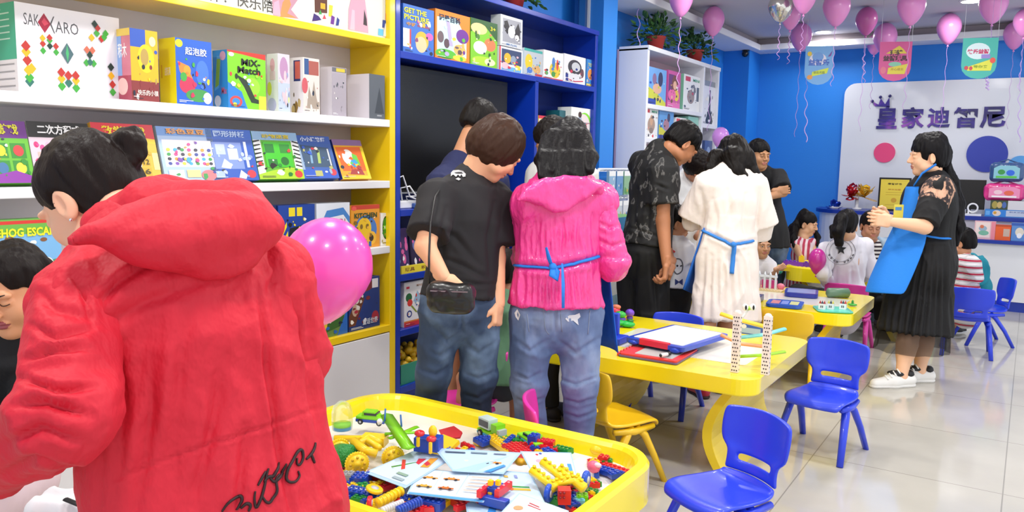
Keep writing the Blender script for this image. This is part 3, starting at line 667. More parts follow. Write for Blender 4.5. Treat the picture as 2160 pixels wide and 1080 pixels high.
def sak():
    it = [('t', 'SAK', .145, .83, .13, .14, '55555a', .0), ('t', 'ARO', .47, .79, .13, .22, '55555a', .0), ('p', [(.26, .92), (.32, .81), (.26, .70), (.20, .81)], 'a01838'), ('p', [(.26, .87), (.30, .81), (.26, .78), (.235, .82)], 'd04058'),
          ('p', [(.345, .90), (.355, .90), (.325, .81), (.355, .71), (.345, .71), (.31, .81)], '55555a')]
    def cl(x, y, s, cs):
        o = []
        for i, (dx, dy, c) in enumerate(cs): o.append(('p', [(x+dx*s, y+(dy+.8)*s*1.3), (x+(dx+.7)*s, y+dy*s*1.3), (x+dx*s, y+(dy-.8)*s*1.3), (x+(dx-.7)*s, y+dy*s*1.3)], c))
        return o
    G, Y, R_, B, D = '3fa33c', 'e8b020', 'b8322a', '2f6e62', '1e3a30'
    it += cl(.1, .14, .06, [(0, 0, B), (0, .6, G), (-.1, 1.6, Y), (.4, 1.9, Y), (-.2, 3, R_), (-.3, 4.2, Y), (-.3, 5, R_)])
    it += cl(.3, .5, .04, [(-1.6, 0, G), (1.4, 0, G), (-1.6, 1.5, R_), (1.4, 1.3, R_), (0, 1.2, D), (0, 2.4, G), (-1.6, 2.7, Y), (0, 3, R_)])
    it += cl(.46, .12, .055, [(-1.2, 0, G), (1.3, -.1, G), (0, .6, B), (-1.2, 1.2, Y), (1.3, 1.1, Y), (0, 1.8, R_), (-1.2, 2.2, R_), (1.3, 1.9, R_)])
    it += [('p', [(.46, .62), (.52, .5), (.46, .38), (.40, .5)], '4a6a70'), ('p', [(.46, .6), (.475, .5), (.46, .4), (.445, .5)], '49b070')]
    it += cl(.68, .42, .045, [(-.8, 0, G), (.8, 0, G), (0, .2, B), (0, 1.6, D), (-.6, 2.6, 'c86a50'), (.6, 2.6, 'c86a50')])
    it += cl(.76, .78, .045, [(0, 0, G), (1, -1, R_), (-1.2, -1, Y), (.2, 1.1, R_), (2, .2, G), (1.6, -.6, G), (-.4, 1.8, D)])
    it += cl(.9, .1, .05, [(0, 0, G), (0, 1.4, R_), (-.2, 3, Y), (-.2, 4.6, D)])
    return it
sb('large white construction toy box with red diamond between grey capital letters', 28, 250, 2, Z1, 'e6e4ea', sak(), [('r', 0, .38, 1, 1, '3fae8c'), ('r', 0, .0, 1, .02, '3fae8c'), ('t', '3+', .35, .93, .06, .3, 'e8f4f0')]+[('r', .1, .88-.07*i, .8, .895-.07*i, 'bfe4d6') for i in range(5)]+[('r', .1, .32-.08*i, .9, .335-.08*i, '9a9aa0') for i in range(4)], x0=-30, X=-3.12, busy=0)
sb('yellow picture box with pink spine standing right of the largest white box', 272, 332, 58, Z1, 'e9b52a', [('r', 0, .75, .55, 1, '3a5cb8'), ('r', 0, 0, 1, .28, '8a3a3a'), ('d', .55, .6, .3, .2, 'f4d22c'), ('d', .5, .62, .15, .12, 'b79a52'), ('d', .8, .85, .12, .07, 'f2ecb0'), ('t', '快乐的小镇', .58, .12, .08, .75, 'f4e8e0')], [('r', 0, .0, 1, .35, 'b2455f'), ('r', 0, .35, .5, .95, '8fb0e6'), ('t', '积木', .55, .7, .2, .5, 'ffffff'), ('d', .5, .2, .3, .12, 'f4c8c4'), ('r', 0, .9, 1, 1, 'f0d060')], x0=235, sidecol='d97f93')
sb('blue jelly-craft box with bright yellow spine on top white shelf', 368, 446, 78, Z1, '2f63c8', [('d', .1, .92, .1, .06, 'd5d035'), ('t', '起泡胶', .55, .82, .12, .6, 'f2f6ff'), ('p', [(.05, .65), (.3, .6), (.45, .4), (.3, .3), (.1, .5)], 'f0893a'), ('d', .3, .3, .22, .13, 'c83a5c'), ('d', .72, .5, .18, .2, '4a7be0'), ('d', .6, .15, .35, .1, '4a9a52'), ('d', .3, .52, .1, .08, 'f0a03a'), ('d', .85, .12, .12, .09, 'dfe8f4'), ('d', .2, .42, .09, .07, '4aa84a')], [('t', '益智玩具', .5, .5, .13, .35, 'ffffff'), ('r', .1, .4, .18, .6, 'e0c010')], x0=333, sidecol='f6ee1c')
sb('green and blue puzzle box lettered in black with light blue spine', 478, 560, 104, Z1, '7fcf28', [('p', [(0, 1), (1, 1), (1, .9), (.4, .95), (0, .97)], 'd03a30'), ('p', [(0, .0), (0, .45), (.35, .3), (.5, 0)], '2f7fd0'), ('t', 'MiX-', .6, .82, .12, .5, '1a1a1a', .03), ('t', 'Match', .55, .68, .12, .6, '1a1a1a', .03), ('d', .62, .4, .22, .16, '9be63a'), ('p', [(.2, .6), (.5, .5), (.7, .2), (.9, .15), (.9, .1), (.6, .12), (.4, .4)], '2a3a2a'), ('d', .2, .12, .16, .1, 'd84a4a'), ('d', .2, .12, .1, .06, '3a8ad0'), ('r', .8, 0, 1, .25, 'd8d040'), ('d', .1, .93, .07, .035, 'f4f4f4')], [('p', [(.1, .3), (.3, .9), (.6, .9), (.4, .35)], '6fc8f4'), ('d', .7, .9, .2, .08, 'f3b8c8'), ('t', 'Mix', .75, .3, .12, .35, 'e85a6a'), ('d', .3, .12, .22, .1, 'f0f4f0'), ('p', [(.15, .35), (.3, .85), (.55, .85), (.4, .4)], '9fd24a')], x0=447, sidecol='3aa0e0')
sb('slim white craft box with pastel spine, centre of the top white shelf', 585, 611, 112, Z1, 'cfc8d4', [('r', 0, 0, 1, .5, 'b8c4d8'), ('d', .5, .75, .35, .2, 'b48ab0')]+rart(5, ['8c9ac0', 'd0d890', 'e8c0c8'], 5), [('d', .5, .8, .22, .12, 'f2b7cc'), ('r', .25, .55, .75, .7, 'f2cfe0'), ('d', .2, .4, .2, .12, 'e3ea50'), ('d', .4, .12, .4, .12, 'c9c4f0')], x0=562, sidecol='f3f1f5')
sb('white castle block box with red and blue spine panel', 638, 674, 120, Z1, 'dcd3cc', [('r', .08, .7, .35, .98, '35568c'), ('r', .35, .7, .95, .95, 'a85a50'), ('d', .1, .5, .18, .14, 'c95a62'), ('p', [(.2, .1), (.35, .5), (.5, .3), (.65, .6), (.8, .3), (.95, .1)], 'a89a8c')], [('r', .3, .58, .8, .95, '2f3d78'), ('r', .4, .62, .78, .93, 'd86a5c')]+rart(8, ['9a7a3a', 'c8b070', '6a5a3a'], 6, .15, .05, .8, .35), x0=610, sidecol='f4f2f5')
sb('plain grey unmarked box second from the right on top white shelf', 699, 731, 140, Z1, 'b3aab4', [('r', .02, .9, .98, .99, '6a6a70'), ('r', .3, .91, .9, .98, 'd2be3a'), ('r', 0, 0, 1, .88, 'a8a0aa')], x0=675, sidecol='d4cfd8')
sb('deep plain carton with white side and dark slate front beside the yellow end panel', 778, 812, 155, Z1, '5a6068', [('p', [(.35, .12), (.65, .72), (.95, .12)], '3c424a'), ('r', .5, .06, .8, .09, 'a0a4a8')], x0=731, sidecol='ded8e0', X=-3.01)
# second shelf: boxes leaning back
def header(bg, t, tc, h=.18): return [('r', 0, 1-h, 1, 1, bg), ('t', t, .5, 1-h/2, h*.62, .7, tc, .03)]
L2 = 15
sb('purple and green dice game box at left end of second shelf', -60, 70, 258, Z2, '63b52c', header('6a1f86', '桌面游戏', 'e4dc2a', .28)+[('r', .05+.31*i, .12+.28*j, .31+.31*i, .36+.28*j, '2f8a2a') for i in range(3) for j in range(2)]+[('d', .18+.31*i, .24+.28*j, .09, .09, c) for (i, j), c in zip([(0, 0), (1, 0), (2, 0), (0, 1), (1, 1), (2, 1)], ['c07a30', '3a70a0', 'f0e43a', 'e8e428', 'f0e020', 'd83a3a'])]+[('p', [(.3, 0), (1, 0), (1, .1), (.7, .2), (.3, .12)], '8a2fa0')], lean=L2, dep=.05)
sb('black-topped board game box with white title behind the dark bun hairdo', 70, 203, 262, Z2, 'd8c4d0', header('141416', '二次方程式', 'f2f2f2', .26)+[('d', .1+.09*i, .62-.05*(i % 2), .04, .05, c) for i, c in enumerate(['d83a7a', 'e84a90', 'f0b0c8', 'c82a5a', 'f4d4e0'])]+[('r', .1, .05, .9, .5, 'c8b0a8')], lean=L2, dep=.05)
sb('red-topped number game box with yellow digits behind the bun', 207, 340, 264, Z2, 'e8b53a', header('d43040', '数学游戏', 'f0dc30', .26)+[('p', [(0, .74), (.5, .8), (1, .74), (1, .66), (.5, .7), (0, .66)], 'f0c832')]+[('r', .55+.16*i, .1+.17*j, .69+.16*i, .24+.17*j, 'caa62c') for i in range(2) for j in range(3)]+[('t', s_, .62+.16*(k % 2), .17+.17*(k//2), .09, .1, '4a3a10') for k, s_ in enumerate(['1', '6', '0', '12', '7', '8'])]+[('r', 0, 0, 1, .06, 'd8483a'), ('r', .9, .2, 1, .5, 'f5e090')], lean=L2, dep=.05)
dots = [('d', .14+.13*(i % 7)*.95, .32+.085*(i//7), .035, .03, ['3a4a9a', 'e04a90', 'f0d040', 'f09a40', '3a9a50', '7a4ab0', '38384a', '40a8d8'][(i*5+i//7*3) % 8]) for i in range(28)]
sb('pale blue bead-colouring box dotted with coloured circles on second shelf', 345, 463, 272, Z2, 'a9c4ea', header('6f9ad8', '彩色豆豆', 'f0a040', .17)+[('r', .06, .26, .95, .76, 'f0eef4')]+dots+[('r', .08, .04, .35, .2, 'e4ecf8'), ('d', .8, .1, .14, .1, 'e87a80'), ('r', .4, .06, .65, .2, 'f5dc90')], lean=L2, dep=.05)
sb('blue puzzle box with white tiles, second shelf between dotted and zebra boxes', 449, 546, 276, Z2, '2a58b8', header('2c62c4', '图形拼板', 'b8d0f4', .2)+[('r', .08, .22, .72, .74, '7d95d8'), ('r', .15, .5, .35, .7, 'b9c8f0'), ('r', .4, .4, .62, .62, 'c8d4f4'), ('p', [(.2, .25), (.3, .42), (.45, .3), (.4, .22)], 'd4def8'), ('r', .78, .25, .84, .76, 'e8eef8'), ('d', .85, .12, .1, .08, 'd83a4a'), ('r', .06, .05, .25, .18, 'a8c0ec'), ('p', [(.55, .05), (.62, .2), (.75, .1), (.7, .02)], 'e8e8f0')], lean=L2, dep=.05)
sb('green jungle puzzle box with zebra striped borders', 546, 642, 283, Z2, '5cae2c', [('r', 0, .82, 1, 1, '8fb4d8'), ('t', '动物迷宫', .5, .9, .09, .6, 'd8c020', .03), ('r', .0, 0, .16, .82, 'eeeeee'), ('r', .84, 0, 1, .82, 'eeeeee')]+[('p', [(.0, y), (.15, y+.04), (.13, y+.06), (.0, y+.04)], '151515') for y in np.arange(.25, .8, .085)]+[('p', [(.85, y+.04), (1, y), (1, y+.03), (.87, y+.065)], '151515') for y in np.arange(.25, .8, .085)]+[('r', .2, .25, .8, .78, '3fc024'), ('r', .22, .55, .42, .74, '1f7a2a'), ('r', .55, .55, .78, .74, '2a8a2c'), ('r', .25, .28, .45, .42, '1f7a2a'), ('d', .62, .38, .09, .09, '176a24'), ('p', [(0, 0), (1, 0), (1, .2), (.7, .25), (.3, .18), (0, .1)], 'a8d028'), ('d', .88, .1, .09, .08, 'd83a3a')], lean=L2, dep=.06)
sb('blue-grey stationery-style puzzle box leaning left of the orange box', 640, 716, 292, Z2, '3c62ac', header('3a5fb0', '小小建筑师', 'dfe8f8', .18)+[('p', [(.12, .26), (.1, .78), (.9, .72), (.92, .26)], '3a5470'), ('r', .03, .1, .1, .8, '9ab0c8'), ('p', [(.3, .35), (.35, .7), (.4, .7), (.36, .35)], '7fa8c8'), ('p', [(.5, .35), (.55, .68), (.62, .66), (.58, .35)], 'a8c468'), ('r', .84, .3, .88, .7, 'd8dce4'), ('r', 0, 0, 1, .2, '2f5cc4'), ('r', .35, .05, .55, .18, 'b8b870'), ('d', .86, .14, .1, .08, 'd83a4a')], lean=20, dep=.05)
sb('orange and yellow rainbow craft box at right end of second shelf', 722, 784, 298, Z2, 'e8a828', [('r', 0, .85, 1, 1, '8a6a9a'), ('p', [(.1, .2), (.05, .8), (.9, .82), (.9, .2)], 'e86a28'), ('d', .4, .55, .2, .2, 'f6f4ee'), ('p', [(.5, .3), (.75, .35), (.7, .6), (.55, .65)], '6ac84a'), ('d', .55, .4, .12, .1, '38a0d8'), ('p', [(.3, .12), (.8, .1), (.75, .25), (.4, .24)], 'a83a38'), ('r', 0, 0, 1, .08, 'ecd024'), ('r', .9, 0, 1, .8, 'e8d028')], lean=22, dep=.05, x0=716, sidecol='263a86')
# third shelf
sb('green picture game box showing small brown hedgehogs, third shelf behind the seated woman', -110, 128, 470, Z3, '6fb64a', [('r', 0, 0, 1, .78, '7db8e8'), ('r', .1, .93, .9, .98, 'd83a30'), ('t', 'HEDGEHOG ESCAPE', .56, .81, .13, .84, 'e8e828', .04), ('p', [(0, 0), (0, .35), (.3, .42), (.6, .3), (1, .4), (1, 0)], '3f9a6a'), ('d', .5, .5, .09, .13, '8a5a34'), ('d', .68, .46, .11, .16, '7a4c2a'), ('d', .68, .42, .06, .08, 'e8caa0'), ('d', .86, .3, .06, .12, 'e6eae4'), ('d', .35, .36, .1, .14, '8a5a34')], dep=.06)
sb('blue construction box with yellow badges, third shelf next to red sleeve', 527, 583, 436, Z3, '2f4a88', [('r', 0, .7, 1, 1, '22305c'), ('r', .1, .75, .35, .95, 'e0b830'), ('r', .55, .75, .8, .95, 'e0c040'), ('r', 0, .35, 1, .68, '7fb4c8'), ('d', .4, .5, .25, .12, 'c8a040'), ('r', .75, 0, 1, .4, 'e8c830')], dep=.07)
sb('navy vehicle kit box with yellow stripes behind the big pink balloon', 586, 664, 434, Z3, '28479a', [('r', .28, .78, .45, .95, 'e4d030'), ('r', .5, .78, .65, .95, 'e4d030'), ('p', [(.0, .05), (.25, .4), (.25, .5), (0, .15)], 'ecd828'), ('p', [(.0, .25), (.22, .58), (.22, .68), (0, .35)], 'ecd828'), ('p', [(.2, 0), (.3, .55), (.7, .6), (1, .4), (1, 0)], '25262c')], dep=.07)
sb('pale blue and white box behind top of the big pink balloon', 667, 738, 430, Z3, 'dfe6f0', [('p', [(0, .4), (.3, .85), (.8, .9), (1, .7), (1, 0), (0, 0)], '4a86cc'), ('p', [(.1, .3), (.35, .7), (.8, .75), (1, .55), (1, 0), (.1, 0)], 'e8eef6'), ('t', 'TRAIN', .6, .6, .14, .5, 'b03a50')], dep=.07)
sb('orange box with yellow monkey-like cogs on the third shelf', 740, 801, 434, Z3, 'e59a2c', [('r', 0, .9, 1, 1, 'c8402e'), ('t', 'KITCHEN', .5, .76, .12, .8, '2a4a2a', .03), ('d', .5, .42, .4, .34, '4a7ac0'), ('d', .45, .45, .25, .26, 'f2c624'), ('d', .7, .22, .18, .16, 'f0b83a'), ('d', .7, .22, .08, .08, '3a2a20'), ('r', .4, .02, .7, .14, '2a5aa8'), ('d', .35, .5, .05, .06, '8a6a20'), ('d', .55, .5, .05, .06, '8a6a20'), ('d', .1, .93, .08, .05, 'e85a50')], dep=.06)
sb('small white box with oval window onto a green capsule toy', 803, 825, 450, Z3, 'efefee', [('d', .5, .55, .36, .36, '20351c'), ('d', .5, .68, .28, .18, '3a9a2a'), ('d', .5, .42, .28, .18, '3a9a2a'), ('r', .2, .5, .8, .62, '8ae048'), ('r', .15, .06, .5, .1, 'b0a040')], dep=.06)
# bottom ledge
sb('jigsaw box picturing green hills and a cookie on the yellow ledge', 655, 733, 610, Z4, '6a8a4a', [('r', 0, 0, .1, 1, 'e4e0d8'), ('d', .3, .32, .18, .18, 'e8c23c'), ('p', [(.4, .1), (.5, .6), (.8, .7), (.95, .2)], '3f6a34'), ('p', [(.7, 0), (1, .5), (1, 0)], '2f6ac0'), ('d', .6, .4, .1, .1, 'a0b070')], dep=.06)
sb('dark blue jigsaw box with brown plates beside the yellow end panel', 735, 801, 592, Z4, '243a7c', [('p', [(0, .3), (.3, .7), (.5, .6), (.2, .1), (0, .1)], '6a3e2c'), ('d', .5, .85, .3, .12, '7a2c34'), ('r', .75, .78, .95, .96, 'e8e4e8'), ('d', .2, .4, .1, .12, 'c8a890'), ('d', .25, .6, .08, .08, 'e0d8d0'), ('t', '童话世界', .68, .14, .12, .5, 'd8e0f0'), ('d', .85, .2, .12, .12, 'a83040')], dep=.06)
# blue unit boxes
Z5 = 2.016
sb('blue drawing game box with cartoon blond boy and yellow title', 850, 916, 6, Z5, '3c6fc4', [('t', 'GET THE', .38, .88, .11, .72, 'e4dc28', .03), ('t', 'PICTURE', .42, .74, .11, .8, 'e4dc28', .03), ('t', '中班', .25, .6, .08, .3, 'e8a030'), ('r', .0, .12, .2, .5, 'f2f2f2'), ('r', .2, .1, .25, .5, 'c83a40'), ('d', .6, .3, .22, .2, 'e2b23c'), ('d', .58, .22, .18, .17, 'f0c49a'), ('d', .85, .42, .12, .08, 'f060b0'), ('r', .45, .58, .85, .63, '8a4a70')], dep=.05)
sb('orange science kit box with purple round badge, top blue shelf', 918, 992, 17, Z5, 'f08228', [('p', [(.05, .05), (.05, .85), (.6, .9), (.9, .5), (.9, .1)], 'bfe4ec'), ('t', '记录百科', .4, .85, .14, .62, '26324a', .03), ('d', .78, .55, .19, .15, '6a3290'), ('d', .3, .12, .3, .1, '5ab43a'), ('d', .15, .45, .09, .12, '6a5a60'), ('d', .32, .34, .08, .1, '5a4a50'), ('d', .7, .25, .18, .12, 'e0b060'), ('d', .7, .08, .2, .06, 'f4d440'), ('p', [(.3, .8), (.4, .8), (.5, .3), (.4, .3)], 'b0a4d0')], dep=.06)
sb('green animal activity box with orange badge and age mark', 993, 1050, 36, Z5, '79bd2e', [('p', [(0, 1), (1, 1), (1, .6), (.5, .9), (0, .7)], '2a5a2a'), ('t', '3+', .82, .86, .09, .2, 'e8e030'), ('d', .72, .5, .22, .14, 'f07a50'), ('d', .35, .4, .25, .14, 'e0ead8'), ('d', .3, .8, .3, .12, 'e8c48c'), ('d', .5, .12, .45, .1, 'a8d838'), ('d', .25, .62, .08, .06, '4a7a30'), ('d', .72, .12, .2, .08, 'd8e8b0')], dep=.06)
sb('white window box of blue and yellow toys under a black and white box', 1053, 1103, 96, Z5, 'e8e8ee', [('r', .1, .3, .95, .92, '34466c'), ('r', .1, .0, .95, .2, '6ab0e0'), ('d', .35, .55, .15, .22, 'e8b030'), ('d', .6, .5, .12, .2, '8a9ab0'), ('d', .25, .22, .16, .14, 'f0b8c0'), ('d', .8, .2, .12, .12, 'e8d040'), ('r', 0, 0, .06, 1, 'c83a50')], dep=.1)
sb('black and white penguin-blot window box stacked on another box', 1056, 1103, 29, W(1056, 95, X=-3.03)[2], 'cdd0d4', [('r', .1, .14, .92, .9, '9a9ca6'), ('p', [(.15, .8), (.3, .85), (.45, .55), (.3, .4), (.2, .5)], '1c1c20'), ('p', [(.6, .5), (.8, .85), (.9, .6), (.85, .25), (.65, .3)], '1c1c20'), ('d', .5, .5, .16, .2, 'f0f0f2'), ('d', .75, .35, .1, .1, 'e8e8ec'), ('t', '磁力片', .5, .07, .07, .5, '4a7ab8')], dep=.08)
sb('clear-sided box of yellow blocks, top blue shelf', 1106, 1145, 100, Z5, 'b8c0c8', [('r', 0, .9, 1, 1, '3aa8a0'), ('d', .25, .5, .2, .3, 'ecc828'), ('d', .3, .2, .15, .12, '4a7ac8'), ('d', .7, .25, .2, .15, 'd8a868'), ('r', .6, .0, 1, .1, 'c83a40')], dep=.1, sidecol='cfe0ea')
sb('white box showing a yellow rocket ride, top blue shelf', 1147, 1189, 104, Z5, 'eceef0', [('d', .58, .35, .28, .28, 'e8c83a'), ('d', .5, .6, .08, .2, '4a80c8'), ('d', .7, .55, .06, .2, 'd84a40'), ('d', .15, .2, .09, .07, '5aa860'), ('r', 0, 0, 1, .05, 'd8303a'), ('d', .5, .2, .1, .1, '4a9a4a')], dep=.1)
sb('white box with silver helmet picture, top blue shelf', 1190, 1236, 112, Z5, 'e9e9ec', [('d', .5, .58, .32, .27, '3c3c40'), ('d', .55, .6, .2, .17, 'c8ccd0'), ('d', .5, .25, .28, .12, 'dfe0e4'), ('p', [(.1, .12), (.5, .06), (.9, .12), (.9, .16), (.5, .1), (.1, .16)], 'c83a50'), ('r', .08, .18, .2, .32, '2a3a8a'), ('d', .85, .42, .08, .16, '6a4a50')], dep=.1)
sb('narrow blue and orange box at right end of the top blue shelf', 1238, 1254, 124, Z5, '3d86cc', [('d', .5, .45, .35, .2, 'e89040'), ('t', 'TOY', .5, .8, .12, .7, 'e8dc60'), ('r', 0, 0, 1, .1, 'ecd040')], dep=.1)
Z6 = 1.541
sb('yellow and red card game box in the right blue bay', 1136, 1178, 243, Z6, 'e8c426', [('r', 0, .9, 1, 1, 'd83a50'), ('r', 0, .78, 1, .88, 'e8dcc8'), ('d', .5, .5, .4, .2, 'f0e03a'), ('p', [(.2, .4), (.4, .6), (.6, .4), (.8, .6), (.7, .3), (.3, .3)], '2a4a9a'), ('r', 0, 0, 1, .12, 'c82a40')], dep=.1)
sb('dark teal box behind the standing women, right blue bay', 1180, 1203, 232, Z6, '1f6270', [('d', .6, .6, .3, .2, '3a9a50'), ('r', 0, 0, 1, .2, '2a8a9a')], dep=.12, X=-3.08)
sb('white box with green ring around a photo of a child with crane', 1205, 1251, 225, Z6, 'eef0ee', [('d', .62, .55, .34, .34, '8ade3a'), ('d', .56, .52, .32, .33, 'e8dcdc'), ('d', .4, .6, .1, .2, 'a8b8d0'), ('d', .4, .82, .08, .08, '4a3428'), ('r', .5, .6, .9, .63, 'b08a90'), ('d', .6, .2, .22, .1, 'd8dc38'), ('d', .55, .27, .2, .08, '3a7ab8'), ('d', .1, .6, .05, .05, '7ac068'), ('d', .88, .06, .05, .04, 'e86a80')], dep=.12)
sb('white magnet set box picturing coloured shapes, lower blue shelf', 852, 907, 597, .43, 'ecebee', [('r', 0, 0, 1, .1, 'd83a40'), ('r', 0, .1, 1, .13, 'e8883a'), ('t', 'MAGNETIC', .72, .9, .05, .5, 'c8a088'), ('d', .18, .65, .12, .1, '2f6a40'), ('d', .22, .53, .1, .08, 'd8403a'), ('p', [(.35, .55), (.5, .78), (.68, .6), (.55, .5)], '9ab8d4'), ('p', [(.25, .45), (.3, .47), (.5, .3), (.46, .28)], '8a9a3a'), ('d', .2, .28, .1, .08, '2a3a8a'), ('d', .2, .28, .06, .05, 'ecebee'), ('d', .7, .22, .12, .08, '2a5ab0'), ('d', .8, .48, .1, .07, 'c86a5a'), ('r', .08, .85, .2, .9, 'd8405a')], dep=.08)
# white rack boxes
def rb(*a, **k): k.setdefault('X', -2.93); k.setdefault('dep', .12); return sb(*a, **k)
Z7, Z8 = 1.941, 1.641
rb('blue and yellow cartoon playset box, upper row of the white rack', 1364, 1407, 138, Z7, '6fa4e0', [('p', [(0, 0), (0, .5), (.5, .35), (1, .1), (1, 0)], 'c8cc3a'), ('d', .55, .45, .22, .14, 'e0b090'), ('d', .7, .72, .12, .2, '3a3a5a'), ('d', .4, .7, .1, .15, '8a6a90'), ('r', 0, 0, .5, .16, '2f4aa8')])
rb('magenta doll box with long-haired doll, upper row of the white rack', 1410, 1437, 147, Z7, 'c8569a', [('r', .05, .2, .5, .9, '6a3a70'), ('d', .55, .62, .25, .28, '7a4a30'), ('d', .55, .62, .14, .12, 'e8b898'), ('d', .7, .35, .2, .15, 'e8c83a'), ('d', .35, .35, .3, .16, 'e86aa8'), ('r', 0, 0, 1, .15, 'e070b0')])
rb('white appliance toy box with green side, upper row of the white rack', 1443, 1478, 155, Z7, 'e9ebec', [('r', .1, .82, .4, .95, 'c83a50'), ('t', 'MINI', .75, .88, .08, .4, '4ab08a'), ('d', .45, .4, .22, .2, '9a8a84'), ('d', .6, .6, .12, .16, '7a7a80'), ('r', .8, .3, .95, .7, '4a5a70')], sidecol='7fbfa4')
rb('white box with brown robot picture, lower row of the white rack', 1361, 1389, 226, Z8, 'e7e8e8', [('r', .1, .84, .35, .95, 'd83a40'), ('t', 'MINI', .7, .89, .08, .4, '4ab08a'), ('d', .5, .45, .28, .25, 'a89080'), ('d', .5, .6, .12, .18, 'c8a080'), ('d', .5, .25, .16, .1, '8a7a70')])
rb('blue cartoon box with yellow ground, lower row of the white rack', 1391, 1422, 230, Z8, '5f9ad8', [('p', [(0, 0), (0, .5), (.4, .3), (1, .15), (1, 0)], 'c8c83a'), ('d', .5, .5, .2, .2, 'a87a8a'), ('d', .65, .75, .1, .15, '3a3a5a'), ('r', .0, 0, .8, .14, '2f4aa8')])
rb('small white boxed toy right of the blue cartoon box', 1426, 1448, 247, Z8, 'e8eaea', [('r', .05, .8, .4, .95, 'd83a40'), ('t', 'MINI', .7, .87, .1, .4, '4ab08a'), ('d', .5, .4, .3, .2, '8a8a90')])
rb('small teal and white boxed toy at right of lower row', 1452, 1474, 245, Z8, '8fc8b8', [('r', .1, .1, .6, .7, 'c8dcd4'), ('r', .6, .2, .95, .6, '3aa0b0')])
rb('tall white carton printed with a black ukulele shape', 1485, 1511, 168, 1.826, 'e4e6ee', [('r', 0, .88, 1, 1, '8a9098'), ('p', [(.5, .8), (.58, .8), (.62, .35), (.85, .1), (.8, .03), (.3, .03), (.25, .1), (.45, .35)], '2c3038'), ('d', .55, .1, .1, .03, 'e4e6ee')])
rb('dark blue bottle-shaped pack low in the white rack', 1487, 1503, 296, 1.24, '44588e', [('d', .5, .7, .25, .15, '8aa0c8'), ('r', .2, .1, .8, .5, '2a3a70')])
# small wares in the blue unit
t = thing('power_strip', (-3.08, 3.62, 1.131), 'white router-like power strip with looping white cables below the television', 'power strip'); o = (-3.08, 3.62, 1.131)
MB().b2((-3.12, 3.47, 1.131), (-3.04, 3.66, 1.175), mat('e4e6ea', .4)).b2((-3.05, 3.6, 1.131), (-3.02, 3.72, 1.16), mat('3a5a9a', .4)).build('housing', t, o, .006)
k = MB()
for q in range(3): k.tube([(-3.07, 3.5+.05*q, 1.17), (-3.05, 3.46+.05*q, 1.30-.05*q), (-3.04, 3.52+.06*q, 1.32-.06*q), (-3.03, 3.57+.06*q, 1.2), (-3.02, 3.66+.03*q, 1.17)], .005, mat('eceef2', .4), 6)
k.build('cable', t, o)
def packet(loc, w, h, col, art, label, rz=0):
    m = MB(); m.b2((-.012, -w/2, 0), (.012, w/2, h), mat(col, .15, coat=.6)); m.art((.0125, -w/2, 0), (0, w, 0), (0, 0, h), art); o = m.build('toy_packet', bevel=.008); o.location = loc; o.rotation_euler = (0, -.12, rz); return tag(o, label, 'packet')
for i, (y, c_, l_) in enumerate(((3.52, '4a3a6a', 'dark packet of purple and silver figures at left end of the middle blue shelf'), (3.68, '38304e', 'dark packet of pink toys, second along the middle blue shelf'), (3.86, '2a3a5a', 'dark blue toy packet, third along the middle blue shelf'), (4.05, '40305a', 'dark violet toy packet, fourth along the middle blue shelf'))):
    packet((-3.05, y, .757), .14, .26, c_, rart(20+i, ['c8a0d0', 'd860a0', 'e8e4f0', '6a70b0', 'a0d0e0'], 9), l_)
tr = MB().b2((-3.02, 3.47, .756), (-3.005, 4.2, .80), mat('e8d43a', .35)).art((-3.0045, 3.47, .756), (0, .73, 0), (0, 0, .044), [('t', s_, .1+.2*i, .5, .5, .12, '8a5a30') for i, s_ in enumerate(['玩具', '积木', '拼图', '益智'])]).build('price_strip'); tag(tr, 'yellow lettered price strip along the middle blue shelf edge', 'sign')
t = thing('storage_bin', (-3.1, 3.7, .091), 'teal open bin filled with yellow toys on the lowest blue shelf', 'bin'); o = (-3.1, 3.7, .091)
k = MB()
for lo, hi in (((-3.24, 3.47, .091), (-3.02, 4.1, .1)), ((-3.03, 3.47, .1), (-3.02, 4.1, .21)), ((-3.24, 3.47, .1), (-3.23, 4.1, .21)), ((-3.24, 3.47, .1), (-3.02, 3.48, .21)), ((-3.24, 4.09, .1), (-3.02, 4.1, .21))): k.b2(lo, hi, mat('2f8f78', .4))
k.build('bin_body', t, o)
cnt = 0
duck = MB(); duck.ell((0, 0, .028), (.035, .028, .028), mat('eec22a', .35)).ell((.018, 0, .062), (.02, .02, .02), mat('eec22a', .35)).ell((.04, 0, .058), (.01, .009, .005), mat('e8802a', .4))
d0 = duck.build('toy_duck'); tag(d0, 'small yellow rubber duck heaped in teal bin on lowest blue shelf', 'toy', 'yellow toys heaped in the teal bin')
rr = random.Random(3)
for i in range(30):
    d = d0 if i == 0 else d0.copy()
    if i: COL.objects.link(d)
    d.location = (-3.06-.055*(i % 3)-.01, 3.51+.055*(i//3), .105+.07*rr.random()+(.05 if i % 3 else 0)); d.rotation_euler = (rr.uniform(-.5, .5), rr.uniform(-.5, .5), rr.uniform(0, 6))
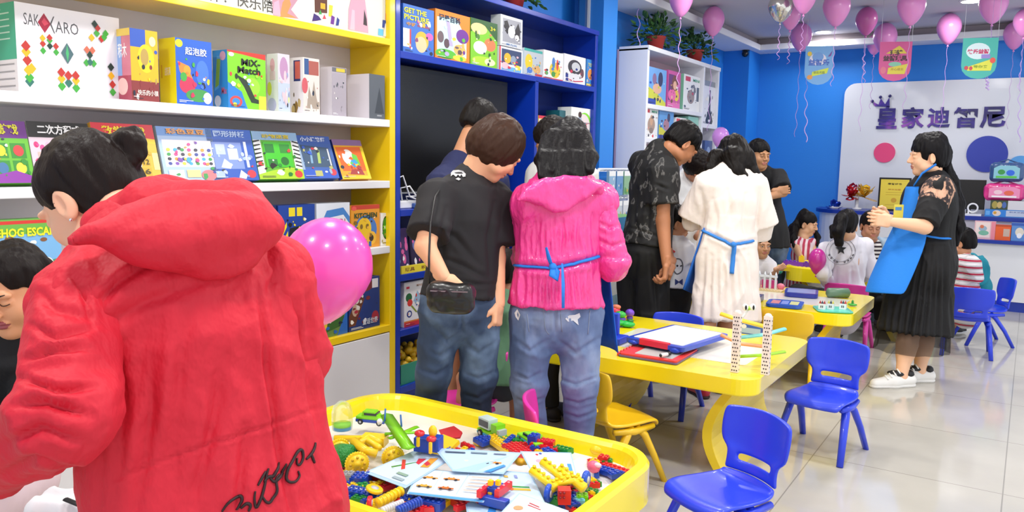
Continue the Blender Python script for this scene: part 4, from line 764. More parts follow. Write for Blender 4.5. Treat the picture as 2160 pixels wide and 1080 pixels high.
# wire display rack with packets in front of the pier
t = thing('display_rack', (-2.95, 6.1, 0), 'white wire peg rack hung with blister packs beside the blue pier', 'rack'); o = (-2.95, 6.1, 0)
k = MB()
for y in (5.9, 6.5): k.tube([(-3.0, y, 0), (-3.0, y, 1.36)], .012, mat('e8eaee', .35, metal=.2))
for z in (.6, .85, 1.1, 1.34): k.b2((-3.0, 5.9, z), (-2.99, 6.5, z+.03), mat('eef0f4', .4))
k.build('frame', t, o)
k = MB()
for z in (.85, 1.1, 1.34):
    for i in range(9): k.tube([(-2.99, 5.93+.066*i, z+.01), (-2.9, 5.93+.066*i, z+.02)], .004, mat('dfe2e8', .3, metal=.5), 5)
k.build('hook', t, o)['kind'] = 'stuff'
hp = [('93b8dc', 'pale blue'), ('d8dce4', 'white'), ('6a9ad0', 'mid blue'), ('e8e4e8', 'cream'), ('8ab89a', 'green'), ('c8d0dc', 'grey')]
for r_ in range(3):
    for i in range(4):
        c_, n_ = hp[(i*2+r_*3) % 6]
        m = MB(); m.b2((-.012, -.06, -.2), (.012, .06, 0), mat(c_, .25, coat=.4)).art((.0125, -.06, -.2), (0, .12, 0), (0, 0, .2), [('r', 0, .8, 1, 1, 'f2f4f8')]+rart(50+r_*5+i, ['4a80c0', 'e8e8f0', '8a4a50', '5a9a5a', 'c8b040'], 4, .2, .1, .8, .7))
        o_ = m.build('blister_pack'); o_.location = (-2.91, 5.97+.145*i, 1.345-.25*r_); tag(o_, f'{n_} hanging blister pack, {["top", "middle", "bottom"][r_]} row, {["leftmost", "second", "third", "rightmost"][i]} on the wire rack', 'packet')
toybox('large blue carton printed with pink hands standing in front of the wire rack', (-2.95, 5.35, .52), (-2.62, 5.95, 1.0), '3a7fb4', [('d', .3, .7, .1, .08, '3a60b0'), ('d', .25, .4, .1, .1, 'd85a90'), ('p', [(.6, .1), (.55, .6), (.75, .9), (.95, .8), (.8, .4), (.8, .1)], 'b0a0b8')], [('d', .35, .35, .12, .1, 'e05a94'), ('d', .3, .75, .1, .08, '3a68c0'), ('p', [(.62, .0), (.6, .3), (.5, .6), (.7, .9), (.9, .95), (.92, .4), (.85, 0)], 'b8a8bc')], top='5fae3c', sidecol='4087b8')
toybox('plain white carton stacked under the blue hand-print carton', (-2.97, 5.33, 0), (-2.6, 5.97, .518), 'd8dce0', [('r', .1, .6, .9, .8, '8ab0c8')])
packet((-2.93, 4.98, 1.0), .2, .27, 'aab4c8', [('p', [(.1, .1), (.3, .4), (.2, .8), (.45, .6), (.6, .9), (.55, .2)], '16181c'), ('d', .3, .3, .15, .12, 'f2f4f6'), ('d', .7, .5, .12, .2, 'e8eaf0')], 'crinkled clear packet with black and white toys beside the pink hood', .2)
# ---------------------------------------------------------------- tables and chairs
TY = mat('fae31a', .22, coat=.4); TYS = mat('efd020', .25, coat=.3)
def leg_slab(x, y0, y1, h, sgn, m):
    """curved slab leg: a C profile in x-z swept along y; sgn = outward direction"""
    b = MB(); n = 12; prof = []
    for i in range(n+1):
        t = i/n; z = h*(1-t); dx = -sgn*.10*math.sin(math.pi*t*.95)**1; prof.append((x+dx, z))
    V = []; F = []
    for px_, pz in prof:
        for y in (y0, y1):
            for s in (-1, 1): V.append((px_+s*.022, y, pz))
    for i in range(n):
        a = i*4; c = a+4
        F += [(a, c, c+2, a+2), (a+1, a+3, c+3, c+1), (a, a+1, c+1, c), (a+2, c+2, c+3, a+3)]
    F += [(0, 2, 3, 1), (n*4, n*4+1, n*4+3, n*4+2)]
    b.add(V, F, m, False); return b
def play_table(x0, y0, x1, y1, label, tub=False, h=.5):
    c = ((x0+x1)/2, (y0+y1)/2, 0); t = thing('play_table', c, label, 'table')
    if tub:
        b = MB(); outer = rrect(x0, y0, x1, y1, .17, 10); rim = rrect(x0+.034, y0+.034, x1-.034, y1-.034, .14, 10); inn = rrect(x0+.044, y0+.044, x1-.044, y1-.044, .13, 10); n = len(outer)
        rings = [(outer, h-.125), (outer, h-.012), (rrect(x0+.008, y0+.008, x1-.008, y1-.008, .165, 10), h), (rim, h), (inn, h-.012), (rrect(x0+.056, y0+.056, x1-.056, y1-.056, .12, 10), h-.062)]
        V = []; F = []
        for P, z in rings: V += [(x, y, z) for x, y in P]
        for k in range(len(rings)-1):
            for i in range(n): F.append((k*n+i, k*n+(i+1) % n, (k+1)*n+(i+1) % n, (k+1)*n+i))
        F.append(tuple(range(n))[::-1]); b.add(V, F, TY, False); b.build('tub_rim', t, c)
        b = MB(); b.prism(rrect(x0+.05, y0+.05, x1-.05, y1-.05, .12, 10), h-.08, h-.054, mat('eeeae4', .4)); b.build('tub_floor', t, c)['label'] = 'white inner base'
        # pale sloping liner on the far side
    else:
        b = MB(); b.prism(rrect(x0, y0, x1, y1, .1, 8), h-.075, h, TY); b.build('tabletop', t, c, .008)
        b = MB(); b.prism(rrect(x0+.25, y0+.26, x1-.12, y1-.3, .03, 4), h, h+.0015, mat('e9e6d8', .25, coat=.4)); b.build('inlay', t, c)['label'] = 'white inlaid centre panel'
    for x, s in ((x0+.13, -1), (x1-.13, 1)): leg_slab(x, y0+.1, y1-.1, h-.08, s, TYS).build('leg', t, c)
    return t
play_table(-2.13, 1.465, -.915, 2.345, 'yellow rimmed building table heaped with bricks, nearest the camera', True)
play_table(-2.03, 3.33, -.92, 4.37, 'yellow table carrying drawing boards and a marble ramp')
play_table(-2.32, 5.2, -.87, 6.15, 'yellow table behind the orange-beige dress holding a toy house and blue cases')
play_table(-1.75, 6.98, -.7, 7.6, 'yellow tub table of coloured blocks between striped-dress girl and seated women', True, .56)
def play_chair(name_label, loc, a, col, legc=None):
    """moulded stacking chair for children; front looks along the world direction a (degrees from +y, counter-clockwise)"""
    m = mat(col, .32, coat=.2, bump=(400, .05)); t = thing('kids_chair', loc, name_label, 'chair', rz=math.radians(a)); t.scale = (.96, .96, .93)
    # local frame: seat centre at origin, front towards +y, back at -y
    def sheet(prof, width, curve, hole=None, th=.014):
        n = len(prof); M_ = 12; V = []; F = []
        for i, (y, z) in enumerate(prof):
            for j in range(M_+1):
                s = -1+2*j/M_; w = width[i]; V.append((s*w, y+curve[i][0]*s*s, z+curve[i][1]*s*s))
        for i in range(n-1):
            for j in range(M_):
                if hole and hole[0] <= i < hole[1] and hole[2] <= j < hole[3]: continue
                F.append((i*(M_+1)+j, i*(M_+1)+j+1, (i+1)*(M_+1)+j+1, (i+1)*(M_+1)+j))
        return V, F
    sp = [(.165, .268), (.16, .285), (.14, .296), (.08, .293), (0, .285), (-.08, .283), (-.125, .29), (-.15, .306), (-.162, .325)]
    sw = [.13, .145, .155, .16, .158, .152, .142, .135, .13]; scv = [(-.02, 0), (-.02, .0), (-.015, .004), (0, .01), (0, .012), (0, .014), (.01, .012), (.02, .005), (.025, .0)]
    V, F = sheet(sp, sw, scv); o1 = mesh_obj('seat', V, F, [m], None, t, True)
    bp = [(-.162, .325), (-.168, .345), (-.173, .368), (-.178, .392), (-.183, .412), (-.186, .43), (-.192, .47), (-.198, .51), (-.204, .552), (-.207, .574), (-.208, .58)]
    bw = [.13, .126, .124, .124, .130, .160, .166, .168, .166, .158, .150]; bc = [(.025, 0), (.03, 0), (.033, 0), (.035, 0), (.037, 0), (.04, 0), (.045, 0), (.045, -.002), (.045, -.006), (.043, -.01), (.042, -.012)]
    V, F = sheet(bp, bw, bc, (2, 3, 2, 10)); o2 = mesh_obj('backrest', V, F, [m], None, t, True)
    for o_ in (o1, o2):
        q = o_.modifiers.new('s', 'SOLIDIFY'); q.thickness = .016; q.offset = -1 if o_ is o1 else 0; q = o_.modifiers.new('u', 'SUBSURF'); q.levels = 1; q.render_levels = 1
    for sx in (-1, 1):
        for sy in (-1, 1):
            b = MB(); b.tube([(sx*.125, .015*sy+.01, .286), (sx*.143, .055*sy+.01, .245), (sx*.156, .115*sy+.0, .14), (sx*.170, .18*sy-.005, .0)], [.022, .021, .0185, .0165], m, 10, flat=.85); b.build('leg', t)
    for sx in (-1, 1):
        b = MB(); b.tube([(sx*.14, .12, .278), (sx*.147, .0, .27), (sx*.135, -.11, .278)], [.014, .018, .014], m, 8); b.build('side_rail', t)
    return t
BC, YC, PC = '2440dc', 'f2c41c', 'e83aa8'
play_chair('blue plastic chair empty at the right corner of the drawing table', (-.79, 4.1, 0), 170, BC)
play_chair('blue plastic chair nearest the camera, beside the building table corner', (-.83, 2.66, 0), 152, BC)
play_chair('blue plastic chair with its back showing above the far side of the drawing table', (-1.69, 4.27, 0), 180, BC)
play_chair('yellow plastic chair behind legs of woman in pink jacket', (-1.50, 3.185, 0), -25, YC)
play_chair('yellow plastic chair tucked at the near side of the toy house table', (-1.2, 5.14, 0), 0, YC)
play_chair('bright pink plastic chair seen edge-on at rim of the building table', (-1.37, 2.58, 0), -58, PC)
play_chair('bright pink plastic chair behind the legs of woman in black T-shirt', (-2.2, 2.98, 0), 150, PC)
play_chair('magenta plastic chair under the seated woman with star jacket', (-1.12, 6.56, 0), 0, 'dc3aa4')
play_chair('blue plastic chair under the boy in striped shirt', (-.33, 6.97, 0), 5, BC)
play_chair('blue plastic chair rightmost, turned sideways near the counter', (-.25, 7.5, 0), 112, BC)
# ---------------------------------------------------------------- the people
w = lambda x, y, d: W(x, y, d)
IMR, IMF = RH, FH      # horizontal world directions: to the right / away from the camera
def down(p, z=.08, dx=0, dy=0): return np.array([p[0], p[1], z])+IMR*dx+IMF*dy
DENIM = pat('denim_worn', None, [(.3, '44567a'), (.5, '64779e'), (.72, '98a8c6')], 6, .8, (1, 1, .7), detail=5, bump=.1)
DENIMD = pat('denim_dark', None, [(.32, '1d2a3e'), (.5, '2f425e'), (.75, '7890ac')], 4.5, .8, (1, 1, .8), detail=5, bump=.1)
def ribbon_on(root, name, pts, r, m, origin, flat=.4): 
    b = MB(); b.tube(pts, r, m, 8, flat=flat); return b.build(name, root, origin)
# --- woman in red jacket, nearest
J = dict(nb=w(342, 492, 1.37), pv=w(468, 1092, 1.42), shL=w(168, 640, 1.26), elL=w(140, 880, 1.14), wrL=w(-40, 985, 1.34), shR=w(574, 585, 1.45), elR=w(618, 745, 1.50), wrR=w(560, 870, 1.75))
J['hpL'] = J['pv']-IMR*.09; J['hpR'] = J['pv']+IMR*.09; J['knL'] = down(J['hpL'], .45); J['knR'] = down(J['hpR'], .45); J['anL'] = down(J['hpL']); J['anR'] = down(J['hpR'])
p = Person('woman in bright red hooded jacket, back to camera, hair in a high bun, leaning left', J, 1.0, 'efb896', hd=(w(196, 424, 1.46), -72, 36, -4, .97), hands=[dict(w='L', d=-IMR+IMF*.5, b=UP, side=1)])
RED = mat('ce142e', .66, bump=(13, .7, .03), aniso=(1, 1, .6))
ax = p.up
def ex(S):
    S.cone(w(385, 600, 1.40), w(425, 760, 1.41), .165, .185, .05, p.fw, .62); S.cone(w(425, 760, 1.41), w(472, 1120, 1.43), .185, .224, .05, p.fw, .72)
    S.cone(w(545, 600, 1.27), w(560, 780, 1.255), .005, .006, .006, op='s'); S.cone(w(560, 780, 1.255), w(600, 1080, 1.27), .006, .006, .006, op='s')
RL = [([(538, 590), (556, 740), (580, 900), (612, 1085)], 7, .010), ([(192, 652), (250, 600), (335, 545)], 8, .008), ([(200, 700), (300, 640), (420, 600)], 12, .006), ([(624, 560), (636, 700), (660, 860), (700, 1040)], 7, .008), ([(560, 620), (600, 560), (622, 520)], 7, .006),
      ([(330, 760), (318, 900), (290, 1070)], 12, .007), ([(470, 760), (450, 900), (405, 1070)], 13, .007), ([(240, 1010), (450, 935), (560, 900), (700, 850)], 4, .003), ([(400, 640), (380, 760), (370, 900)], 14, .005), ([(660, 900), (672, 1000), (690, 1080)], 8, .006), ([(520, 900), (510, 990), (500, 1085)], 10, .006), ([(250, 720), (262, 860), (262, 1000)], 10, .006)]
AL = [([(60, 760), (110, 745), (180, 740)], 7, .009), ([(50, 800), (120, 830), (195, 820)], 7, .010), ([(40, 860), (100, 850), (190, 880)], 8, .010), ([(75, 690), (120, 720), (185, 700)], 7, .007), ([(20, 930), (90, 900), (180, 930)], 8, .009), ([(0, 1000), (80, 960), (160, 990)], 9, .008), ([(150, 560), (175, 620), (192, 690)], 6, .006), ([(90, 620), (120, 660), (180, 670)], 9, .006), ([(640, 600), (648, 680), (652, 740)], 6, .006)]
p.garment('jacket', RED, lines=RL, top=1, hem=-.10, off=.020, sleeve=None, armoff=.0, f=(.0062, 7.5), res=.0050, extra=ex, aniso=(1, 1, .5), seed=2, armk=.008)
jk = p.last
p.sleeves(RED, .068, .058, lines=AL, seed=4, f=(.0036, 9))
R = frame(p.fw, ax); c0 = w(400, 490, 1.275); n0 = R[:, 1]
def onplane(P): 
    out = []
    for x, y in P:
        r = ray(x, y); o_ = np.array([0, 0, CAMH]); t = ((c0-o_)@n0)/(r@n0); q = (o_+t*r-c0)@R; out.append((q[0], q[2]))
    return out
S = Sdf(.005)
S.poly(c0, R, onplane([(142, 512), (200, 503), (280, 522), (360, 556), (430, 588), (480, 580), (530, 556), (562, 512), (572, 470), (548, 432), (500, 412), (430, 405), (360, 408), (300, 425), (240, 450), (190, 480)]), .026, .02)
S.cone(w(205, 474, 1.33), w(320, 436, 1.34), .02, .036, .02); S.cone(w(320, 436, 1.34), w(500, 436, 1.37), .036, .034, .02); S.cone(w(500, 436, 1.37), w(556, 480, 1.34), .034, .028, .02); S.ell(w(410, 500, 1.27), (.105, .045, .045), R, .03)
mu = Multi(); mu.add(S.mesh(folds(.005, 7, (1, 1, .8), 3)), RED); mu.build('hood', p.root, p.o)
p.garment('trousers', mat('23242c', .8), legs=2, off=-.02)
p.shoes(mat('2a2a2e', .6), mat('d8d8d8', .6))
bun = [(w(264, 314, 1.46), w(272, 298, 1.46), .031, .028), (w(284, 306, 1.45), w(288, 322, 1.45), .022, .02), (w(262, 332, 1.46), w(280, 338, 1.45), .022, .02), (w(255, 300, 1.45), w(268, 292, 1.44), .016, .016)]
p.hair('short', '1d1513', bun, res=.0033, front=.066, side=.05, nape=-.06, vol=.5, lk=.004)
b = MB(); b.ell(p.H(-.079, -.004, -.034), (.0035, .0035, .0035), mat('e8e8ec', .15, metal=.9), 8); b.build('earring', p.root, p.o)
# looping black brush lettering printed across the lower back, laid onto the jacket surface
from mathutils.bvhtree import BVHTree
def bvh_of(o):
    me = o.data; M_ = o.matrix_world; off = Vector(p_off(o)); return BVHTree.FromPolygons([Vector(v.co)+off for v in me.vertices], [tuple(f.vertices) for f in me.polygons])
def p_off(o):
    v = Vector((0, 0, 0)); q = o
    while q is not None: v += q.location; q = q.parent
    return v
def project(obj, px, lift=.0015):
    bv = project.c.get(obj.name) or bvh_of(obj); project.c[obj.name] = bv; out = []
    for x, y in px:
        r = ray(x, y); h = bv.ray_cast(Vector((0, 0, CAMH)), Vector(nrm(r)))
        if h[0] is not None: out.append(np.array(h[0])+np.array(h[1])*lift)
    return out
project.c = {}
def smooth_px(P, n=5):
    P = [np.array(q, float) for q in P]; out = []
    for i in range(len(P)-1):
        p0, p1, p2, p3 = P[max(i-1, 0)], P[i], P[i+1], P[min(i+2, len(P)-1)]
        for k in range(n):
            t = k/n; out.append(.5*((2*p1)+(-p0+p2)*t+(2*p0-5*p1+4*p2-p3)*t*t+(-p0+3*p1-3*p2+p3)*t**3))
    return out+[P[-1]]
b = MB()
def stroke(P, r): 
    q = project(jk, smooth_px(P))
    if len(q) > 2: b.tube(q, [r*(.55+.45*math.sin(math.pi*(i+.6)/(len(q)+.2))) for i in range(len(q))], mat('2a0a10', .6), 6)
for P, r in (([(468, 1079), (480, 1062), (495, 1050), (508, 1046), (511, 1054), (505, 1066), (498, 1076)], .0028), ([(508, 1072), (520, 1062), (528, 1066), (524, 1078)], .003), ([(538, 1036), (536, 1052), (540, 1070), (548, 1056), (556, 1030), (562, 1000), (566, 988)], .0026), ([(543, 1024), (552, 1008), (560, 994)], .0026), ([(552, 1046), (560, 1058), (568, 1060), (574, 1052), (584, 1036), (582, 1012), (588, 1000)], .0028), ([(556, 1016), (566, 1006), (576, 1004), (584, 990), (587, 976)], .003), ([(568, 1006), (578, 1016), (588, 1008), (597, 992), (605, 978)], .003), ([(628, 994), (631, 1004), (622, 1016), (610, 1016), (604, 1006), (608, 988), (618, 968), (628, 952), (636, 950), (638, 966), (632, 980), (626, 978), (626, 966)], .003), ([(645, 969), (655, 958), (662, 944), (664, 934)], .003), ([(656, 958), (659, 970), (662, 976)], .003)):
    stroke(P, r)
b.build('printed_lettering', jk, p.o)
# --- seated woman at the left edge
J = dict(nb=w(34, 712, 2.12), pv=w(-30, 1010, 2.3), shL=w(-60, 760, 2.15), shR=w(85, 770, 2.22), elL=w(-90, 900, 2.1), wrL=w(-20, 960, 1.95), elR=w(70, 880, 2.05), wrR=w(10, 955, 1.92))
J['hpL'] = J['pv']-IMR*.09; J['hpR'] = J['pv']+IMR*.09; J['knL'] = J['hpL']-IMF*.38+[0, 0, .02]; J['knR'] = J['hpR']-IMF*.38+[0, 0, .02]; J['anL'] = down(J['knL'], .08, 0, .05); J['anR'] = down(J['knR'], .08, 0, .05)
J['toeL'] = J['anL']-IMF*.1; J['toeR'] = J['anR']-IMF*.1
p = Person('dark-haired woman in black top looking down at the left edge of photo', J, 1.0, 'd99b72', hd=(w(34, 616, 2.05), 184, 16, 3, 1.0), eyes=1, lips='9a4a50')
p.garment('top', mat('17171a', .85, bump=(80, .2)), top=1, hem=-.05, off=.02, sleeve=1.8, f=(.004, 8), neck=.01)
p.garment('trousers', mat('e6cfd8', .8), legs=2, off=.02)
p.shoes(mat('303036', .6), mat('d8d8d8', .6))
p.hair('short', '17100e', [(p.H(0, -.1, .02), p.H(0, -.11, -.04), .04, .035)], front=.088, side=.03, nape=-.06, vol=.6)
# --- man in navy T-shirt
J = dict(nb=w(968, 348, 4.00), pv=w(985, 560, 4.15), shL=w(935, 385, 3.90), elL=w(925, 490, 3.85), wrL=w(950, 570, 4.10), shR=w(1040, 385, 4.20), elR=w(1060, 490, 4.25), wrR=w(1060, 560, 4.35))
J['hpL'] = J['pv']-IMR*.085; J['hpR'] = J['pv']+IMR*.085; J['knL'] = down(J['hpL'], .48); J['knR'] = down(J['hpR'], .48); J['anL'] = down(J['hpL']); J['anR'] = down(J['hpR'])
p = Person('man in navy T-shirt bending towards the television shelf', J, 1.05, 'c98f6a', hd=(w(1010, 268, 4.07), 40, 28, 0, 1.05))
p.garment('t_shirt', mat('1d2450', .8), top=1, hem=-.06, off=.02, sleeve=.75, slr=(0, .01), f=(.004, 8))
p.garment('shorts', mat('16171b', .85), legs=1, lgr=(0, .01), off=.016)
p.shoes(mat('303036', .6), mat('d8d8d8', .6)); p.hair('short', '151110', vol=.9, front=.06, side=.02, nape=-.03)
# --- woman in black T-shirt with bag
J = dict(nb=w(990, 378, 3.14), pv=w(972, 640, 3.15), shL=w(922, 416, 3.02), elL=w(897, 520, 2.90), wrL=w(938, 588, 2.86), shR=w(1044, 420, 3.24), elR=w(1046, 545, 3.20), wrR=w(1052, 640, 3.14))
J['hpL'] = w(935, 640, 3.12); J['hpR'] = w(1012, 645, 3.18); J['knL'] = w(916, 790, 3.14); J['knR'] = w(1010, 795, 3.18); J['anL'] = down(w(890, 1000, 3.34)); J['anR'] = down(w(996, 1000, 3.36))
p = Person('woman with short brown hair and black T-shirt, one hand on a black bag', J, .95, 'f0b48c', hd=(w(1046, 318, 3.14), 62, 42, 0, 1.04),
           hands=[dict(w='L', d=w(962, 610, 2.84)-w(938, 588, 2.86), b=-IMF+UP*.6, side=1, curl=35, point=True, s=1.0), dict(w='R', d=w(1047, 692, 3.12)-w(1052, 640, 3.14), b=IMR*.9-IMF*.4, side=1, curl=48)])
p.garment('t_shirt', mat('1b191c', .8), lines=[([(905, 470), (960, 500), (1010, 560)], 6, .007), ([(1040, 430), (1030, 500), (1034, 580)], 5, .008), ([(925, 540), (975, 560), (1030, 590)], 5, .007), ([(940, 440), (930, 500), (935, 570)], 6, .007), ([(960, 590), (1000, 600), (1040, 600)], 4, .006)], top=1, hem=.03, off=.018, sleeve=.78, slr=(0, .014), f=(.004, 7), flare=.01)
ts = p.last
b = MB(); gm = mat('b8b8ba', .6)
for P in ([(951, 374), (952, 366), (957, 361), (968, 360), (977, 362), (982, 368), (981, 374), (976, 375), (973, 369), (970, 374), (966, 370), (962, 375), (956, 370)], [(960, 379), (966, 376), (972, 379), (967, 382)]):
    q = project(ts, P, .004)
    if len(q) == len(P): b.add(q, [tuple(range(len(q)))], gm)
b.build('printed_emblem', ts, p.o)
p.garment('jeans', DENIMD, lines=[([(912, 690), (945, 720), (975, 700)], 4, .006), ([(980, 720), (1010, 745), (1045, 720)], 4, .006), ([(985, 790), (1010, 800), (1040, 785)], 4, .006), ([(895, 780), (920, 790), (945, 775)], 4, .006), ([(905, 740), (930, 750), (955, 735)], 4, .005), ([(985, 830), (1010, 838), (1035, 822)], 4, .006), ([(972, 650), (974, 700)], 3, .006)], legs=2, off=.010, lgr=(-.005, .005), f=(.0045, 9), aniso=(1, 1, .9), label='dark blue faded jeans')
p.shoes(mat('303036', .6), mat('d8d8d8', .6))
p.hair('bob', '3a2419', vol=1.05, front=.05, side=.045, nape=-.1)
bg_o = w(952, 628, 2.78); S = Sdf(.005); R = frame(nrm(IMF+IMR*.1), UP)
S.box(bg_o, (.082, .036, .052), R, .03, .01); S.box(bg_o+R@[0, -.012, .02], (.078, .034, .03), R, .025, .008)
V, F = S.mesh(folds(.0028, 13, (1, 1, 1), 4)); o = mesh_obj('bag_body', V, F, [mat('0c0c0e', .38, coat=.15)], None, None, True, bg_o)
bag = thing('shoulder_bag', bg_o, 'small glossy black leather bag slung across the black-T-shirt woman', 'bag'); o.parent = bag
b = MB(); st = [w(905, 598, 2.76), w(905, 540, 2.78), w(908, 470, 2.84), w(918, 415, 2.90), w(935, 388, 2.98), w(975, 372, 3.10)]; b.tube([np.array(q) for q in st], .004, mat('0c0c0e', .4), 6); b.build('strap', bag, bg_o)
b = MB(); b.box(bg_o+R@[0, -.048, .03], (.13, .004, .004), mat('9a9aa0', .3, metal=.9), R=R); b.build('zip', bag, bg_o)
# --- woman hidden behind pink jacket
J = dict(nb=w(1180, 345, 4.28), pv=w(1195, 580, 4.33), shL=w(1140, 372, 4.18), elL=w(1122, 450, 4.13), wrL=w(1110, 410, 3.93), shR=w(1232, 378, 4.38), elR=w(1250, 470, 4.38), wrR=w(1230, 540, 4.28))
J['hpL'] = J['pv']-IMR*.085; J['hpR'] = J['pv']+IMR*.085; J['knL'] = down(J['hpL'], .45); J['knR'] = down(J['hpR'], .45); J['anL'] = down(J['hpL']); J['anR'] = down(J['hpR'])
p = Person('woman in pale grey top mostly hidden behind the pink-jacketed woman', J, .98, 'c08a66', hd=(w(1168, 300, 4.18), -95, 32, 0, 1.0))
p.garment('top', mat('c9cac6', .8), top=1, hem=-.1, off=.02, sleeve=1.5, f=(.004, 8)); p.garment('trousers', mat('2a2c34', .8), legs=2, off=.014)
p.shoes(mat('303036', .6)); p.hair('short', '17110f', vol=.9, front=.06, side=.035, nape=-.05)
# --- woman in pink jacket with apron
J = dict(nb=w(1185, 405, 3.22), pv=w(1172, 655, 3.24), shL=w(1118, 430, 3.14), elL=w(1116, 545, 3.34), wrL=w(1140, 560, 3.56), shR=w(1258, 425, 3.24), elR=w(1292, 555, 3.24), wrR=w(1262, 538, 3.46))
J['hpL'] = w(1124, 665, 3.22); J['hpR'] = w(1222, 662, 3.26); J['knL'] = w(1116, 812, 3.22); J['knR'] = w(1224, 812, 3.26); J['anL'] = down(w(1125, 1040, 3.34)); J['anR'] = down(w(1220, 1040, 3.38))
p = Person('woman in glossy pink hooded jacket, worn jeans and blue apron, seen from behind', J, .98, 'e0a884', hd=(w(1200, 318, 3.34), 4, 50, 0, 1.05), bodyr=1.05,
           hands=[dict(w='R', d=UP*.8-IMR*.4, b=IMR, side=-1, curl=60)])
PINK = mat('f03c92', .35, bump=(24, .9, .02), coat=.35, aniso=(1, 1, .35))
def ex(S):
    S.cone(mid(J['pv'], J['nb'], .7), mid(J['pv'], J['nb'], .36), .152, .146, .04, p.fw, .68); S.cone(mid(J['pv'], J['nb'], .36), J['pv']+p.up*.02, .144, .178, .04, p.fw, .72)
rq = random.Random(9); PL = [([(1112+i*9.5+rq.uniform(-3, 3), 455+rq.uniform(-10, 30)), (1110+i*9.7+rq.uniform(-4, 4), 500), (1108+i*10+rq.uniform(-3, 3), 548+rq.uniform(-20, 0))], 2.6, .006) for i in range(15)]
PL += [([(1095+i*13+rq.uniform(-3, 3), 575), (1092+i*13.6+rq.uniform(-4, 4), 610), (1090+i*14, 645)], 3.2, .007) for i in range(13)]+[([(1085, 562), (1165, 567), (1262, 543)], 6, .012)]
PA = [([(1262, 470), (1285, 480), (1308, 475)], 4, .007), ([(1262, 505), (1290, 520), (1318, 510)], 4, .007), ([(1264, 540), (1290, 545), (1322, 545)], 5, .006), ([(1275, 420), (1285, 460), (1290, 520)], 4, .005), ([(1300, 430), (1308, 470), (1314, 520)], 3, .005), ([(1090, 470), (1110, 480)], 4, .006), ([(1088, 520), (1112, 530)], 4, .006)]
p.garment('jacket', PINK, lines=PL, top=1, hem=.025, off=.026, sleeve=None, armoff=.006, f=(.0055, 10), aniso=(1.3, 1.3, .35), extra=ex, flare=.02, seed=5)
jk2 = p.last
p.sleeves(PINK, .070, .05, t=1.85, lines=PA, seed=6, f=(.0028, 11))
R = frame(p.fw, p.up); c0 = w(1180, 400, 3.07); n0 = R[:, 1]; S = Sdf(.0055)
S.poly(c0, R, onplane([(1090, 424), (1108, 396), (1150, 378), (1190, 370), (1235, 374), (1266, 392), (1250, 408), (1222, 424), (1196, 446), (1168, 448), (1140, 432), (1112, 424)]), .022, .018)
S.cone(w(1102, 408, 3.1), w(1150, 382, 3.14), .018, .034, .03); S.cone(w(1150, 382, 3.14), w(1225, 380, 3.16), .034, .034, .03); S.cone(w(1225, 380, 3.16), w(1262, 398, 3.15), .034, .02, .03)
mu = Multi(); mu.add(S.mesh(folds(.004, 10, (1, 1, 1), 7)), PINK); mu.build('hood', p.root, p.o)
p.garment('jeans', DENIM, lines=[([(1090, 720), (1120, 740), (1160, 715)], 4, .006), ([(1180, 720), (1215, 745), (1262, 712)], 4, .006), ([(1185, 800), (1215, 812), (1255, 795)], 3, .006), ([(1188, 840), (1220, 850), (1255, 838)], 3, .006), ([(1190, 870), (1220, 880), (1252, 868)], 3, .006), ([(1090, 790), (1115, 800), (1142, 785)], 3, .006), ([(1170, 645), (1172, 700)], 3, .007), ([(1095, 840), (1118, 848), (1145, 838)], 3, .006)], legs=2, off=.006, lgr=(-.003, .006), f=(.0045, 9), aniso=(1, 1, .9), label='light blue worn jeans', seed=3)
jn = p.last
b = MB(); pm_ = mat('d8d8dc', .85)
for P in ([(1192, 672), (1200, 665), (1212, 664), (1222, 660), (1224, 668), (1218, 674), (1220, 686), (1208, 676), (1198, 678)], [(1086, 660), (1092, 652), (1098, 664), (1094, 676), (1088, 668)]):
    q = project(jn, P, .002)
    if len(q) == len(P): b.add(q, [tuple(range(len(q)))], pm_)
for P in ([(1112, 662), (1116, 700)], [(1146, 640), (1150, 690), (1158, 705)], [(1182, 655), (1186, 700)], [(1244, 655), (1240, 705)]):
    q = project(jn, smooth_px(P, 4), .001)
    if len(q) > 1: b.tube(q, .0018, mat('8a96ac', .8), 5)
b.build('seam_and_rips', jn, p.o)
p.shoes(mat('e0e0e0', .6)); 
locks = []
rr = random.Random(5)
for i in range(15):
    x = 1140+i*7.8; y1 = 378+rr.uniform(-14, 10)-abs(i-7)*1.0; locks += chain([w(1158+i*5.2, 290, 3.26), w(x, 335, 3.16), w(x+rr.uniform(-3, 3), y1, 3.09)], [.03, .022, .009])
p.hair('long', '121012', locks, vol=1.0, front=.05, side=.05, nape=-.12)
APR = mat('1f7fe0', .7, bump=(120, .15))
def tie(P, obj, m=APR, r=.012, fl=.25, nm='apron_tie', q0=5):
    q = project(obj, smooth_px(P, q0), .004); b = MB()
    if len(q) > 1: b.tube(q, r, m, 8, flat=fl)
    return b.build(nm, p.root, p.o)
tie([(1087, 559), (1120, 563), (1165, 565)], jk2, r=.009, fl=.6); tie([(1165, 565), (1210, 556), (1262, 540)], jk2, r=.011, fl=.6)
b = MB(); q = [w(1186, 556, 3.05), w(1188, 600, 3.03), w(1188, 650, 3.03)]; b.tube(q, [.008, .014, .012], APR, 8, flat=.25)
b.tube([w(1165, 565, 3.05), w(1158, 545, 3.03), w(1152, 522, 3.04)], [.008, .012, .007], APR, 8, flat=.35); b.tube([w(1165, 562, 3.04), w(1166, 580, 3.02), w(1172, 588, 3.03), w(1176, 572, 3.04), w(1168, 562, 3.04)], [.008, .016, .014, .012, .008], APR, 8, flat=.4); b.ell(w(1166, 563, 3.04), (.016, .016, .016), APR, 10)
b.build('apron_bow', p.root, p.o)
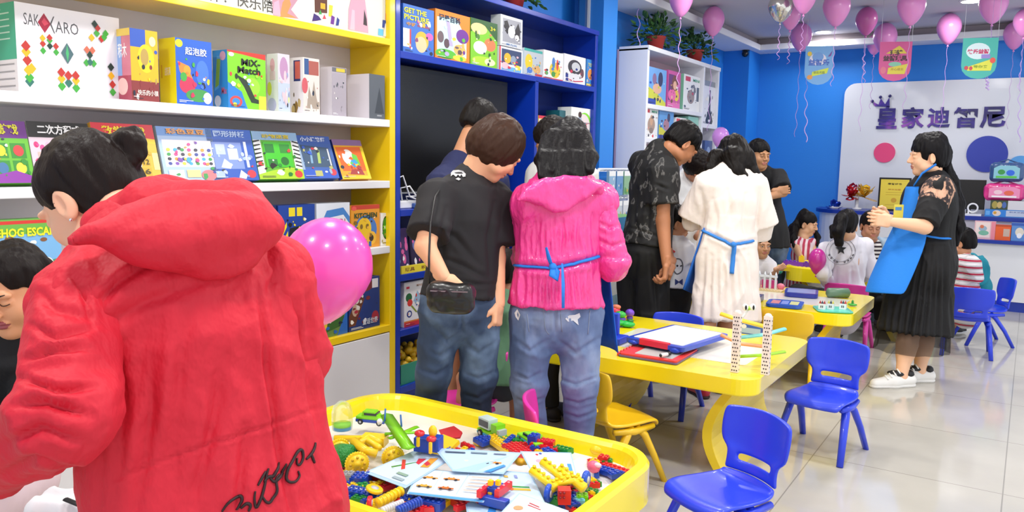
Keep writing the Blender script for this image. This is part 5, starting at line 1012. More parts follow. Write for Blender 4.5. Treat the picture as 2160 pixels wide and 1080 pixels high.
S = Sdf(.006); a0 = [w(1250, 532, 3.14), w(1262, 560, 3.2), w(1268, 620, 3.22), w(1275, 700, 3.24), w(1283, 742, 3.25)]
for i in range(4): S.cone(a0[i], a0[i+1], .012, .014, .01)
bb = [w(1160, 560, 3.36), w(1160, 742, 3.36)]
V = []; 
for i, t in enumerate(np.linspace(0, 1, 9)):
    y = 535+t*207
    for j, s in enumerate(np.linspace(0, 1, 15)):
        ang = math.pi*s; cx = 1190; q = w(cx, y, 3.3)+IMR*(-math.cos(ang))*(.18+.045*t)+IMF*math.sin(ang)*(.17+.02*t+.01*math.sin(9*s))+IMR*.0
        V.append(q)
F = [(i*15+j, i*15+j+1, (i+1)*15+j+1, (i+1)*15+j) for i in range(8) for j in range(14)]
o = mesh_obj('apron', V, F, [mat('1560c8', .75, bump=(120, .15))], None, p.root, True, p.o); m_ = o.modifiers.new('s', 'SOLIDIFY'); m_.thickness = .004
# --- boy in green sitting between them
J = dict(nb=w(1068, 632, 3.87), pv=w(1062, 790, 3.82), shL=w(1046, 655, 3.77), elL=w(1040, 720, 3.82), wrL=w(1050, 740, 3.97), shR=w(1098, 655, 3.92), elR=w(1105, 720, 3.97), wrR=w(1090, 745, 4.07))
J['hpL'] = J['pv']-IMR*.06; J['hpR'] = J['pv']+IMR*.06; J['knL'] = J['hpL']-IMF*.08-IMR*.12; J['knR'] = J['hpR']+IMF*.2; J['anL'] = down(J['knL'], .07); J['anR'] = down(J['knR'], .07)
p = Person('boy in muted green shirt and dark shorts sitting behind two standing women', J, .72, 'b07a58', hd=(w(1070, 578, 3.92), 20, 10, 0, .92))
p.garment('shirt', mat('5f8a68', .85), top=1, hem=-.05, off=.02, sleeve=.8, f=(.004, 9)); p.garment('shorts', mat('2c3038', .85), legs=1, off=.016, lgr=(0, .01)); p.shoes(mat('8a8a60', .6)); p.hair('short', '17110f', front=.06)
# --- man in black patterned shirt
J = dict(nb=w(1392, 322, 5.2), pv=w(1358, 530, 5.25), shL=w(1356, 346, 5.4), elL=w(1392, 455, 5.32), wrL=w(1414, 556, 5.14), shR=w(1396, 362, 5.05), elR=w(1398, 465, 5.05), wrR=w(1406, 556, 5.0))
J['hpL'] = w(1338, 535, 5.35); J['hpR'] = w(1374, 535, 5.2); J['knL'] = w(1340, 660, 5.35); J['knR'] = w(1376, 665, 5.2); J['anL'] = down(J['knL'], .08, -.02, .0); J['anR'] = down(J['knR'], .08, -.02, .0)
J['toeL'] = J['anL']+IMR*.1; J['toeR'] = J['anR']+IMR*.1
p = Person('tall man in black mottled shirt and black trousers bending over with clasped hands', J, 1.16, 'b97b55', hd=(w(1436, 306, 5.15), 72, 46, 0, 1.16),
           hands=[dict(w='R', d=w(1402, 592, 5.0)-w(1406, 556, 5.0), b=IMR-IMF*.3, side=-1, curl=40), dict(w='L', d=w(1394, 598, 5.02)-w(1414, 556, 5.14), b=-IMF-IMR*.3, side=1, curl=40)])
FL = pat('mottled_black', None, [(.0, '0b0b0c'), (.57, '121213'), (.62, '6a6866'), (.66, '2a2a2a')], 19, .75, (1, 1, .6), detail=6)
p.garment('shirt', FL, lines=[([(1345, 400), (1338, 450), (1345, 500)], 4, .008), ([(1365, 380), (1370, 440), (1365, 500)], 4, .008), ([(1385, 390), (1410, 400)], 3, .008), ([(1330, 480), (1360, 490), (1390, 500)], 3, .006)], top=1, hem=.05, off=.03, sleeve=.66, slr=(0, .02), f=(.005, 7), flare=.01)
p.garment('trousers', mat('09090b', .75), lines=[([(1345, 540), (1340, 600), (1338, 660)], 4, .01), ([(1375, 540), (1380, 600), (1385, 660)], 4, .01)], legs=2, off=.022, lgr=(.015, .03), f=(.004, 6)); p.shoes(mat('151517', .5)); p.hair('short', '100d0d', vol=1.15, front=.055, side=.02, nape=-.04)
# --- woman in white vest behind
J = dict(nb=w(1452, 372, 5.90), pv=w(1452, 560, 5.85), shL=w(1425, 398, 5.85), elL=w(1412, 450, 5.75), wrL=w(1440, 480, 5.65), shR=w(1492, 398, 5.95), elR=w(1500, 470, 5.95), wrR=w(1470, 500, 5.65))
J['hpL'] = J['pv']-IMR*.09; J['hpR'] = J['pv']+IMR*.09; J['knL'] = down(J['hpL'], .45); J['knR'] = down(J['hpR'], .45); J['anL'] = down(J['hpL']); J['anR'] = down(J['hpR'])
p = Person('woman in white sleeveless vest bowed forward behind the mottled-shirt man', J, 1.0, 'b98060', hd=(w(1470, 352, 5.75), 165, 62, 0, 1.0))
p.garment('vest', mat('e4e6e8', .8), top=1, hem=-.1, off=.022, f=(.004, 8)); p.garment('trousers', mat('30343c', .8), legs=2, off=.014); p.shoes(mat('303036', .6))
p.hair('bob', '1a1312', [(p.H(0, -.1, .03), p.H(0, -.14, .04), .035, .03)], front=.06)
# --- boy in white T-shirt
J = dict(nb=w(1424, 505, 5.30), pv=w(1422, 600, 5.30), shL=w(1406, 524, 5.35), elL=w(1398, 560, 5.35), wrL=w(1400, 590, 5.25), shR=w(1444, 524, 5.25), elR=w(1456, 562, 5.25), wrR=w(1462, 590, 5.35))
J['hpL'] = J['pv']-IMR*.05; J['hpR'] = J['pv']+IMR*.05; J['knL'] = down(J['hpL'], .3); J['knR'] = down(J['hpR'], .3); J['anL'] = down(J['hpL'], .06); J['anR'] = down(J['hpR'], .06)
p = Person('small boy in white T-shirt with cartoon bow-tie print, standing by the black trousers', J, .68, 'c98d68', hd=(w(1428, 472, 5.30), 98, 14, 0, .95))
p.garment('t_shirt', mat('e8e9ee', .8), top=1, hem=-.02, off=.022, sleeve=.8, slr=(0, .01), f=(.003, 9), res=.006, flare=.02); ts = p.last
b = MB()
for P, c_ in (([(1424, 588), (1424, 602), (1432, 596), (1440, 602), (1440, 588), (1432, 594)], '2f3c78'), ):
    q = project(ts, P, .003); b.add(q, [tuple(range(len(q)))], mat(c_, .8)) if len(q) > 2 else None
for P, c_, r in (([(1422, 552), (1428, 546), (1436, 548), (1440, 558), (1438, 572), (1428, 578), (1421, 570)], '6a6a70', .004), ([(1412, 532), (1418, 528), (1424, 532)], 'c83a40', .006), ([(1428, 560), (1430, 562)], '222226', .006), ([(1436, 560), (1437, 562)], '222226', .006)):
    q = project(ts, smooth_px(P, 3), .003); b.tube(q, r, mat(c_, .8), 6) if len(q) > 1 else None
b.build('shirt_print', ts, p.o)
p.garment('trousers', mat('111114', .85), legs=2, off=.016); p.shoes(mat('303036', .6)); p.hair('short', '120e0d', vol=.9, front=.055, side=.02, nape=-.045)
# --- woman in off-white dress with apron ties
J = dict(nb=w(1543, 362, 4.98), pv=w(1533, 545, 5.0), shL=w(1496, 388, 4.95), elL=w(1464, 462, 5.05), wrL=w(1475, 470, 5.25), shR=w(1587, 388, 5.0), elR=w(1606, 478, 5.05), wrR=w(1590, 505, 5.25))
J['hpL'] = w(1510, 560, 4.97); J['hpR'] = w(1556, 560, 5.03); J['knL'] = w(1490, 690, 4.95); J['knR'] = w(1532, 690, 5.05); J['anL'] = down(w(1478, 790, 4.9)); J['anR'] = down(w(1515, 790, 5.02))
p = Person('woman with dark shoulder-length hair in loose off-white dress tied with blue apron strings', J, 1.0, 'c08a68', hd=(w(1547, 332, 5.05), -5, 38, 0, 1.06))
CRM = mat('ece0d8', .85, bump=(30, .2, .01))
def ex(S):
    S.ccone(mid(J['pv'], J['nb'], .45), w(1528, 672, 5.0), .15, .215, .03, IMF, .75)
    S.ccone(J['elL']+[0, 0, .03], J['elL']+nrm(J['wrL']-J['elL'])*.05-[0, 0, .02], .06, .07, .03); S.ccone(J['elR']+[0, 0, .03], J['elR']+nrm(J['wrR']-J['elR'])*.05-[0, 0, .04], .07, .07, .03)
DL = [([(1488+i*13, 528+(i % 3)*12), (1484+i*14.5, 600), (1476+i*16+(i % 3)*5, 690)], 4, .007+.002*(i % 2)) for i in range(8)]+[([(1505, 420), (1512, 460), (1508, 500)], 4, .008), ([(1572, 410), (1566, 460), (1572, 500)], 4, .008), ([(1487, 487), (1545, 517), (1590, 508)], 4, .012), ([(1536, 400), (1540, 470)], 4, .006), ([(1480, 400), (1486, 450), (1478, 485)], 4, .008), ([(1600, 400), (1598, 440), (1590, 490)], 4, .008)]
p.garment('dress', CRM, lines=DL, top=1, hem=-.05, off=.03, sleeve=.98, slr=(0, .025), f=(.007, 7), aniso=(1.3, 1.3, .25), extra=ex, cutlow=False, seed=8)
ds = p.last
b = MB(); BT = mat('2f7fd4', .7)
def tp(P, r, fl=.4):
    q = project(ds, smooth_px(P, 5), .006)
    if len(q) > 1: b.tube(q, r, BT, 8, flat=fl)
tp([(1484, 487), (1500, 496), (1525, 508), (1545, 516)], .012, .7); tp([(1545, 516), (1565, 514), (1587, 508)], .012, .7); tp([(1549, 516), (1546, 545), (1544, 577)], .014, 1)
b.ell(w(1547, 516, 4.80), (.018, .018, .018), BT, 10); b.build('apron_tie', p.root, p.o)
V = []; F = []
for i, t in enumerate(np.linspace(0, 1, 8)):
    y = 480+t*130; 
    for j, s in enumerate(np.linspace(0, 1, 10)): V.append(w(1484-44*t*(1-s*.0)+s*(20+5*t), y+12*s*t, 4.93+.10*(1-s)*0+.2*math.sin(math.pi*.5*s)*0+.22*s+.06*t))
F = [(i*10+j, i*10+j+1, (i+1)*10+j+1, (i+1)*10+j) for i in range(7) for j in range(9)]
o = mesh_obj('apron', V, F, [mat('1c66c4', .75)], None, p.root, True, p.o); o.modifiers.new('s', 'SOLIDIFY').thickness = .008
p.shoes(mat('b01c34', .4), mat('2a1216', .6), label='dark red shoe')
p.hair('long', '15110f', chain([w(1510, 330, 5.0), w(1500, 355, 4.97), w(1505, 378, 4.95)], [.05, .035, .02])+chain([w(1575, 330, 4.98), w(1590, 365, 4.96), w(1600, 390, 4.97)], [.05, .035, .015])+chain([w(1545, 330, 4.95), w(1550, 360, 4.92), w(1570, 372, 4.92)], [.07, .05, .03]), vol=1.1, front=.05, side=.05)
# --- man with crossed arms
J = dict(nb=w(1608, 362, 7.10), pv=w(1620, 510, 7.10), shL=w(1592, 378, 7.10), elL=w(1598, 440, 6.95), wrL=w(1640, 402, 6.85), shR=w(1640, 374, 7.05), elR=w(1652, 406, 6.90), wrR=w(1612, 418, 6.80))
J['hpL'] = J['pv']-IMR*.08; J['hpR'] = J['pv']+IMR*.08; J['knL'] = down(J['hpL'], .45); J['knR'] = down(J['hpR'], .45); J['anL'] = down(J['hpL']); J['anR'] = down(J['hpR'])
J['toeL'] = J['anL']-IMF*.1; J['toeR'] = J['anR']-IMF*.1
p = Person('man in black T-shirt with crossed arms standing against the blue wall', J, .98, 'b98660', hd=(w(1600, 328, 6.95), 158, 8, 0, 1.08), eyes=1,
           hands=[dict(w='L', d=IMR+UP*.1, b=-IMF, side=1, curl=30), dict(w='R', d=-IMR*.9-UP*.15, b=-IMF, side=-1, curl=40)])
p.garment('t_shirt', mat('17181b', .85), top=1, hem=-.06, off=.022, sleeve=.8, slr=(0, .012), f=(.004, 8)); p.garment('jeans', DENIMD, legs=2, off=.016); p.shoes(mat('303036', .6), mat('d8d8d8', .6)); p.hair('short', '100e0e', vol=.9, front=.06, side=.02, nape=-.04)
b = MB(); b.lathe([(.034, -.012), (.036, 0), (.034, .012)], mat('e0e2e6', .3, metal=.4), 16, T=(frame(nrm(J['wrR']-J['elR']), UP)@rot((1, 0, 0), math.pi/2), mid(J['elR'], J['wrR'], .8))); b.build('watch', p.root, p.o)
# --- toddler in white
J = dict(nb=w(1606, 546, 6.55), pv=w(1606, 640, 6.65), shL=w(1592, 562, 6.55), elL=w(1586, 592, 6.5), wrL=w(1600, 600, 6.35), shR=w(1622, 562, 6.55), elR=w(1632, 582, 6.5), wrR=w(1640, 566, 6.4))
J['hpL'] = J['pv']-IMR*.05; J['hpR'] = J['pv']+IMR*.05; J['knL'] = down(J['hpL'], .22); J['knR'] = down(J['hpR'], .22); J['anL'] = down(J['hpL'], .05); J['anR'] = down(J['hpR'], .05)
p = Person('toddler in white top standing at the toy house table, looking at the camera', J, .62, 'd29f7c', hd=(w(1605, 517, 6.5), 170, 6, 0, .93), eyes=0, bodyr=1.1, hands=[dict(w='R', d=UP*.4+IMR, b=-IMF, side=1, curl=30)])
p.garment('top', mat('ecedf2', .85), top=1, hem=-.04, off=.02, sleeve=.85, f=(.003, 10), res=.0055); p.garment('trousers', mat('c8c4d0', .85), legs=2, off=.014); p.shoes(mat('d8a0b0', .6)); p.hair('short', '17110f', vol=.8, front=.07, side=.03, nape=-.06)
# --- girl in striped dress
J = dict(nb=w(1692, 506, 7.4), pv=w(1690, 585, 7.5), shL=w(1676, 514, 7.35), elL=w(1690, 548, 7.2), wrL=w(1702, 570, 7.05), shR=w(1712, 514, 7.5), elR=w(1722, 545, 7.4), wrR=w(1722, 568, 7.2))
J['hpL'] = J['pv']-IMR*.05; J['hpR'] = J['pv']+IMR*.05; J['knL'] = down(J['hpL'], .28); J['knR'] = down(J['hpR'], .28); J['anL'] = down(J['hpL'], .05); J['anR'] = down(J['hpR'], .05)
p = Person('girl in pink and white striped dress with two long black ponytails', J, .68, 'd0a07c', hd=(w(1702, 474, 7.4), 128, 12, 0, .95), eyes=1)
STR = pat('pink_stripes', None, [(.45, 'b83a58'), (.55, 'ead4dc')], 9, .8, (1, .6, .0), kind='wave')
def ex(S): S.ccone(mid(J['pv'], J['nb'], .4), J['pv']-[0, 0, .22], .1, .17, .03)
p.garment('dress', STR, top=1, hem=-.1, off=.014, f=(.003, 9), res=.0055, extra=ex, cutlow=False); p.shoes(mat('d8a0b0', .6))
p.hair('short', '100d0e', chain([w(1684, 462, 7.42), w(1674, 482, 7.4), w(1672, 505, 7.35), w(1676, 522, 7.3)], [.025, .045, .04, .012])+chain([w(1716, 480, 7.5), w(1724, 500, 7.5), w(1725, 518, 7.45)], [.02, .026, .012])+[(w(1692, 450, 7.4), w(1697, 446, 7.4), .028, .025)], vol=.8, front=.065, side=.03, nape=-.04)
# --- seated woman with star jacket
J = dict(nb=w(1788, 505, 6.2), pv=w(1782, 640, 6.3), shL=w(1746, 528, 6.15), elL=w(1738, 578, 6.05), wrL=w(1748, 600, 6.3), shR=w(1822, 520, 6.3), elR=w(1836, 572, 6.35), wrR=w(1820, 588, 6.6))
J['hpL'] = J['pv']-IMR*.09; J['hpR'] = J['pv']+IMR*.09; J['knL'] = J['hpL']+IMF*.4-IMR*.14; J['knR'] = J['hpR']+IMF*.4; J['anL'] = down(J['knL'], .08); J['anR'] = down(J['knR'], .08)
p = Person('seated woman with ponytail, white jacket printed with a black star on its back', J, .98, 'd8a888', hd=(w(1785, 478, 6.15), 28, 18, 0, 1.0))
p.garment('jacket', mat('dcd9e2', .85), lines=[([(1745, 540), (1752, 570), (1748, 600)], 3, .010), ([(1815, 535), (1812, 565), (1818, 600)], 3, .010), ([(1765, 565), (1762, 600)], 3, .007), ([(1795, 565), (1797, 600)], 3, .007)], top=1, hem=-.05, off=.012, sleeve=1.85, slr=(.008, .006), armoff=.0, f=(.005, 8), cutlow=False); ts = p.last
b = MB(); sx, sy = 1773, 526; P = [(sx+(12 if i % 2 == 0 else 5)*math.sin(i*math.pi/5), sy-(12 if i % 2 == 0 else 5)*math.cos(i*math.pi/5)) for i in range(10)]
q = project(ts, P, .007); b.add(q, [tuple(range(len(q)))], mat('1c1c20', .8)) if len(q) == 10 else None
for rx in (24, 31):
    q = project(ts, [(sx+rx*math.cos(a), sy+4+rx*.9*math.sin(a)) for a in np.linspace(0, 6.28, 28)], .003)
    if len(q) > 4: b.tube(q, .0022, mat('a8a6b0', .8), 5)
for i, a in enumerate(np.linspace(2.75, .4, 9)):
    q = project(ts, [(sx+27*math.cos(a), sy+4+25*math.sin(a)), (sx+27*math.cos(a)+2, sy+1+25*math.sin(a))], .004)
    if i != 4 and len(q) == 2: b.tube(q, .0055, mat('6a6870', .8), 5)
b.build('star_print', ts, p.o)
p.garment('trousers', mat('101013', .85), legs=2, off=.016, lgr=(.01, .01)); p.shoes(mat('303036', .6))
p.hair('short', '100d0e', chain([w(1775, 462, 6.03), w(1768, 490, 5.98), w(1770, 512, 5.97), w(1775, 518, 5.98)], [.05, .045, .03, .01])+chain([w(1758, 480, 6.1), w(1755, 500, 6.05)], [.03, .014]), vol=.9, front=.055, side=.04, nape=-.07)
# --- woman in denim jacket facing us
J = dict(nb=w(1838, 512, 7.35), pv=w(1842, 630, 7.40), shL=w(1815, 525, 7.35), elL=w(1812, 570, 7.30), wrL=w(1835, 590, 7.10), shR=w(1872, 525, 7.35), elR=w(1880, 575, 7.30), wrR=w(1860, 592, 7.10))
J['hpL'] = J['pv']-IMR*.09; J['hpR'] = J['pv']+IMR*.09; J['knL'] = J['hpL']-IMF*.38; J['knR'] = J['hpR']-IMF*.38; J['anL'] = down(J['knL'], .08); J['anR'] = down(J['knR'], .08); J['toeL'] = J['anL']-IMF*.1; J['toeR'] = J['anR']-IMF*.1
p = Person('seated woman in light denim jacket over striped top, facing the camera', J, .98, 'b98468', hd=(w(1836, 478, 7.20), 182, 14, 0, 1.07), eyes=1)
SB = pat('navy_stripes', None, [(.5, 'e0dcdc'), (.58, '2a1c28')], 5.5, .8, (0, 0, 1.6), kind='wave')
p.garment('striped_top', SB, top=1, hem=-.05, off=.016, f=(.003, 9), cutlow=False)
def exj(S):
    S.box(mid(J['nb'], J['pv'], .35)-IMF*.13, (.045, .08, .3), frame(IMF, UP), .01, .01, 's')
p.garment('denim_jacket', pat('denim_pale', None, [(.35, '7f9cb8'), (.65, 'b0c4d4')], 8, .85, detail=4), top=1, hem=-.05, off=.034, sleeve=1.8, slr=(.015, .008), f=(.005, 8), extra=exj, cutlow=False)
p.garment('trousers', mat('24262e', .85), legs=2, off=.014); p.shoes(mat('6a5a50', .6)); p.hair('short', '15100f', vol=.8, front=.07, side=.03, nape=-.06)
# --- plump assistant in black dress and blue apron
J = dict(nb=w(1968, 380, 5.28), pv=w(1945, 560, 5.3), shL=w(1978, 402, 5.12), elL=w(1950, 478, 5.02), wrL=w(1880, 468, 5.02), shR=w(1955, 405, 5.45), elR=w(1925, 478, 5.42), wrR=w(1872, 460, 5.2))
J['hpL'] = w(1950, 570, 5.25); J['hpR'] = w(1935, 570, 5.4); J['knL'] = w(1918, 700, 5.22); J['knR'] = w(1950, 700, 5.38); J['anL'] = W(1902, 788, Z=.085); J['anR'] = W(1941, 778, Z=.085)
J['toeL'] = J['anL']-IMR*.1-IMF*.02; J['toeR'] = J['anR']-IMR*.1
p = Person('assistant in black lace dress and bright blue apron standing sideways by the counter', J, 1.08, 'f2bf9a', hd=(w(1957, 332, 5.25), -78, 4, 0, 1.12), bodyr=1.12, lat=-IMF, hands=[dict(w='L', d=-IMR+UP*.12, b=-IMF, side=1, curl=30), dict(w='R', d=-IMR+UP*.3, b=IMF, side=-1, curl=30)])
BLK = mat('0d0c0f', .8)
def ex(S):
    S.cone(w(1960, 420, 5.28), w(1955, 500, 5.28), .155, .15, .05, IMF, 1.0); S.cone(w(1950, 500, 5.28), w(1948, 560, 5.3), .15, .19, .05)
    S.ccone(w(1948, 530, 5.3), w(1928, 700, 5.3), .175, .235, .04, IMF, .85)
p.garment('dress', BLK, lines=[([(1950+i*8, 520), (1935+i*11, 600), (1915+i*15, 725)], 3.5, .014) for i in range(6)]+[([(1870+i*14, 640), (1862+i*13, 730)], 4, .012) for i in range(5)], top=1, hem=-.02, off=.028, f=(.006, 8), aniso=(1.4, 1.4, .25), extra=ex, cutlow=False)
SHEER = bpy.data.materials.new('sheer_black'); SHEER.use_nodes = True; q = SHEER.node_tree.nodes['Principled BSDF']; q.inputs['Base Color'].default_value = lin('100e10'); q.inputs['Alpha'].default_value = .62; q.inputs['Roughness'].default_value = .8
b = MB(); V = []; F = []
for i, t in enumerate(np.linspace(0, 1, 7)):
    c_ = mid(w(1932, 665, 5.3), w(1922, 738, 5.3), t); 
    for k in range(48):
        a = 2*math.pi*k/48; r = (.208+.02*t)*(1+.06*math.sin(9*a)+.03*math.sin(17*a+1)); V.append(c_+IMR*r*math.cos(a)+IMF*r*.85*math.sin(a)-UP*.02*t*math.cos(a)*0)
F = [(i*48+k, i*48+(k+1) % 48, (i+1)*48+(k+1) % 48, (i+1)*48+k) for i in range(6) for k in range(48)]
mesh_obj('sheer_hem', V, F, [SHEER], None, p.root, True, p.o)
S = Sdf(.005); e = mid(J['shL'], J['elL'], .95); S.ell(J['shL'], (.092, .092, .092), k=.02); S.ccone(mid(J['shL'], J['elL'], -.02), e, .088, .078, .02)
mu = Multi(); LACE = pat('lace_pattern', None, [(.3, 'e2b092'), (.44, 'c79a80'), (.5, '2a2226'), (.62, '3a2c2c'), (.7, 'd8a88c')], 22, .8, (1, 1, .7), detail=3)
mu.add(S.mesh(folds(.004, 12)), BLK, [(lambda C: (C-J['shL'])@nrm(J['elL']-J['shL']) < .115, LACE)]); o = mu.build('lace_sleeve', p.root, p.o)
# apron: bib and skirt panel on the front (towards image left)
AP2 = mat('1c82e4', .75, bump=(90, .15)); V = []; F = []; nu = 16
rows = [(392, 1912, 1946, .10), (430, 1906, 1948, .13), (470, 1890, 1952, .16), (498, 1876, 1957, .19), (530, 1860, 1947, .205), (570, 1843, 1931, .22), (605, 1830, 1915, .235), (622, 1826, 1907, .24)]
for y, xl, xr, D in rows:
    for j in range(nu):
        ph = math.radians(-60+150*j/(nu-1)); yy = y-(10 if y > 600 else 0)*(1-j/(nu-1)); V.append(w(xr-(xr-xl)*math.cos(ph), yy, 5.28-D*math.sin(ph)))
F = [(i*nu+j, i*nu+j+1, (i+1)*nu+j+1, (i+1)*nu+j) for i in range(len(rows)-1) for j in range(nu-1)]
o = mesh_obj('apron', V, F, [AP2], None, p.root, True, p.o); o.modifiers.new('s', 'SOLIDIFY').thickness = .006; q = o.modifiers.new('u', 'SUBSURF'); q.levels = 1; q.render_levels = 1
tie([(1952, 497), (1965, 500), (1985, 503), (2000, 503)], [c_ for c_ in p.root.children if c_.name.startswith('dress')][0], r=.02, fl=.35); b = MB(); b.tube([w(1928, 392, 5.2), w(1945, 366, 5.16), w(1972, 348, 5.18), w(1985, 352, 5.3)], .012, APR, 8, flat=.5); b.build('apron_strap', p.root, p.o)
b = MB(); b.box(w(1895, 448, 5.12), (.06, .006, .1), mat('d8cc50', .6), R=frame(IMF, UP)); b.box(w(1895, 440, 5.115), (.04, .006, .02), mat('4a8ac0', .6), R=frame(IMF, UP)); b.build('badge', p.root, p.o)
p.shoes(mat('eceae6', .5), mat('e2e0dc', .5), label='white trainer with black heel')
b = MB()
for sd in 'LR':
    an = J['an'+sd]; f = p.foot(sd); 
    b.ell(an+[0, 0, -.005]-f*.058, (.03, .04, .028), mat('19191c', .6), 12)
    for i in range(4): b.tube([an+f*(.03+.028*i)-IMF*.035+[0, 0, .010-.012*i], an+f*(.035+.028*i)+[0, 0, .030-.013*i], an+f*(.03+.028*i)+IMF*.03+[0, 0, .010-.012*i]], .005, mat('f4f4f2', .6), 6)
    b.ell(an+f*.045+[0, 0, .002], (.052, .03, .02), mat('222224', .6), 12)
b.build('shoe_laces', p.root, p.o)
p.hair('short', '121013', chain([p.H(0, -.09, .02), w(1992, 352, 5.3), w(2008, 385, 5.28), w(2020, 430, 5.25), w(2022, 480, 5.2), w(2018, 515, 5.2)], [.05, .035, .042, .044, .036, .012])+[(p.H(0, .02, .09), p.H(0, -.05, .09), .06, .06)], vol=1.2, front=.06, side=.05, nape=-.07)
# --- boy in striped T-shirt
J = dict(nb=w(2030, 542, 6.55), pv=w(2035, 640, 6.6), shL=w(2010, 556, 6.6), elL=w(2004, 592, 6.7), wrL=w(1990, 600, 6.85), shR=w(2050, 556, 6.45), elR=w(2056, 596, 6.5), wrR=w(2040, 610, 6.75))
J['hpL'] = J['pv']-IMR*.05; J['hpR'] = J['pv']+IMR*.05; J['knL'] = J['hpL']+IMF*.26; J['knR'] = J['hpR']+IMF*.26; J['anL'] = down(J['knL'], .07, 0, -.05); J['anR'] = down(J['knR'], .07, 0, -.05)
p = Person('boy in red, black and white striped T-shirt sitting with his back to us', J, .74, 'c08560', hd=(w(2027, 513, 6.55), -52, 4, 0, .98))
ST3 = pat('tri_stripes', None, [(.0, 'e8e6e8'), (.42, 'e8e6e8'), (.44, '1a1a1e'), (.56, '1a1a1e'), (.58, 'e8e6e8'), (.78, 'e8e6e8'), (.8, 'b02a48'), (.95, 'b02a48')], 3.2, .8, (.0, 0, 1.8), kind='wave'); 
for e_ in ST3.node_tree.nodes: 
    if e_.type == 'VALTORGB': e_.color_ramp.interpolation = 'CONSTANT'
p.garment('t_shirt', ST3, top=1, hem=-.04, off=.022, sleeve=.85, slr=(0, .01), f=(.004, 9), res=.0055, cutlow=False); p.garment('shorts', mat('3a4654', .85), legs=1, off=.016); p.shoes(mat('1c1c20', .6), mat('e0e0e0', .6)); p.hair('short', '100d0d', vol=1.0, front=.06, side=.025, nape=-.045)
# ---------------------------------------------------------------- reception counter and the goods on it
t = thing('reception_counter', (.6, 9.6, 0), 'white curved reception counter with dark blue edges at the back right', 'counter'); o = (.6, 9.6, 0)
def arc(y, x0, r, x1=2.5, yb=10.2): 
    P = [(x1, yb), (x0, yb)]
    for i in range(9): a = math.radians(180+90*i/8); P.append((x0+r+r*math.cos(a), y+r+r*math.sin(a)))
    return P+[(x1, y)]
WC = mat('dfe1e6', .3, coat=.3); NB = mat('16349a', .3)
b = MB(); b.prism(arc(9.32, -.95, .5), .1, .675, WC); b.build('front_panel', t, o)
b = MB(); b.prism(arc(9.33, -.93, .5), 0, .1, NB); b.build('plinth', t, o)['label'] = 'dark blue plinth'
b = MB(); b.prism(arc(9.28, -.98, .52), .675, .71, NB); b.build('lower_ledge', t, o)['label'] = 'blue-edged display ledge'
b = MB(); b.prism(arc(9.62, -2.1, .4), .71, .885, WC).prism(arc(9.62, -2.1, .4), 0, .71, WC); b.build('rear_panel', t, o)
b = MB(); b.prism(arc(9.58, -2.14, .42), .885, .925, NB); b.build('upper_top', t, o)['label'] = 'blue upper counter top'
# framed certificate
t = thing('framed_certificate', (-1.29, 9.92, .925), 'yellow certificate in thin black frame standing on counter top', 'certificate'); o = (-1.29, 9.92, .925)
def qd(pa, pb, y, zlo, zhi, m, th=.012): b = MB(); b.b2((pa, y, zlo), (pb, y+th, zhi), m); return b
qd(-1.46, -1.13, 9.9, .927, 1.30, mat('15161a', .3), .02).build('frame', t, o, .003)
b = MB(); b.b2((-1.44, 9.894, .947), (-1.15, 9.9, 1.28), mat('f0d84a', .4)); b.art((-1.44, 9.8935, .947), (.29, 0, 0), (0, 0, .333), [('t', '荣誉证书', .5, .85, .07, .5, '4a3a14', .03), ('t', '特许加盟', .5, .66, .05, .45, 'c8782a'), ('r', .2, .56, .8, .57, 'c8a030'), ('r', .2, .48, .8, .49, 'c8a030'), ('d', .5, .3, .1, .08, 'd8a83a'), ('r', .2, .14, .8, .15, 'c8a030'), ('r', .06, .04, .94, .045, 'c89a30'), ('r', .06, .95, .94, .955, 'c89a30')]); b.build('certificate_sheet', t, o)
# monitor and terminal
t = thing('monitor', (-.54, 9.85, .925), 'black desktop monitor on the counter behind the assistant', 'monitor'); o = (-.54, 9.85, .925)
b = MB(); b.b2((-.72, 9.8, .985), (-.405, 9.83, 1.30), mat('0d0e10', .35)); b.build('screen', t, o, .004)
b = MB(); b.b2((-.63, 9.78, .925), (-.47, 9.92, .94), mat('101114', .4)); b.b2((-.57, 9.83, .94), (-.53, 9.85, 1.1), mat('101114', .4)); b.build('stand', t, o)
t = thing('card_terminal', (-.5, 9.7, .925), 'small white desk gadget with round ring in front of the monitor', 'gadget'); o = (-.5, 9.7, .925)
b = MB(); b.b2((-.57, 9.66, .925), (-.42, 9.76, .945), mat('e6e8ec', .4)).b2((-.55, 9.69, .945), (-.535, 9.71, .99), mat('e6e8ec', .4)).b2((-.42, 9.69, .945), (-.36, 9.72, .985), mat('8a8e96', .4)); b.build('base', t, o)
b = MB(); b.tube([(-.505+.045*math.cos(a), 9.7, 1.005+.045*math.sin(a)) for a in np.linspace(0, 6.2832, 21)], .009, mat('eceef0', .35), 8, cap=False); b.build('ring', t, o)
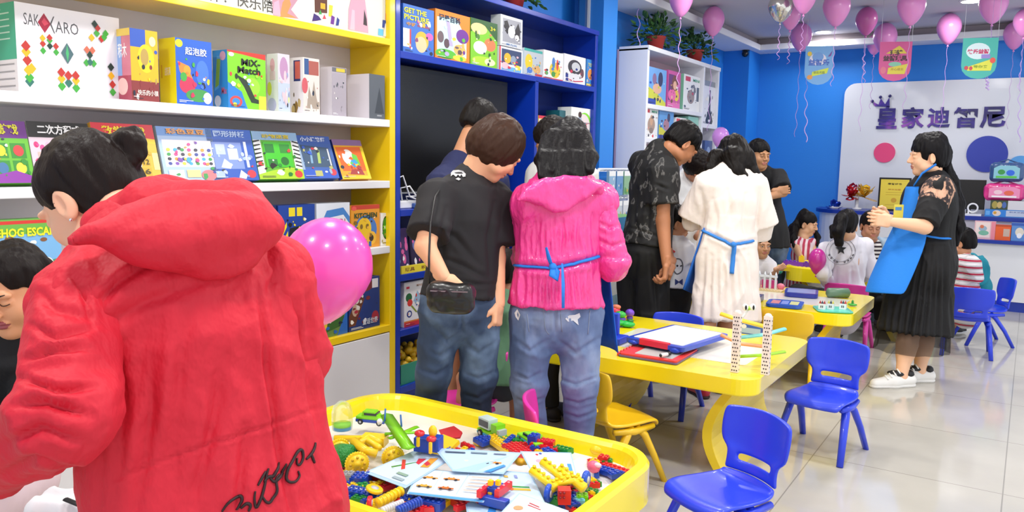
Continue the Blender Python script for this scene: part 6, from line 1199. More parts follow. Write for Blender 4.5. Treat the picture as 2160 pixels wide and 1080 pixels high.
# gift-wrap bow, blue puff
def bow(px, py, Y, label, cols, R_=.12, seed=0, zb=.925):
    c = W(px, py, Y=Y); r = random.Random(seed); t = thing('ribbon_bow', (c[0], c[1], zb), label, 'bow')
    for ci, col in enumerate(cols):
        b = MB(); m = mat(col, .18, metal=.6)
        for i in range(16):
            a, e = r.uniform(0, 6.28), r.uniform(-.3, 1.3); d = np.array([math.cos(a)*math.cos(e), math.sin(a)*math.cos(e)*.8, math.sin(e)]); q = c+np.array([(-.07 if ci == 0 else .07)*(len(cols) > 1), 0, 0])
            s = nrm(np.cross(d, UP)); L_ = R_*r.uniform(.6, 1); pts = [q+d*L_*math.sin(math.pi*k/6)+s*L_*.28*math.sin(2*math.pi*k/6)+(0, 0, 0) for k in range(7)]
            b.tube(pts, .016, m, 6, flat=.15)
        b.build('ribbon_loops', t, (c[0], c[1], zb))['label'] = {'c8202c': 'red foil loops', 'e0b030': 'gold foil loops', '1c3fae': 'blue loops'}.get(col, 'loops')
    b = MB(); b.lathe([(.05, 0), (.06, .02), (.02, .03), (.02, max(.03, c[2]-zb))], mat('d8d8dc', .4), 12); b.build('pedestal', t, (0, 0, 0))
bow(1808, 415, 9.8, 'large red and gold foil ribbon bow on the counter', ['c8202c', 'e0b030'], .16, 1)
bow(1760, 443, 9.85, 'dark blue ribbon puff at left end of the counter', ['1c3fae'], .12, 2)
# goods at the right
def cbox(label, pxl, pxr, yt, yb, Y, dep, col, art, zb=None, name='toy_box'):
    a = W(pxl, yt, Y=Y); c = W(pxr, yb, Y=Y); z0 = c[2] if zb is None else zb; z1 = a[2] if zb is None else max(z0+.05, a[2]); cx = (a[0]+c[0])/2; wd_ = abs(c[0]-a[0])/2
    b = MB(); b.b2((-wd_, 0, 0), (wd_, dep, z1-z0), BOXM(col)); b.art((-wd_, -.0004, 0), (2*wd_, 0, 0), (0, 0, z1-z0), art, n=np.array([0, -1., 0])); o_ = b.build(name); o_.location = (cx, Y, z0); return tag(o_, label, 'box'), z1
cbox('pale pink picture book box on the lower ledge of counter', 2057, 2098, 466, 503, 9.34, .1, 'e8b8c0', [('r', .05, .1, .75, .95, 'f0dcd8'), ('d', .4, .6, .2, .15, '9ab4c8'), ('d', .45, .35, .25, .14, '7ab8a0'), ('r', .8, 0, 1, 1, 'e88a9a'), ('d', .35, .7, .1, .1, 'd87a5a')], .711)
cbox('bright orange box on the lower ledge of counter', 2101, 2132, 474, 503, 9.34, .1, 'e8602a', [('r', .5, .25, .9, .75, 'c8b0a0'), ('r', 0, .9, 1, 1, 'b84a20')], .711)
cbox('light blue toy box at far right of the counter ledge', 2134, 2168, 470, 503, 9.34, .1, '5a8ccc', [('d', .5, .5, .25, .25, 'e0d8c8'), ('d', .5, .3, .15, .15, 'f0f0f4'), ('r', 0, .85, 1, 1, '2f5ab0')], .711)
_, z1 = cbox('long blue board game box with white end at the bottom of the counter pile', 2078, 2166, 441, 468, 9.66, .18, '2f86d8', [('r', .5, .1, 1, .9, 'c0ccdc'), ('d', .28, .5, .1, .4, 'e8d8c8'), ('d', .24, .55, .04, .2, 'd8a030'), ('t', '积木乐园', .75, .7, .2, .35, '3a5aa0'), ('r', .02, .2, .12, .8, '6ab0ec')], .926)
_, z2 = cbox('dark green picture box with white end, second in the counter pile', 2090, 2166, 422, 443, 9.66, .16, '3a4a38', [('r', .48, 0, 1, 1, 'd8d8dc'), ('d', .12, .5, .08, .4, 'a89a4a'), ('d', .25, .5, .07, .35, 'c8b070'), ('d', .38, .5, .06, .35, '4a6ab0')], z1+.001)
def backpack(px, py, Y, z0, wd_, h, label, cols):
    c = W(px, py, Y=Y); o = (c[0], Y, z0); t = thing('backpack', o, label, 'backpack')
    S = Sdf(.006); S.box((c[0], Y+.06, z0+h/2), (wd_/2, .06, h/2), None, .045, .01); mu = Multi(); mu.add(S.mesh(folds(.004, 14)), mat(cols[0], .35, coat=.3)); mu.build('bag_body', t, o)
    b = MB(); b.art((c[0]-wd_*.38, Y-.012, z0+h*.15), (wd_*.76, 0, 0), (0, 0, h*.7), [('p', [(0, 0), (0, .8), (.2, 1), (.8, 1), (1, .8), (1, 0)], cols[1]), ('d', .3, .5, .14, .2, cols[2]), ('d', .65, .45, .16, .22, cols[3]), ('r', .1, .05, .9, .2, cols[4])], n=np.array([0, -1., 0]), e=.001); b.build('front_pocket', t, o)
    b = MB(); b.tube([(c[0]-wd_*.3, Y+.08, z0+h), (c[0], Y+.08, z0+h+.035), (c[0]+wd_*.3, Y+.08, z0+h)], .008, mat(cols[0], .5), 6); b.build('handle', t, o)
    return z0+h
z3 = backpack(2118, 410, 9.66, z2+.001, .36, .165, 'glossy pink child backpack lying on the boxed games', ['e03a8c', 'f090bc', 'f4d0dc', 'e86a50', 'f4f0f4'])
backpack(2122, 380, 9.68, z3+.03, .3, .19, 'blue and green child backpack on top of the pink one', ['3a5a8c', '8ac8d8', '3a9a4a', '2a6ae0', '5ac84a'])
b = MB(); b.ell((0, 0, .03), (.05, .04, .03), mat('d83a9c', .4), 12).ell((.07, .01, .025), (.04, .035, .025), mat('e8d8e4', .4), 12).ell((-.06, .01, .025), (.04, .03, .025), mat('e8a0c8', .4), 12)
o_ = b.build('hair_trinket'); o_.location = tuple(W(2030, 470, Y=9.5)*[1, 1, 0]+[0, 0, .711]); tag(o_, 'magenta and white trinkets on the counter ledge behind striped boy', 'toy')
# teal coat and yellow-green bag by the striped boy
S = Sdf(.008); S.cone(w(2062, 560, 6.85), w(2068, 605, 6.9), .07, .075, .03); S.cone(w(2052, 545, 6.8), w(2062, 560, 6.85), .04, .07, .03); V, F = S.mesh(folds(.01, 9)); q = w(2066, 600, 6.88); o_ = mesh_obj('coat', V, F, [mat('16889c', .8)], None, None, True, q); place(o_, q); tag(o_, 'teal cloth coat bundled beside the striped-shirt boy', 'coat')
q = W(2000, 520, Y=9.24); S = Sdf(.008); S.box(q+[0, -.0, -.02], (.07, .035, .11), None, .02); V, F = S.mesh(folds(.006, 12)); o_ = mesh_obj('tote_bag', V, F, [mat('dcf01e', .6)], None, None, True, q); place(o_, q); tag(o_, 'fluorescent yellow bag hung on counter front between assistant and striped-shirt boy', 'bag')
# ---------------------------------------------------------------- plants
def plant(px, py, X, zb, label, s=1, seed=0):
    c = W(px, py, X=X); o = (c[0], c[1], zb); t = thing('potted_plant', o, label, 'plant'); r = random.Random(seed)
    b = MB(); b.lathe([(.06*s, 0), (.085*s, .12*s), (.092*s, .125*s), (.092*s, .14*s), (.08*s, .14*s), (.078*s, .12*s)], mat('a8322c', .5), 20, T=(np.eye(3), o)); b.build('pot', t, o)
    b = MB(); gm = [mat('2f5a26', .5), mat('3f7030', .5), mat('244a20', .5)]; st = MB()
    for i in range(150):
        a = r.uniform(0, 6.283); e = r.uniform(-.35, 1.35); R_ = r.uniform(.10, .27)*s; p0 = np.array([c[0], c[1], zb+.13*s]); d = np.array([math.cos(a)*math.cos(e)*.75, math.sin(a)*math.cos(e)*1.25, math.sin(e)*.85]); p1 = p0+d*R_
        if p1[0] < XW+.03: p1[0] = XW+.03+r.random()*.03
        if i % 4 == 0: st.tube([p0, mid(p0, p1)+[0, 0, .02], p1], .0025, gm[1], 4)
        u = nrm(d+np.array([r.uniform(-.5, .5), r.uniform(-.5, .5), r.uniform(-.6, .3)])); sd = nrm(np.cross(u, [r.uniform(-.3, .3), r.uniform(-.3, .3), 1])); L_ = r.uniform(.045, .075)*s; k = np.cross(sd, u)*.008
        V = [p1-u*L_*.2, p1+sd*L_*.3+u*L_*.1+k, p1+sd*L_*.26+u*L_*.5+k, p1+u*L_, p1-sd*L_*.26+u*L_*.5+k, p1-sd*L_*.3+u*L_*.1+k, p1+u*L_*.4-k]
        b.add(V, [(0, 1, 6), (1, 2, 6), (2, 3, 6), (3, 4, 6), (4, 5, 6), (5, 0, 6)], r.choice(gm))
    b.build('foliage', t, o); st.build('stem', t, o)
plant(1383, 97, -3.03, 2.441, 'leafy green plant in red pot on the left end of the white rack', 1.0, 1)
plant(1465, 130, -3.03, 2.441, 'leafy green plant in red pot on the right end of the white rack', 1.0, 2)
plant(1085, 5, -3.12, 2.456, 'trailing green plant in red pot above the blue shelving unit', .9, 3)
# security camera in the corner
q = W(1570, 118, Y=9.8); t = thing('security_camera', (q[0], 9.85, 2.8), 'tiny black security camera under cornice in the back left corner', 'camera'); b = MB(); b.lathe([(.045, 2.79), (.045, 2.8)], mat('1a1a1e', .4), 14, T=(np.eye(3), (q[0], 9.85, 0))); b.build('mount', t, (q[0], 9.85, 2.8)); b = MB(); b.ell((q[0], 9.83, 2.755), (.04, .045, .04), mat('101014', .2), 14); b.build('lens_housing', t, (q[0], 9.85, 2.8))
# ---------------------------------------------------------------- balloons
def balloon(px, py, d, wd_, label, col, tilt=(0, 0), string=0, name='balloon', group=None, metal=0, seed=0, strcol='c89ad8', asp=1.22, sm=None):
    c = w(px, py, d); r = wd_/2; h = r*asp; prof = []
    for i in range(17):
        a = math.pi*i/16; z = -math.cos(a); rr_ = math.sin(a)*(1-.3*max(0, -z)**1.3); prof.append((max(rr_*r, .0005), (z if z > 0 else z*1.22)*h))
    R = rot((1, 0, 0), tilt[0])@rot((0, 1, 0), tilt[1]); m = mat(col, .3, coat=.25, sss=.2) if not metal else mat(col, .18, metal=.9, bump=(9, .5, .02))
    zk = prof[0][1]; t = thing(name, c+R@[0, 0, zk], label, 'balloon', group); o = c+R@[0, 0, zk]
    b = MB(); b.lathe(prof, m, 28, T=(R, c)); b.build('balloon_skin', t, o)
    b = MB(); b.lathe([(.004, zk+.006), (.006, zk-.004), (.012, zk-.016), (.009, zk-.018)], m, 10, T=(R, c)); b.build('knot', t, o)
    if string:
        rg = random.Random(seed); p0 = c+R@[0, 0, zk-.012]; n = 26; ph = rg.uniform(0, 6); P = []
        for k in range(n+1):
            f = k/n; am = .006+.018*max(0, f-.55); P.append(p0+[am*math.sin(ph+f*30), am*math.cos(ph+f*27), -string*f])
        b = MB(); b.tube(P, .0045, mat(strcol, .4), 5, flat=.4); b.build('ribbon', t, o)
    return t
balloon(688, 566, 2.35, .272, 'large hot pink balloon at shoulder of the red-jacketed woman', 'f452b4', (.0, .32), .75, asp=1.12)
PK = 'e490cf'
for i, (px, py, wp, st, lab) in enumerate((
    (1437, -2, 50, .6, 'pink balloon cut by the top edge above the first potted plant'), (1505, 42, 46, .9, 'pink balloon alone against the cornice left of the silver one'),
    (1668, 32, 42, .3, 'pink balloon tucked just right of the silver foil balloon'), (1690, 76, 44, .9, 'pink balloon hanging lowest left of the blue pennant'), (1765, 14, 56, .5, 'pale pink balloon above the round lit downlight'),
    (1828, 42, 44, .9, 'darker pink balloon above the gap between blue and pink pennants'), (1867, 78, 48, .0, 'pink balloon touching top left of the pink pennant'), (1845, 92, 32, .6, 'small pink balloon lowest of the pair beside the pink pennant'),
    (1923, 12, 56, .7, 'pink balloon directly above the pink pennant'), (2002, 58, 48, .9, 'pink balloon between the pink and green pennants'), (2096, 8, 56, .5, 'pink balloon directly above the green pennant'),
    (2141, 72, 44, .8, 'pink balloon right of the green pennant, lower of the two at the edge'), (2162, 45, 44, .5, 'pink balloon cut by the right edge of photo'), (1697, -8, 50, .3, 'pink balloon mostly above frame right of the silver foil balloon'))):
    ry = ray(px, py); d_ = (CEIL-.005-CAMH)/(ry[2]+wp/2/1680*1.22); d_ = min(d_, 10.1/ry[1]); balloon(px, py, d_, wp*d_/1680, lab, PK if i not in (5,) else 'c060a4', (0, 0), st, group='pink balloons floating under the ceiling', seed=i)
balloon(1647, 14, 6.9, .215, 'silver foil balloon among the pink ones under the ceiling', 'd8d4cc', (0, 0), .3, metal=1, asp=1.05)
balloon(1520, 289, 7.9, .17, 'small lilac balloon beside the right edge of white rack', 'c98be0', (0, 0), 1.5, asp=1.15)
balloon(1626, 449, 7.15, .19, 'purple balloon below the elbow of the crossed-arms man', '9a62d8', asp=1.15)
balloon(1724, 549, 6.05, .13, 'dark magenta balloon at left of the white star jacket', 'c02a94', asp=1.4)
b = MB()
# loose curling ribbons
for i, (x, y0, y1, d) in enumerate(((1347, 0, 145, 7.2), (1700, 175, 300, 8.2), (1822, 110, 175, 8.3), (2083, 165, 190, 6.6), (2150, 185, 300, 8.0))):
    P = [w(x+3.2*math.sin(k*.9), y0+(y1-y0)*k/24, d)+[0, .01*math.cos(k*.9), 0] for k in range(25)]; P = [np.array([P[0][0], P[0][1], CEIL])]+P; b = MB(); b.tube(P, [.0012]+[.005]*25, mat('c8a8e8', .4), 5, flat=.5); o_ = b.build('curling_ribbon', None, P[0]); place(o_, P[0])
    tag(o_, ['curling lilac ribbon in front of the first potted plant', 'pale curling ribbon below the blue pennant', 'pale curling ribbon left of the pink pennant', 'short grey curl of ribbon under the green pennant', 'faint lilac ribbon near right edge over the sign board'][i], 'ribbon')
# pennants
def pennant(x0, x1, yt, yb, d, label, col, items):
    a = w(x0, yt, d); c = w(x1, yt, d-.06); u = c-a; u[2] = 0; h = a[2]-w(x0, yb, d)[2]; o = mid(a, c); lw = np.linalg.norm(u)
    t = thing('hanging_pennant', o, label, 'banner'); poly = [(-.5, 0), (-.5, -.68)]+[(-.5+.5*(1-math.cos(k*math.pi/8)), -.68-.32*math.sin(k*math.pi/8)) for k in range(1, 8)]+[(.5, -.68), (.5, 0)]
    P = [np.array([q[0]*lw, 0, q[1]*h]) for q in poly]; R = np.stack([nrm(u), nrm(np.cross(UP, u)), UP], 1); n = nrm(np.cross(u, UP))
    b = MB(); V = [o+R@q-n*.001 for q in P]+[o+R@q+n*.001 for q in P]; k = len(P); b.add(V, [tuple(range(k))[::-1], tuple(range(k, 2*k))]+[(i, (i+1) % k, k+(i+1) % k, k+i) for i in range(k)], mat(col, .45))
    b.art(o-u/2-UP*h+n*.0016, u, UP*h, items, n=n, e=.0002); b.build('cloth', t, o)
    for s in (-.48, .48): b = MB(); b.tube([o+u*s, np.array([(o+u*s)[0], (o+u*s)[1], CEIL])], .0015, mat('d8d8e0', .5), 4); b.build('string', t, o)
pennant(1700, 1760, 97, 178, 8.1, 'light blue round-bottomed pennant hanging left of the other two', '7fb8ec', [('d', .45, .66, .3, .16, 'e8e4f0'), ('d', .45, .72, .2, .12, '6aa0e0'), ('t', '益智乐', .5, .58, .17, .75, '3a6ac8', .04), ('p', [(.25, .22), (.28, .34), (.85, .44), (.8, .3)], 'd8e83a'), ('t', '欢迎光临', .52, .32, .07, .4, '4a6a3a'), ('d', .2, .2, .1, .06, 'e8a050'), ('p', [(.8, .72), (.95, .88), (.9, .74)], '7a3aa0'), ('d', .15, .8, .08, .06, 'e8c83a')])
pennant(1857, 1925, 88, 170, 7.4, 'pink round-bottomed pennant hanging between blue and green ones', 'e0609c', [('p', [(.2, .7), (.45, .82), (.6, .9), (.75, .8), (.85, .7)], 'e8d048'), ('t', '玩转', .52, .72, .15, .4, '4a2a38', .05), ('t', '益智玩具', .5, .58, .15, .75, '4a2a38', .05), ('d', .5, .43, .2, .06, '8ad0b0'), ('p', [(.28, .18), (.3, .34), (.9, .44), (.82, .18)], 'e8d84a'), ('d', .15, .28, .09, .09, 'e87a90'), ('t', '开心成长', .58, .3, .07, .4, 'b08030')])
pennant(2032, 2107, 80, 165, 6.6, 'teal green round-bottomed pennant hanging rightmost', '4fb8ac', [('d', .45, .68, .34, .2, 'd8ecf0'), ('t', '快乐益智', .45, .67, .12, .6, 'c83a6a', .05), ('r', .55, .5, .8, .6, '9a8ad0'), ('p', [(.18, .2), (.2, .3), (.9, .5), (.85, .2)], 'e0e050'), ('d', .88, .45, .08, .07, 'e85a50'), ('d', .15, .27, .06, .05, 'c84a5a'), ('d', .28, .26, .05, .05, 'c84a5a'), ('t', '等你来', .55, .3, .07, .4, '7a9a30')])
# ---------------------------------------------------------------- on the drawing table
ZT = .502
def flat_quad(pxs, z): return [W(x, y, Z=z) for x, y in pxs]
def frame_from(pxs, z):
    P = flat_quad(pxs, z); c = sum(P)/4; u = nrm((P[1]-P[0])+(P[2]-P[3])); v = nrm(np.cross(UP, u)); lw = (np.linalg.norm(P[1]-P[0])+np.linalg.norm(P[2]-P[3]))/2; lh = (np.linalg.norm(P[3]-P[0])+np.linalg.norm(P[2]-P[1]))/2; return c, u, v, lw, lh
def T_(c, u, v): return (np.stack([u, v, UP], 1), c)
c, u, v, lw, lh = frame_from([(1345, 720), (1462, 742), (1518, 706), (1395, 684)], .545)
t = thing('drawing_board', (c[0], c[1], .53), 'white magnetic drawing board with blue frame and red handle strip', 'drawing board'); T = T_(np.array([c[0], c[1], 0]), u, v); o = (c[0], c[1], .53)
b = MB(); b.prism(rrect(-lw/2, -lh/2, lw/2, lh/2, .02), .532, .555, mat('1f45c0', .3, coat=.2), T=T); b.build('frame', t, o, .004)['label'] = 'blue frame'
b = MB(); b.prism(rrect(-lw/2+.025, -lh/2+.035, lw/2-.025, lh/2-.02, .01), .555, .558, mat('dfe5ea', .3), T=T); b.build('drawing_surface', t, o)
b = MB(); b.prism(rrect(-lw*.25, -lh/2-.004, lw*.25, -lh/2+.028, .008), .534, .562, mat('e02a44', .35), T=T); b.build('handle', t, o)['label'] = 'red handle strip'
b = MB()
for s in (-1, 1): b.ell((s*lw*.36, -lh/2+.0, .536), (.03, .012, .012), mat('1f45c0', .3), 10, T=T)
b.build('foot', t, o)
c, u, v, lw, lh = frame_from([(1308, 748), (1432, 768), (1470, 738), (1352, 722)], .51)
t = thing('drawing_pad', (c[0], c[1], ZT), 'red-framed grey drawing pad leaning flat in front of the blue-framed board', 'drawing board'); T = T_(np.array([c[0], c[1], 0]), u, v); o = (c[0], c[1], ZT)
b = MB(); b.prism(rrect(-lw/2, -lh/2, lw/2, lh/2, .012), ZT, ZT+.008, mat('6a5a86', .4), T=T).prism(rrect(-lw/2+.006, -lh/2+.006, lw/2-.004, lh/2-.004, .012), ZT+.008, ZT+.016, mat('e83c3c', .35), T=T); b.build('frame', t, o)['label'] = 'red and violet frame'
b = MB(); b.prism(rrect(-lw/2+.07, -lh/2+.035, lw/2-.035, lh/2-.04, .006), ZT+.016, ZT+.0175, mat('b9b9b6', .4), T=T); b.build('drawing_surface', t, o)
b = MB()
for i in range(9): b.lathe([(.0, .002), (.009, .0), (.009, .014), (.002, .02)], mat('e83c3c', .35), 8, T=T_(np.array([c[0], c[1], 0])+u*(-lw/2-.004)+v*(-lh/2+.02+i*lh*.11)+UP*ZT, u, v))
b.build('edge_studs', t, o)
q = W(1403, 748, Z=ZT+.03); t = thing('marker_pen', q, 'short white and black marker lying on the red-framed pad', 'pen'); dv = nrm(u*.4+v); b = MB(); b.tube([q-dv*.03, q+dv*.015], .009, mat('eceef0', .3)); b.build('barrel', t, q); b = MB(); b.tube([q+dv*.015, q+dv*.033], .0098, mat('17171a', .3)); b.build('cap', t, q); b = MB(); b.tube([q-dv*.036, q-dv*.03], [.004, .009], mat('17171a', .3)); b.build('nib', t, q)
# marble ramp tower: two spotted posts joined by four coloured gutters
a = W(1550, 785, Z=.5); c = W(1614, 790, Z=.5); t = thing('marble_ramp', ((a[0]+c[0])/2, (a[1]+c[1])/2, .5), 'marble ramp toy with two dotted white towers and coloured slides', 'toy'); o = ((a[0]+c[0])/2, (a[1]+c[1])/2, .5)
def post(pb, zt):
    b = MB(); b.b2((pb[0]-.017, pb[1]-.012, .501), (pb[0]+.017, pb[1]+.012, zt), mat('efe2d4', .45)); it = []
    rows_ = 15
    for r_ in range(rows_):
        for k in range(3 if r_ % 2 == 0 else 2): it.append(('d', (.2+.3*k) if r_ % 2 == 0 else (.35+.3*k), (r_+.6)/rows_*.96, .09, .013, '3a3038'))
    b.art((pb[0]-.017, pb[1]-.0124, .501), (.034, 0, 0), (0, 0, zt-.501), it, n=np.array([0, -1., 0])); b.art((pb[0]+.0174, pb[1]-.012, .501), (0, .024, 0), (0, 0, zt-.501), [('d', .5, (r_+.6)/12*.96, .14, .013, '3a3038') for r_ in range(12)], n=np.array([1., 0, 0]))
    b.ell((pb[0], pb[1], zt), (.017, .012, .014), mat('efe2d4', .45), 12); b.build('tower', t, o)['label'] = 'dotted white tower'
zt1 = W(1555, 655, X=a[0], Y=None)[2] if False else .5+.135*a.size/3+.16
post(a, .5+ (785-660)*3.6/1680); post(c, .5+(790-668)*3.6/1680)
def gutter(P, r, col, lab):
    b = MB(); b.tube([np.array(q) for q in P], r, mat(col, .35, coat=.2), 10, flat=.6); b.build('slide', t, o)['label'] = lab
gutter([w(1520, 662, 3.66), w(1560, 675, 3.62), w(1610, 688, 3.62)], .016, 'f4d83a', 'yellow slide'); gutter([w(1562, 712, 3.64), w(1612, 706, 3.64), w(1655, 694, 3.7)], .014, '7fdedc', 'pale cyan slide')
gutter([w(1520, 706, 3.62), w(1560, 725, 3.6), w(1612, 731, 3.6)], .013, 'f2a06a', 'orange slide'); gutter([w(1560, 752, 3.66), w(1610, 749, 3.66), w(1655, 742, 3.7)], .012, 'a6e02a', 'lime green slide')
b = MB()
for s in (-1, 1): e = w(1580+8*s, 648, 3.66); b.ell(e, (.015, .01, .017), mat('eef0ea', .3), 12); b.ell(e-IMF*.012, (.005, .003, .012), mat('1a1a1e', .3), 8)
b.ell(w(1580, 650, 3.67), (.012, .01, .01), mat('a8dc3a', .35), 10); b.tube([w(1580, 650, 3.68), w(1567, 668, 3.66), w(1556, 676, 3.64)], .006, mat('e8e4e0', .4), 6); b.build('frog_eyes', t, o)['label'] = 'white and green frog eyes'
# blue clamp-shaped rack and green/purple blocks at left of the drawing table
q = W(1288, 722, Z=.5); t = thing('toy_stand', q, 'royal blue moulded toy stand partly behind the blue apron', 'toy'); b = MB(); b.box(q+[0, 0, .02], (.15, .12, .035), mat('1c3fc4', .35)).box(q+[-.02, .03, .09], (.1, .03, .12), mat('1c3fc4', .35)).box(q+[-.045, .0, .14], (.07, .06, .03), mat('1c3fc4', .35)); b.build('stand_body', t, q, .006)
def blob(px, py, z, parts, label, name='toy'):
    q = W(px, py, Z=z); b = MB()
    for (dx, dy, dz, rx, ry, rz_, col) in parts: b.ell(q+IMR*dx+IMF*dy+UP*dz, (rx, ry, rz_), mat(col, .35), 12)
    o_ = b.build(name, None, q); place(o_, q); return tag(o_, label, 'toy')
blob(1322, 690, .5, [(0, 0, .018, .05, .035, .018, '22b84a'), (.02, .0, .035, .018, .018, .012, '1a7a34'), (-.04, 0, .025, .03, .03, .015, '22b84a')], 'green moulded toy car at left of the drawing table')
blob(1308, 680, .5, [(0, 0, .045, .035, .03, .022, '3ab84a'), (.0, .0, .02, .035, .03, .015, '5a4ab8')], 'green and violet toy behind the green toy car')
blob(1328, 676, .5, [(0, 0, .045, .028, .026, .024, '7a4ad0'), (0, 0, .015, .02, .02, .015, '5a3ab0')], 'purple toy ball right of the green toys')
blob(1296, 668, .5, [(0, 0, .03, .04, .03, .03, 'e83a5a'), (.01, 0, .06, .03, .02, .015, 'f08a6a')], 'red finned toy behind the blue toy stand')
# booklet behind the ramp
b = MB(); q = W(1580, 705, Z=.5); b.box(q+[0, 0, .03], (.14, .012, .06), BOXM('3f62b8')); b.art(q+[-.07, -.0065, 0], (.14, 0, 0), (0, 0, .06), [('r', .05, .1, .95, .6, 'a8c0e0'), ('d', .3, .7, .1, .2, 'e8e8f0')], n=np.array([0, -1., 0])); o_ = b.build('toy_box', None, q); place(o_, q); tag(o_, 'small blue printed box behind the marble ramp', 'box')
# ---------------------------------------------------------------- on the toy house table
def slab(label, pxs, z, th, col, items, name, cat, rim=None):
    c, u, v, lw, lh = frame_from(pxs, z+th); T = T_(np.array([c[0], c[1], 0]), u, v); t = thing(name, (c[0], c[1], z), label, cat); o = (c[0], c[1], z)
    b = MB(); b.prism(rrect(-lw/2, -lh/2, lw/2, lh/2, min(lw, lh)*.2), z, z+th, mat(col, .3, coat=.2), T=T); b.build('case', t, o, .004)
    b = MB(); b.art((-lw/2, -lh/2, z+th+.0005), (lw, 0, 0), (0, lh, 0), items, T=T); b.build('printed_top', t, o); return t
slab('dark blue flat case with grey lid panel on the toy house table', [(1652, 617), (1725, 622), (1727, 611), (1660, 606)], .502, .03, '24309a', [('r', .08, .12, .92, .9, '8a96c8')], 'toy_case', 'case')
slab('long blue pill-shaped puzzle tray with three picture windows', [(1616, 640), (1690, 648), (1698, 635), (1622, 630)], .502, .02, '1f56c0', [('r', .12, .2, .36, .8, 'd88a90'), ('r', .4, .2, .6, .8, '8a9ae0'), ('r', .64, .2, .88, .8, 'd8d890')], 'puzzle_tray', 'toy')
slab('turquoise game board carrying tiny houses near the table corner', [(1716, 656), (1788, 660), (1800, 648), (1722, 645)], .502, .006, '3fc0a8', [('r', .1, .1, .9, .9, '5ad0b8')], 'game_board', 'toy')
for i, (px, cw, cr, lab) in enumerate(((1734, 'e8e8ea', 'b8303a', 'left'), (1752, 'e0e0e4', 'd8d060', 'middle'), (1778, 'e8e8ea', 'd03a3a', 'right'))):
    q = W(px, 652, Z=.509); t = thing('toy_house', q, f'tiny white toy house, {lab} one of three on the turquoise board', 'toy'); b = MB(); b.box(q+[0, 0, .018], (.04, .03, .036), mat(cw, .4)); b.art(q+[-.02, -.0155, 0], (.04, 0, 0), (0, 0, .036), [('r', .3, .3, .45, .7, '4a4a50'), ('r', .55, .3, .7, .7, '4a4a50')], n=np.array([0, -1., 0])); b.build('walls', t, q)
    b = MB(); 
    for k in range(3): b.lathe([(.008, 0), (.0, .022)], mat(cr if k != 1 else '3a4a60', .4), 8, T=(np.eye(3), q+[-.013+.013*k, .0, .036]))
    b.build('roof_spire', t, q)
blob(1798, 645, .503, [(0, 0, .008, .03, .02, .008, '3aa83a'), (0, 0, .02, .008, .008, .02, '2a8a34')], 'tiny green toy tree beside the turquoise board')
q = W(1767, 628, Z=.5); t = thing('toy_case', q, 'grey-green rounded toy canister lying on the toy house table', 'case'); b = MB(); b.tube([q+IMR*-.08+UP*.035, q+IMR*-.07+UP*.035, q+IMR*.07+UP*.035, q+IMR*.08+UP*.035], [.02, .034, .034, .02], mat('6a8a70', .35), 14); b.build('canister', t, q); b = MB(); b.tube([q+IMR*-.072+UP*.052, q+IMR*.072+UP*.052], .022, mat('9a9aa0', .3), 10, flat=.6); b.build('lid', t, q)
# white castle gateway on a beige stud plate
q = W(1618, 612, Z=.5); t = thing('toy_castle', q, 'white toy castle gateway with pink doors on a beige stud plate', 'toy'); b = MB(); b.b2(q+[-.14, -.07, 0], q+[.12, .1, .012], mat('e6cf9c', .4))
for i in range(12): b.lathe([(.007, 0), (.007, .006)], mat('ecd8a8', .4), 8, T=(np.eye(3), q+[-.13+.021*i, -.062, .012]))
b.build('stud_plate', t, q); b = MB(); z = .012
for x in (-.06, -.02, .02, .06): b.b2(q+[x-.007, -.01, z], q+[x+.007, .006, z+.085], mat('dfe4e8', .4))
b.b2(q+[-.07, -.012, z+.085], q+[.07, .008, z+.1], mat('dfe4e8', .4))
for x in (-.06, -.02, .02, .06): b.lathe([(.011, 0), (.008, .01), (0, .03)], mat('dfe4e8', .4), 8, T=(np.eye(3), q+[x, -.002, z+.1]))
b.build('gateway', t, q); b = MB(); b.b2(q+[-.12, .02, z], q+[-.06, .05, z+.05], mat('ee3aa0', .4)).b2(q+[-.05, .03, z], q+[.06, .045, z+.06], mat('e04a98', .4)).ell(q+[.09, .03, z+.02], (.03, .02, .025), mat('e87a90', .4), 10); b.build('pink_blocks', t, q)
slab('dark navy toy tray at the left end of toy house table', [(1588, 630), (1604, 632), (1606, 620), (1590, 619)], .502, .04, '2a3468', [('r', .1, .2, .9, .8, '4a5890')], 'toy_case', 'case')
# blocks on the far tub table
ZF = .475
for i, (px, py, sx, sy, sz, col, lab) in enumerate(((1672, 552, .17, .06, .04, '7a3ab8', 'purple building block at left on the far tub table'), (1690, 545, .04, .04, .09, 'ecc820', 'upright yellow block beside the purple one on the far tub table'), (1704, 552, .06, .05, .04, '6a34a8', 'short purple block right of the upright yellow one'), (1688, 562, .34, .1, .035, 'e8c41c', 'long yellow block base on the far tub table'))):
    q = W(px, py, Y=7.1+.03*i); z0 = .515 if i != 3 else .48; b = MB(); b.box((q[0], 7.15-(.08 if i == 3 else 0), z0+sz/2+.03), (sx, sy, sz), mat(col, .35))
    for k in range(int(sx/.035)): b.lathe([(.011, 0), (.011, .01)], mat(col, .35), 8, T=(np.eye(3), (q[0]-sx/2+.02+.035*k, 7.15-(.08 if i == 3 else 0), z0+.03+sz)))
    o_ = b.build('building_block', None, (q[0], 7.15, z0)); place(o_, (q[0], 7.15, z0)); tag(o_, lab, 'block')
blob(1642, 552, .56, [(0, 0, .03, .05, .04, .02, '3ad04a'), (.01, 0, .06, .03, .03, .012, '4ae05a')], 'light green cup-shaped toy in front of the toddler hand')
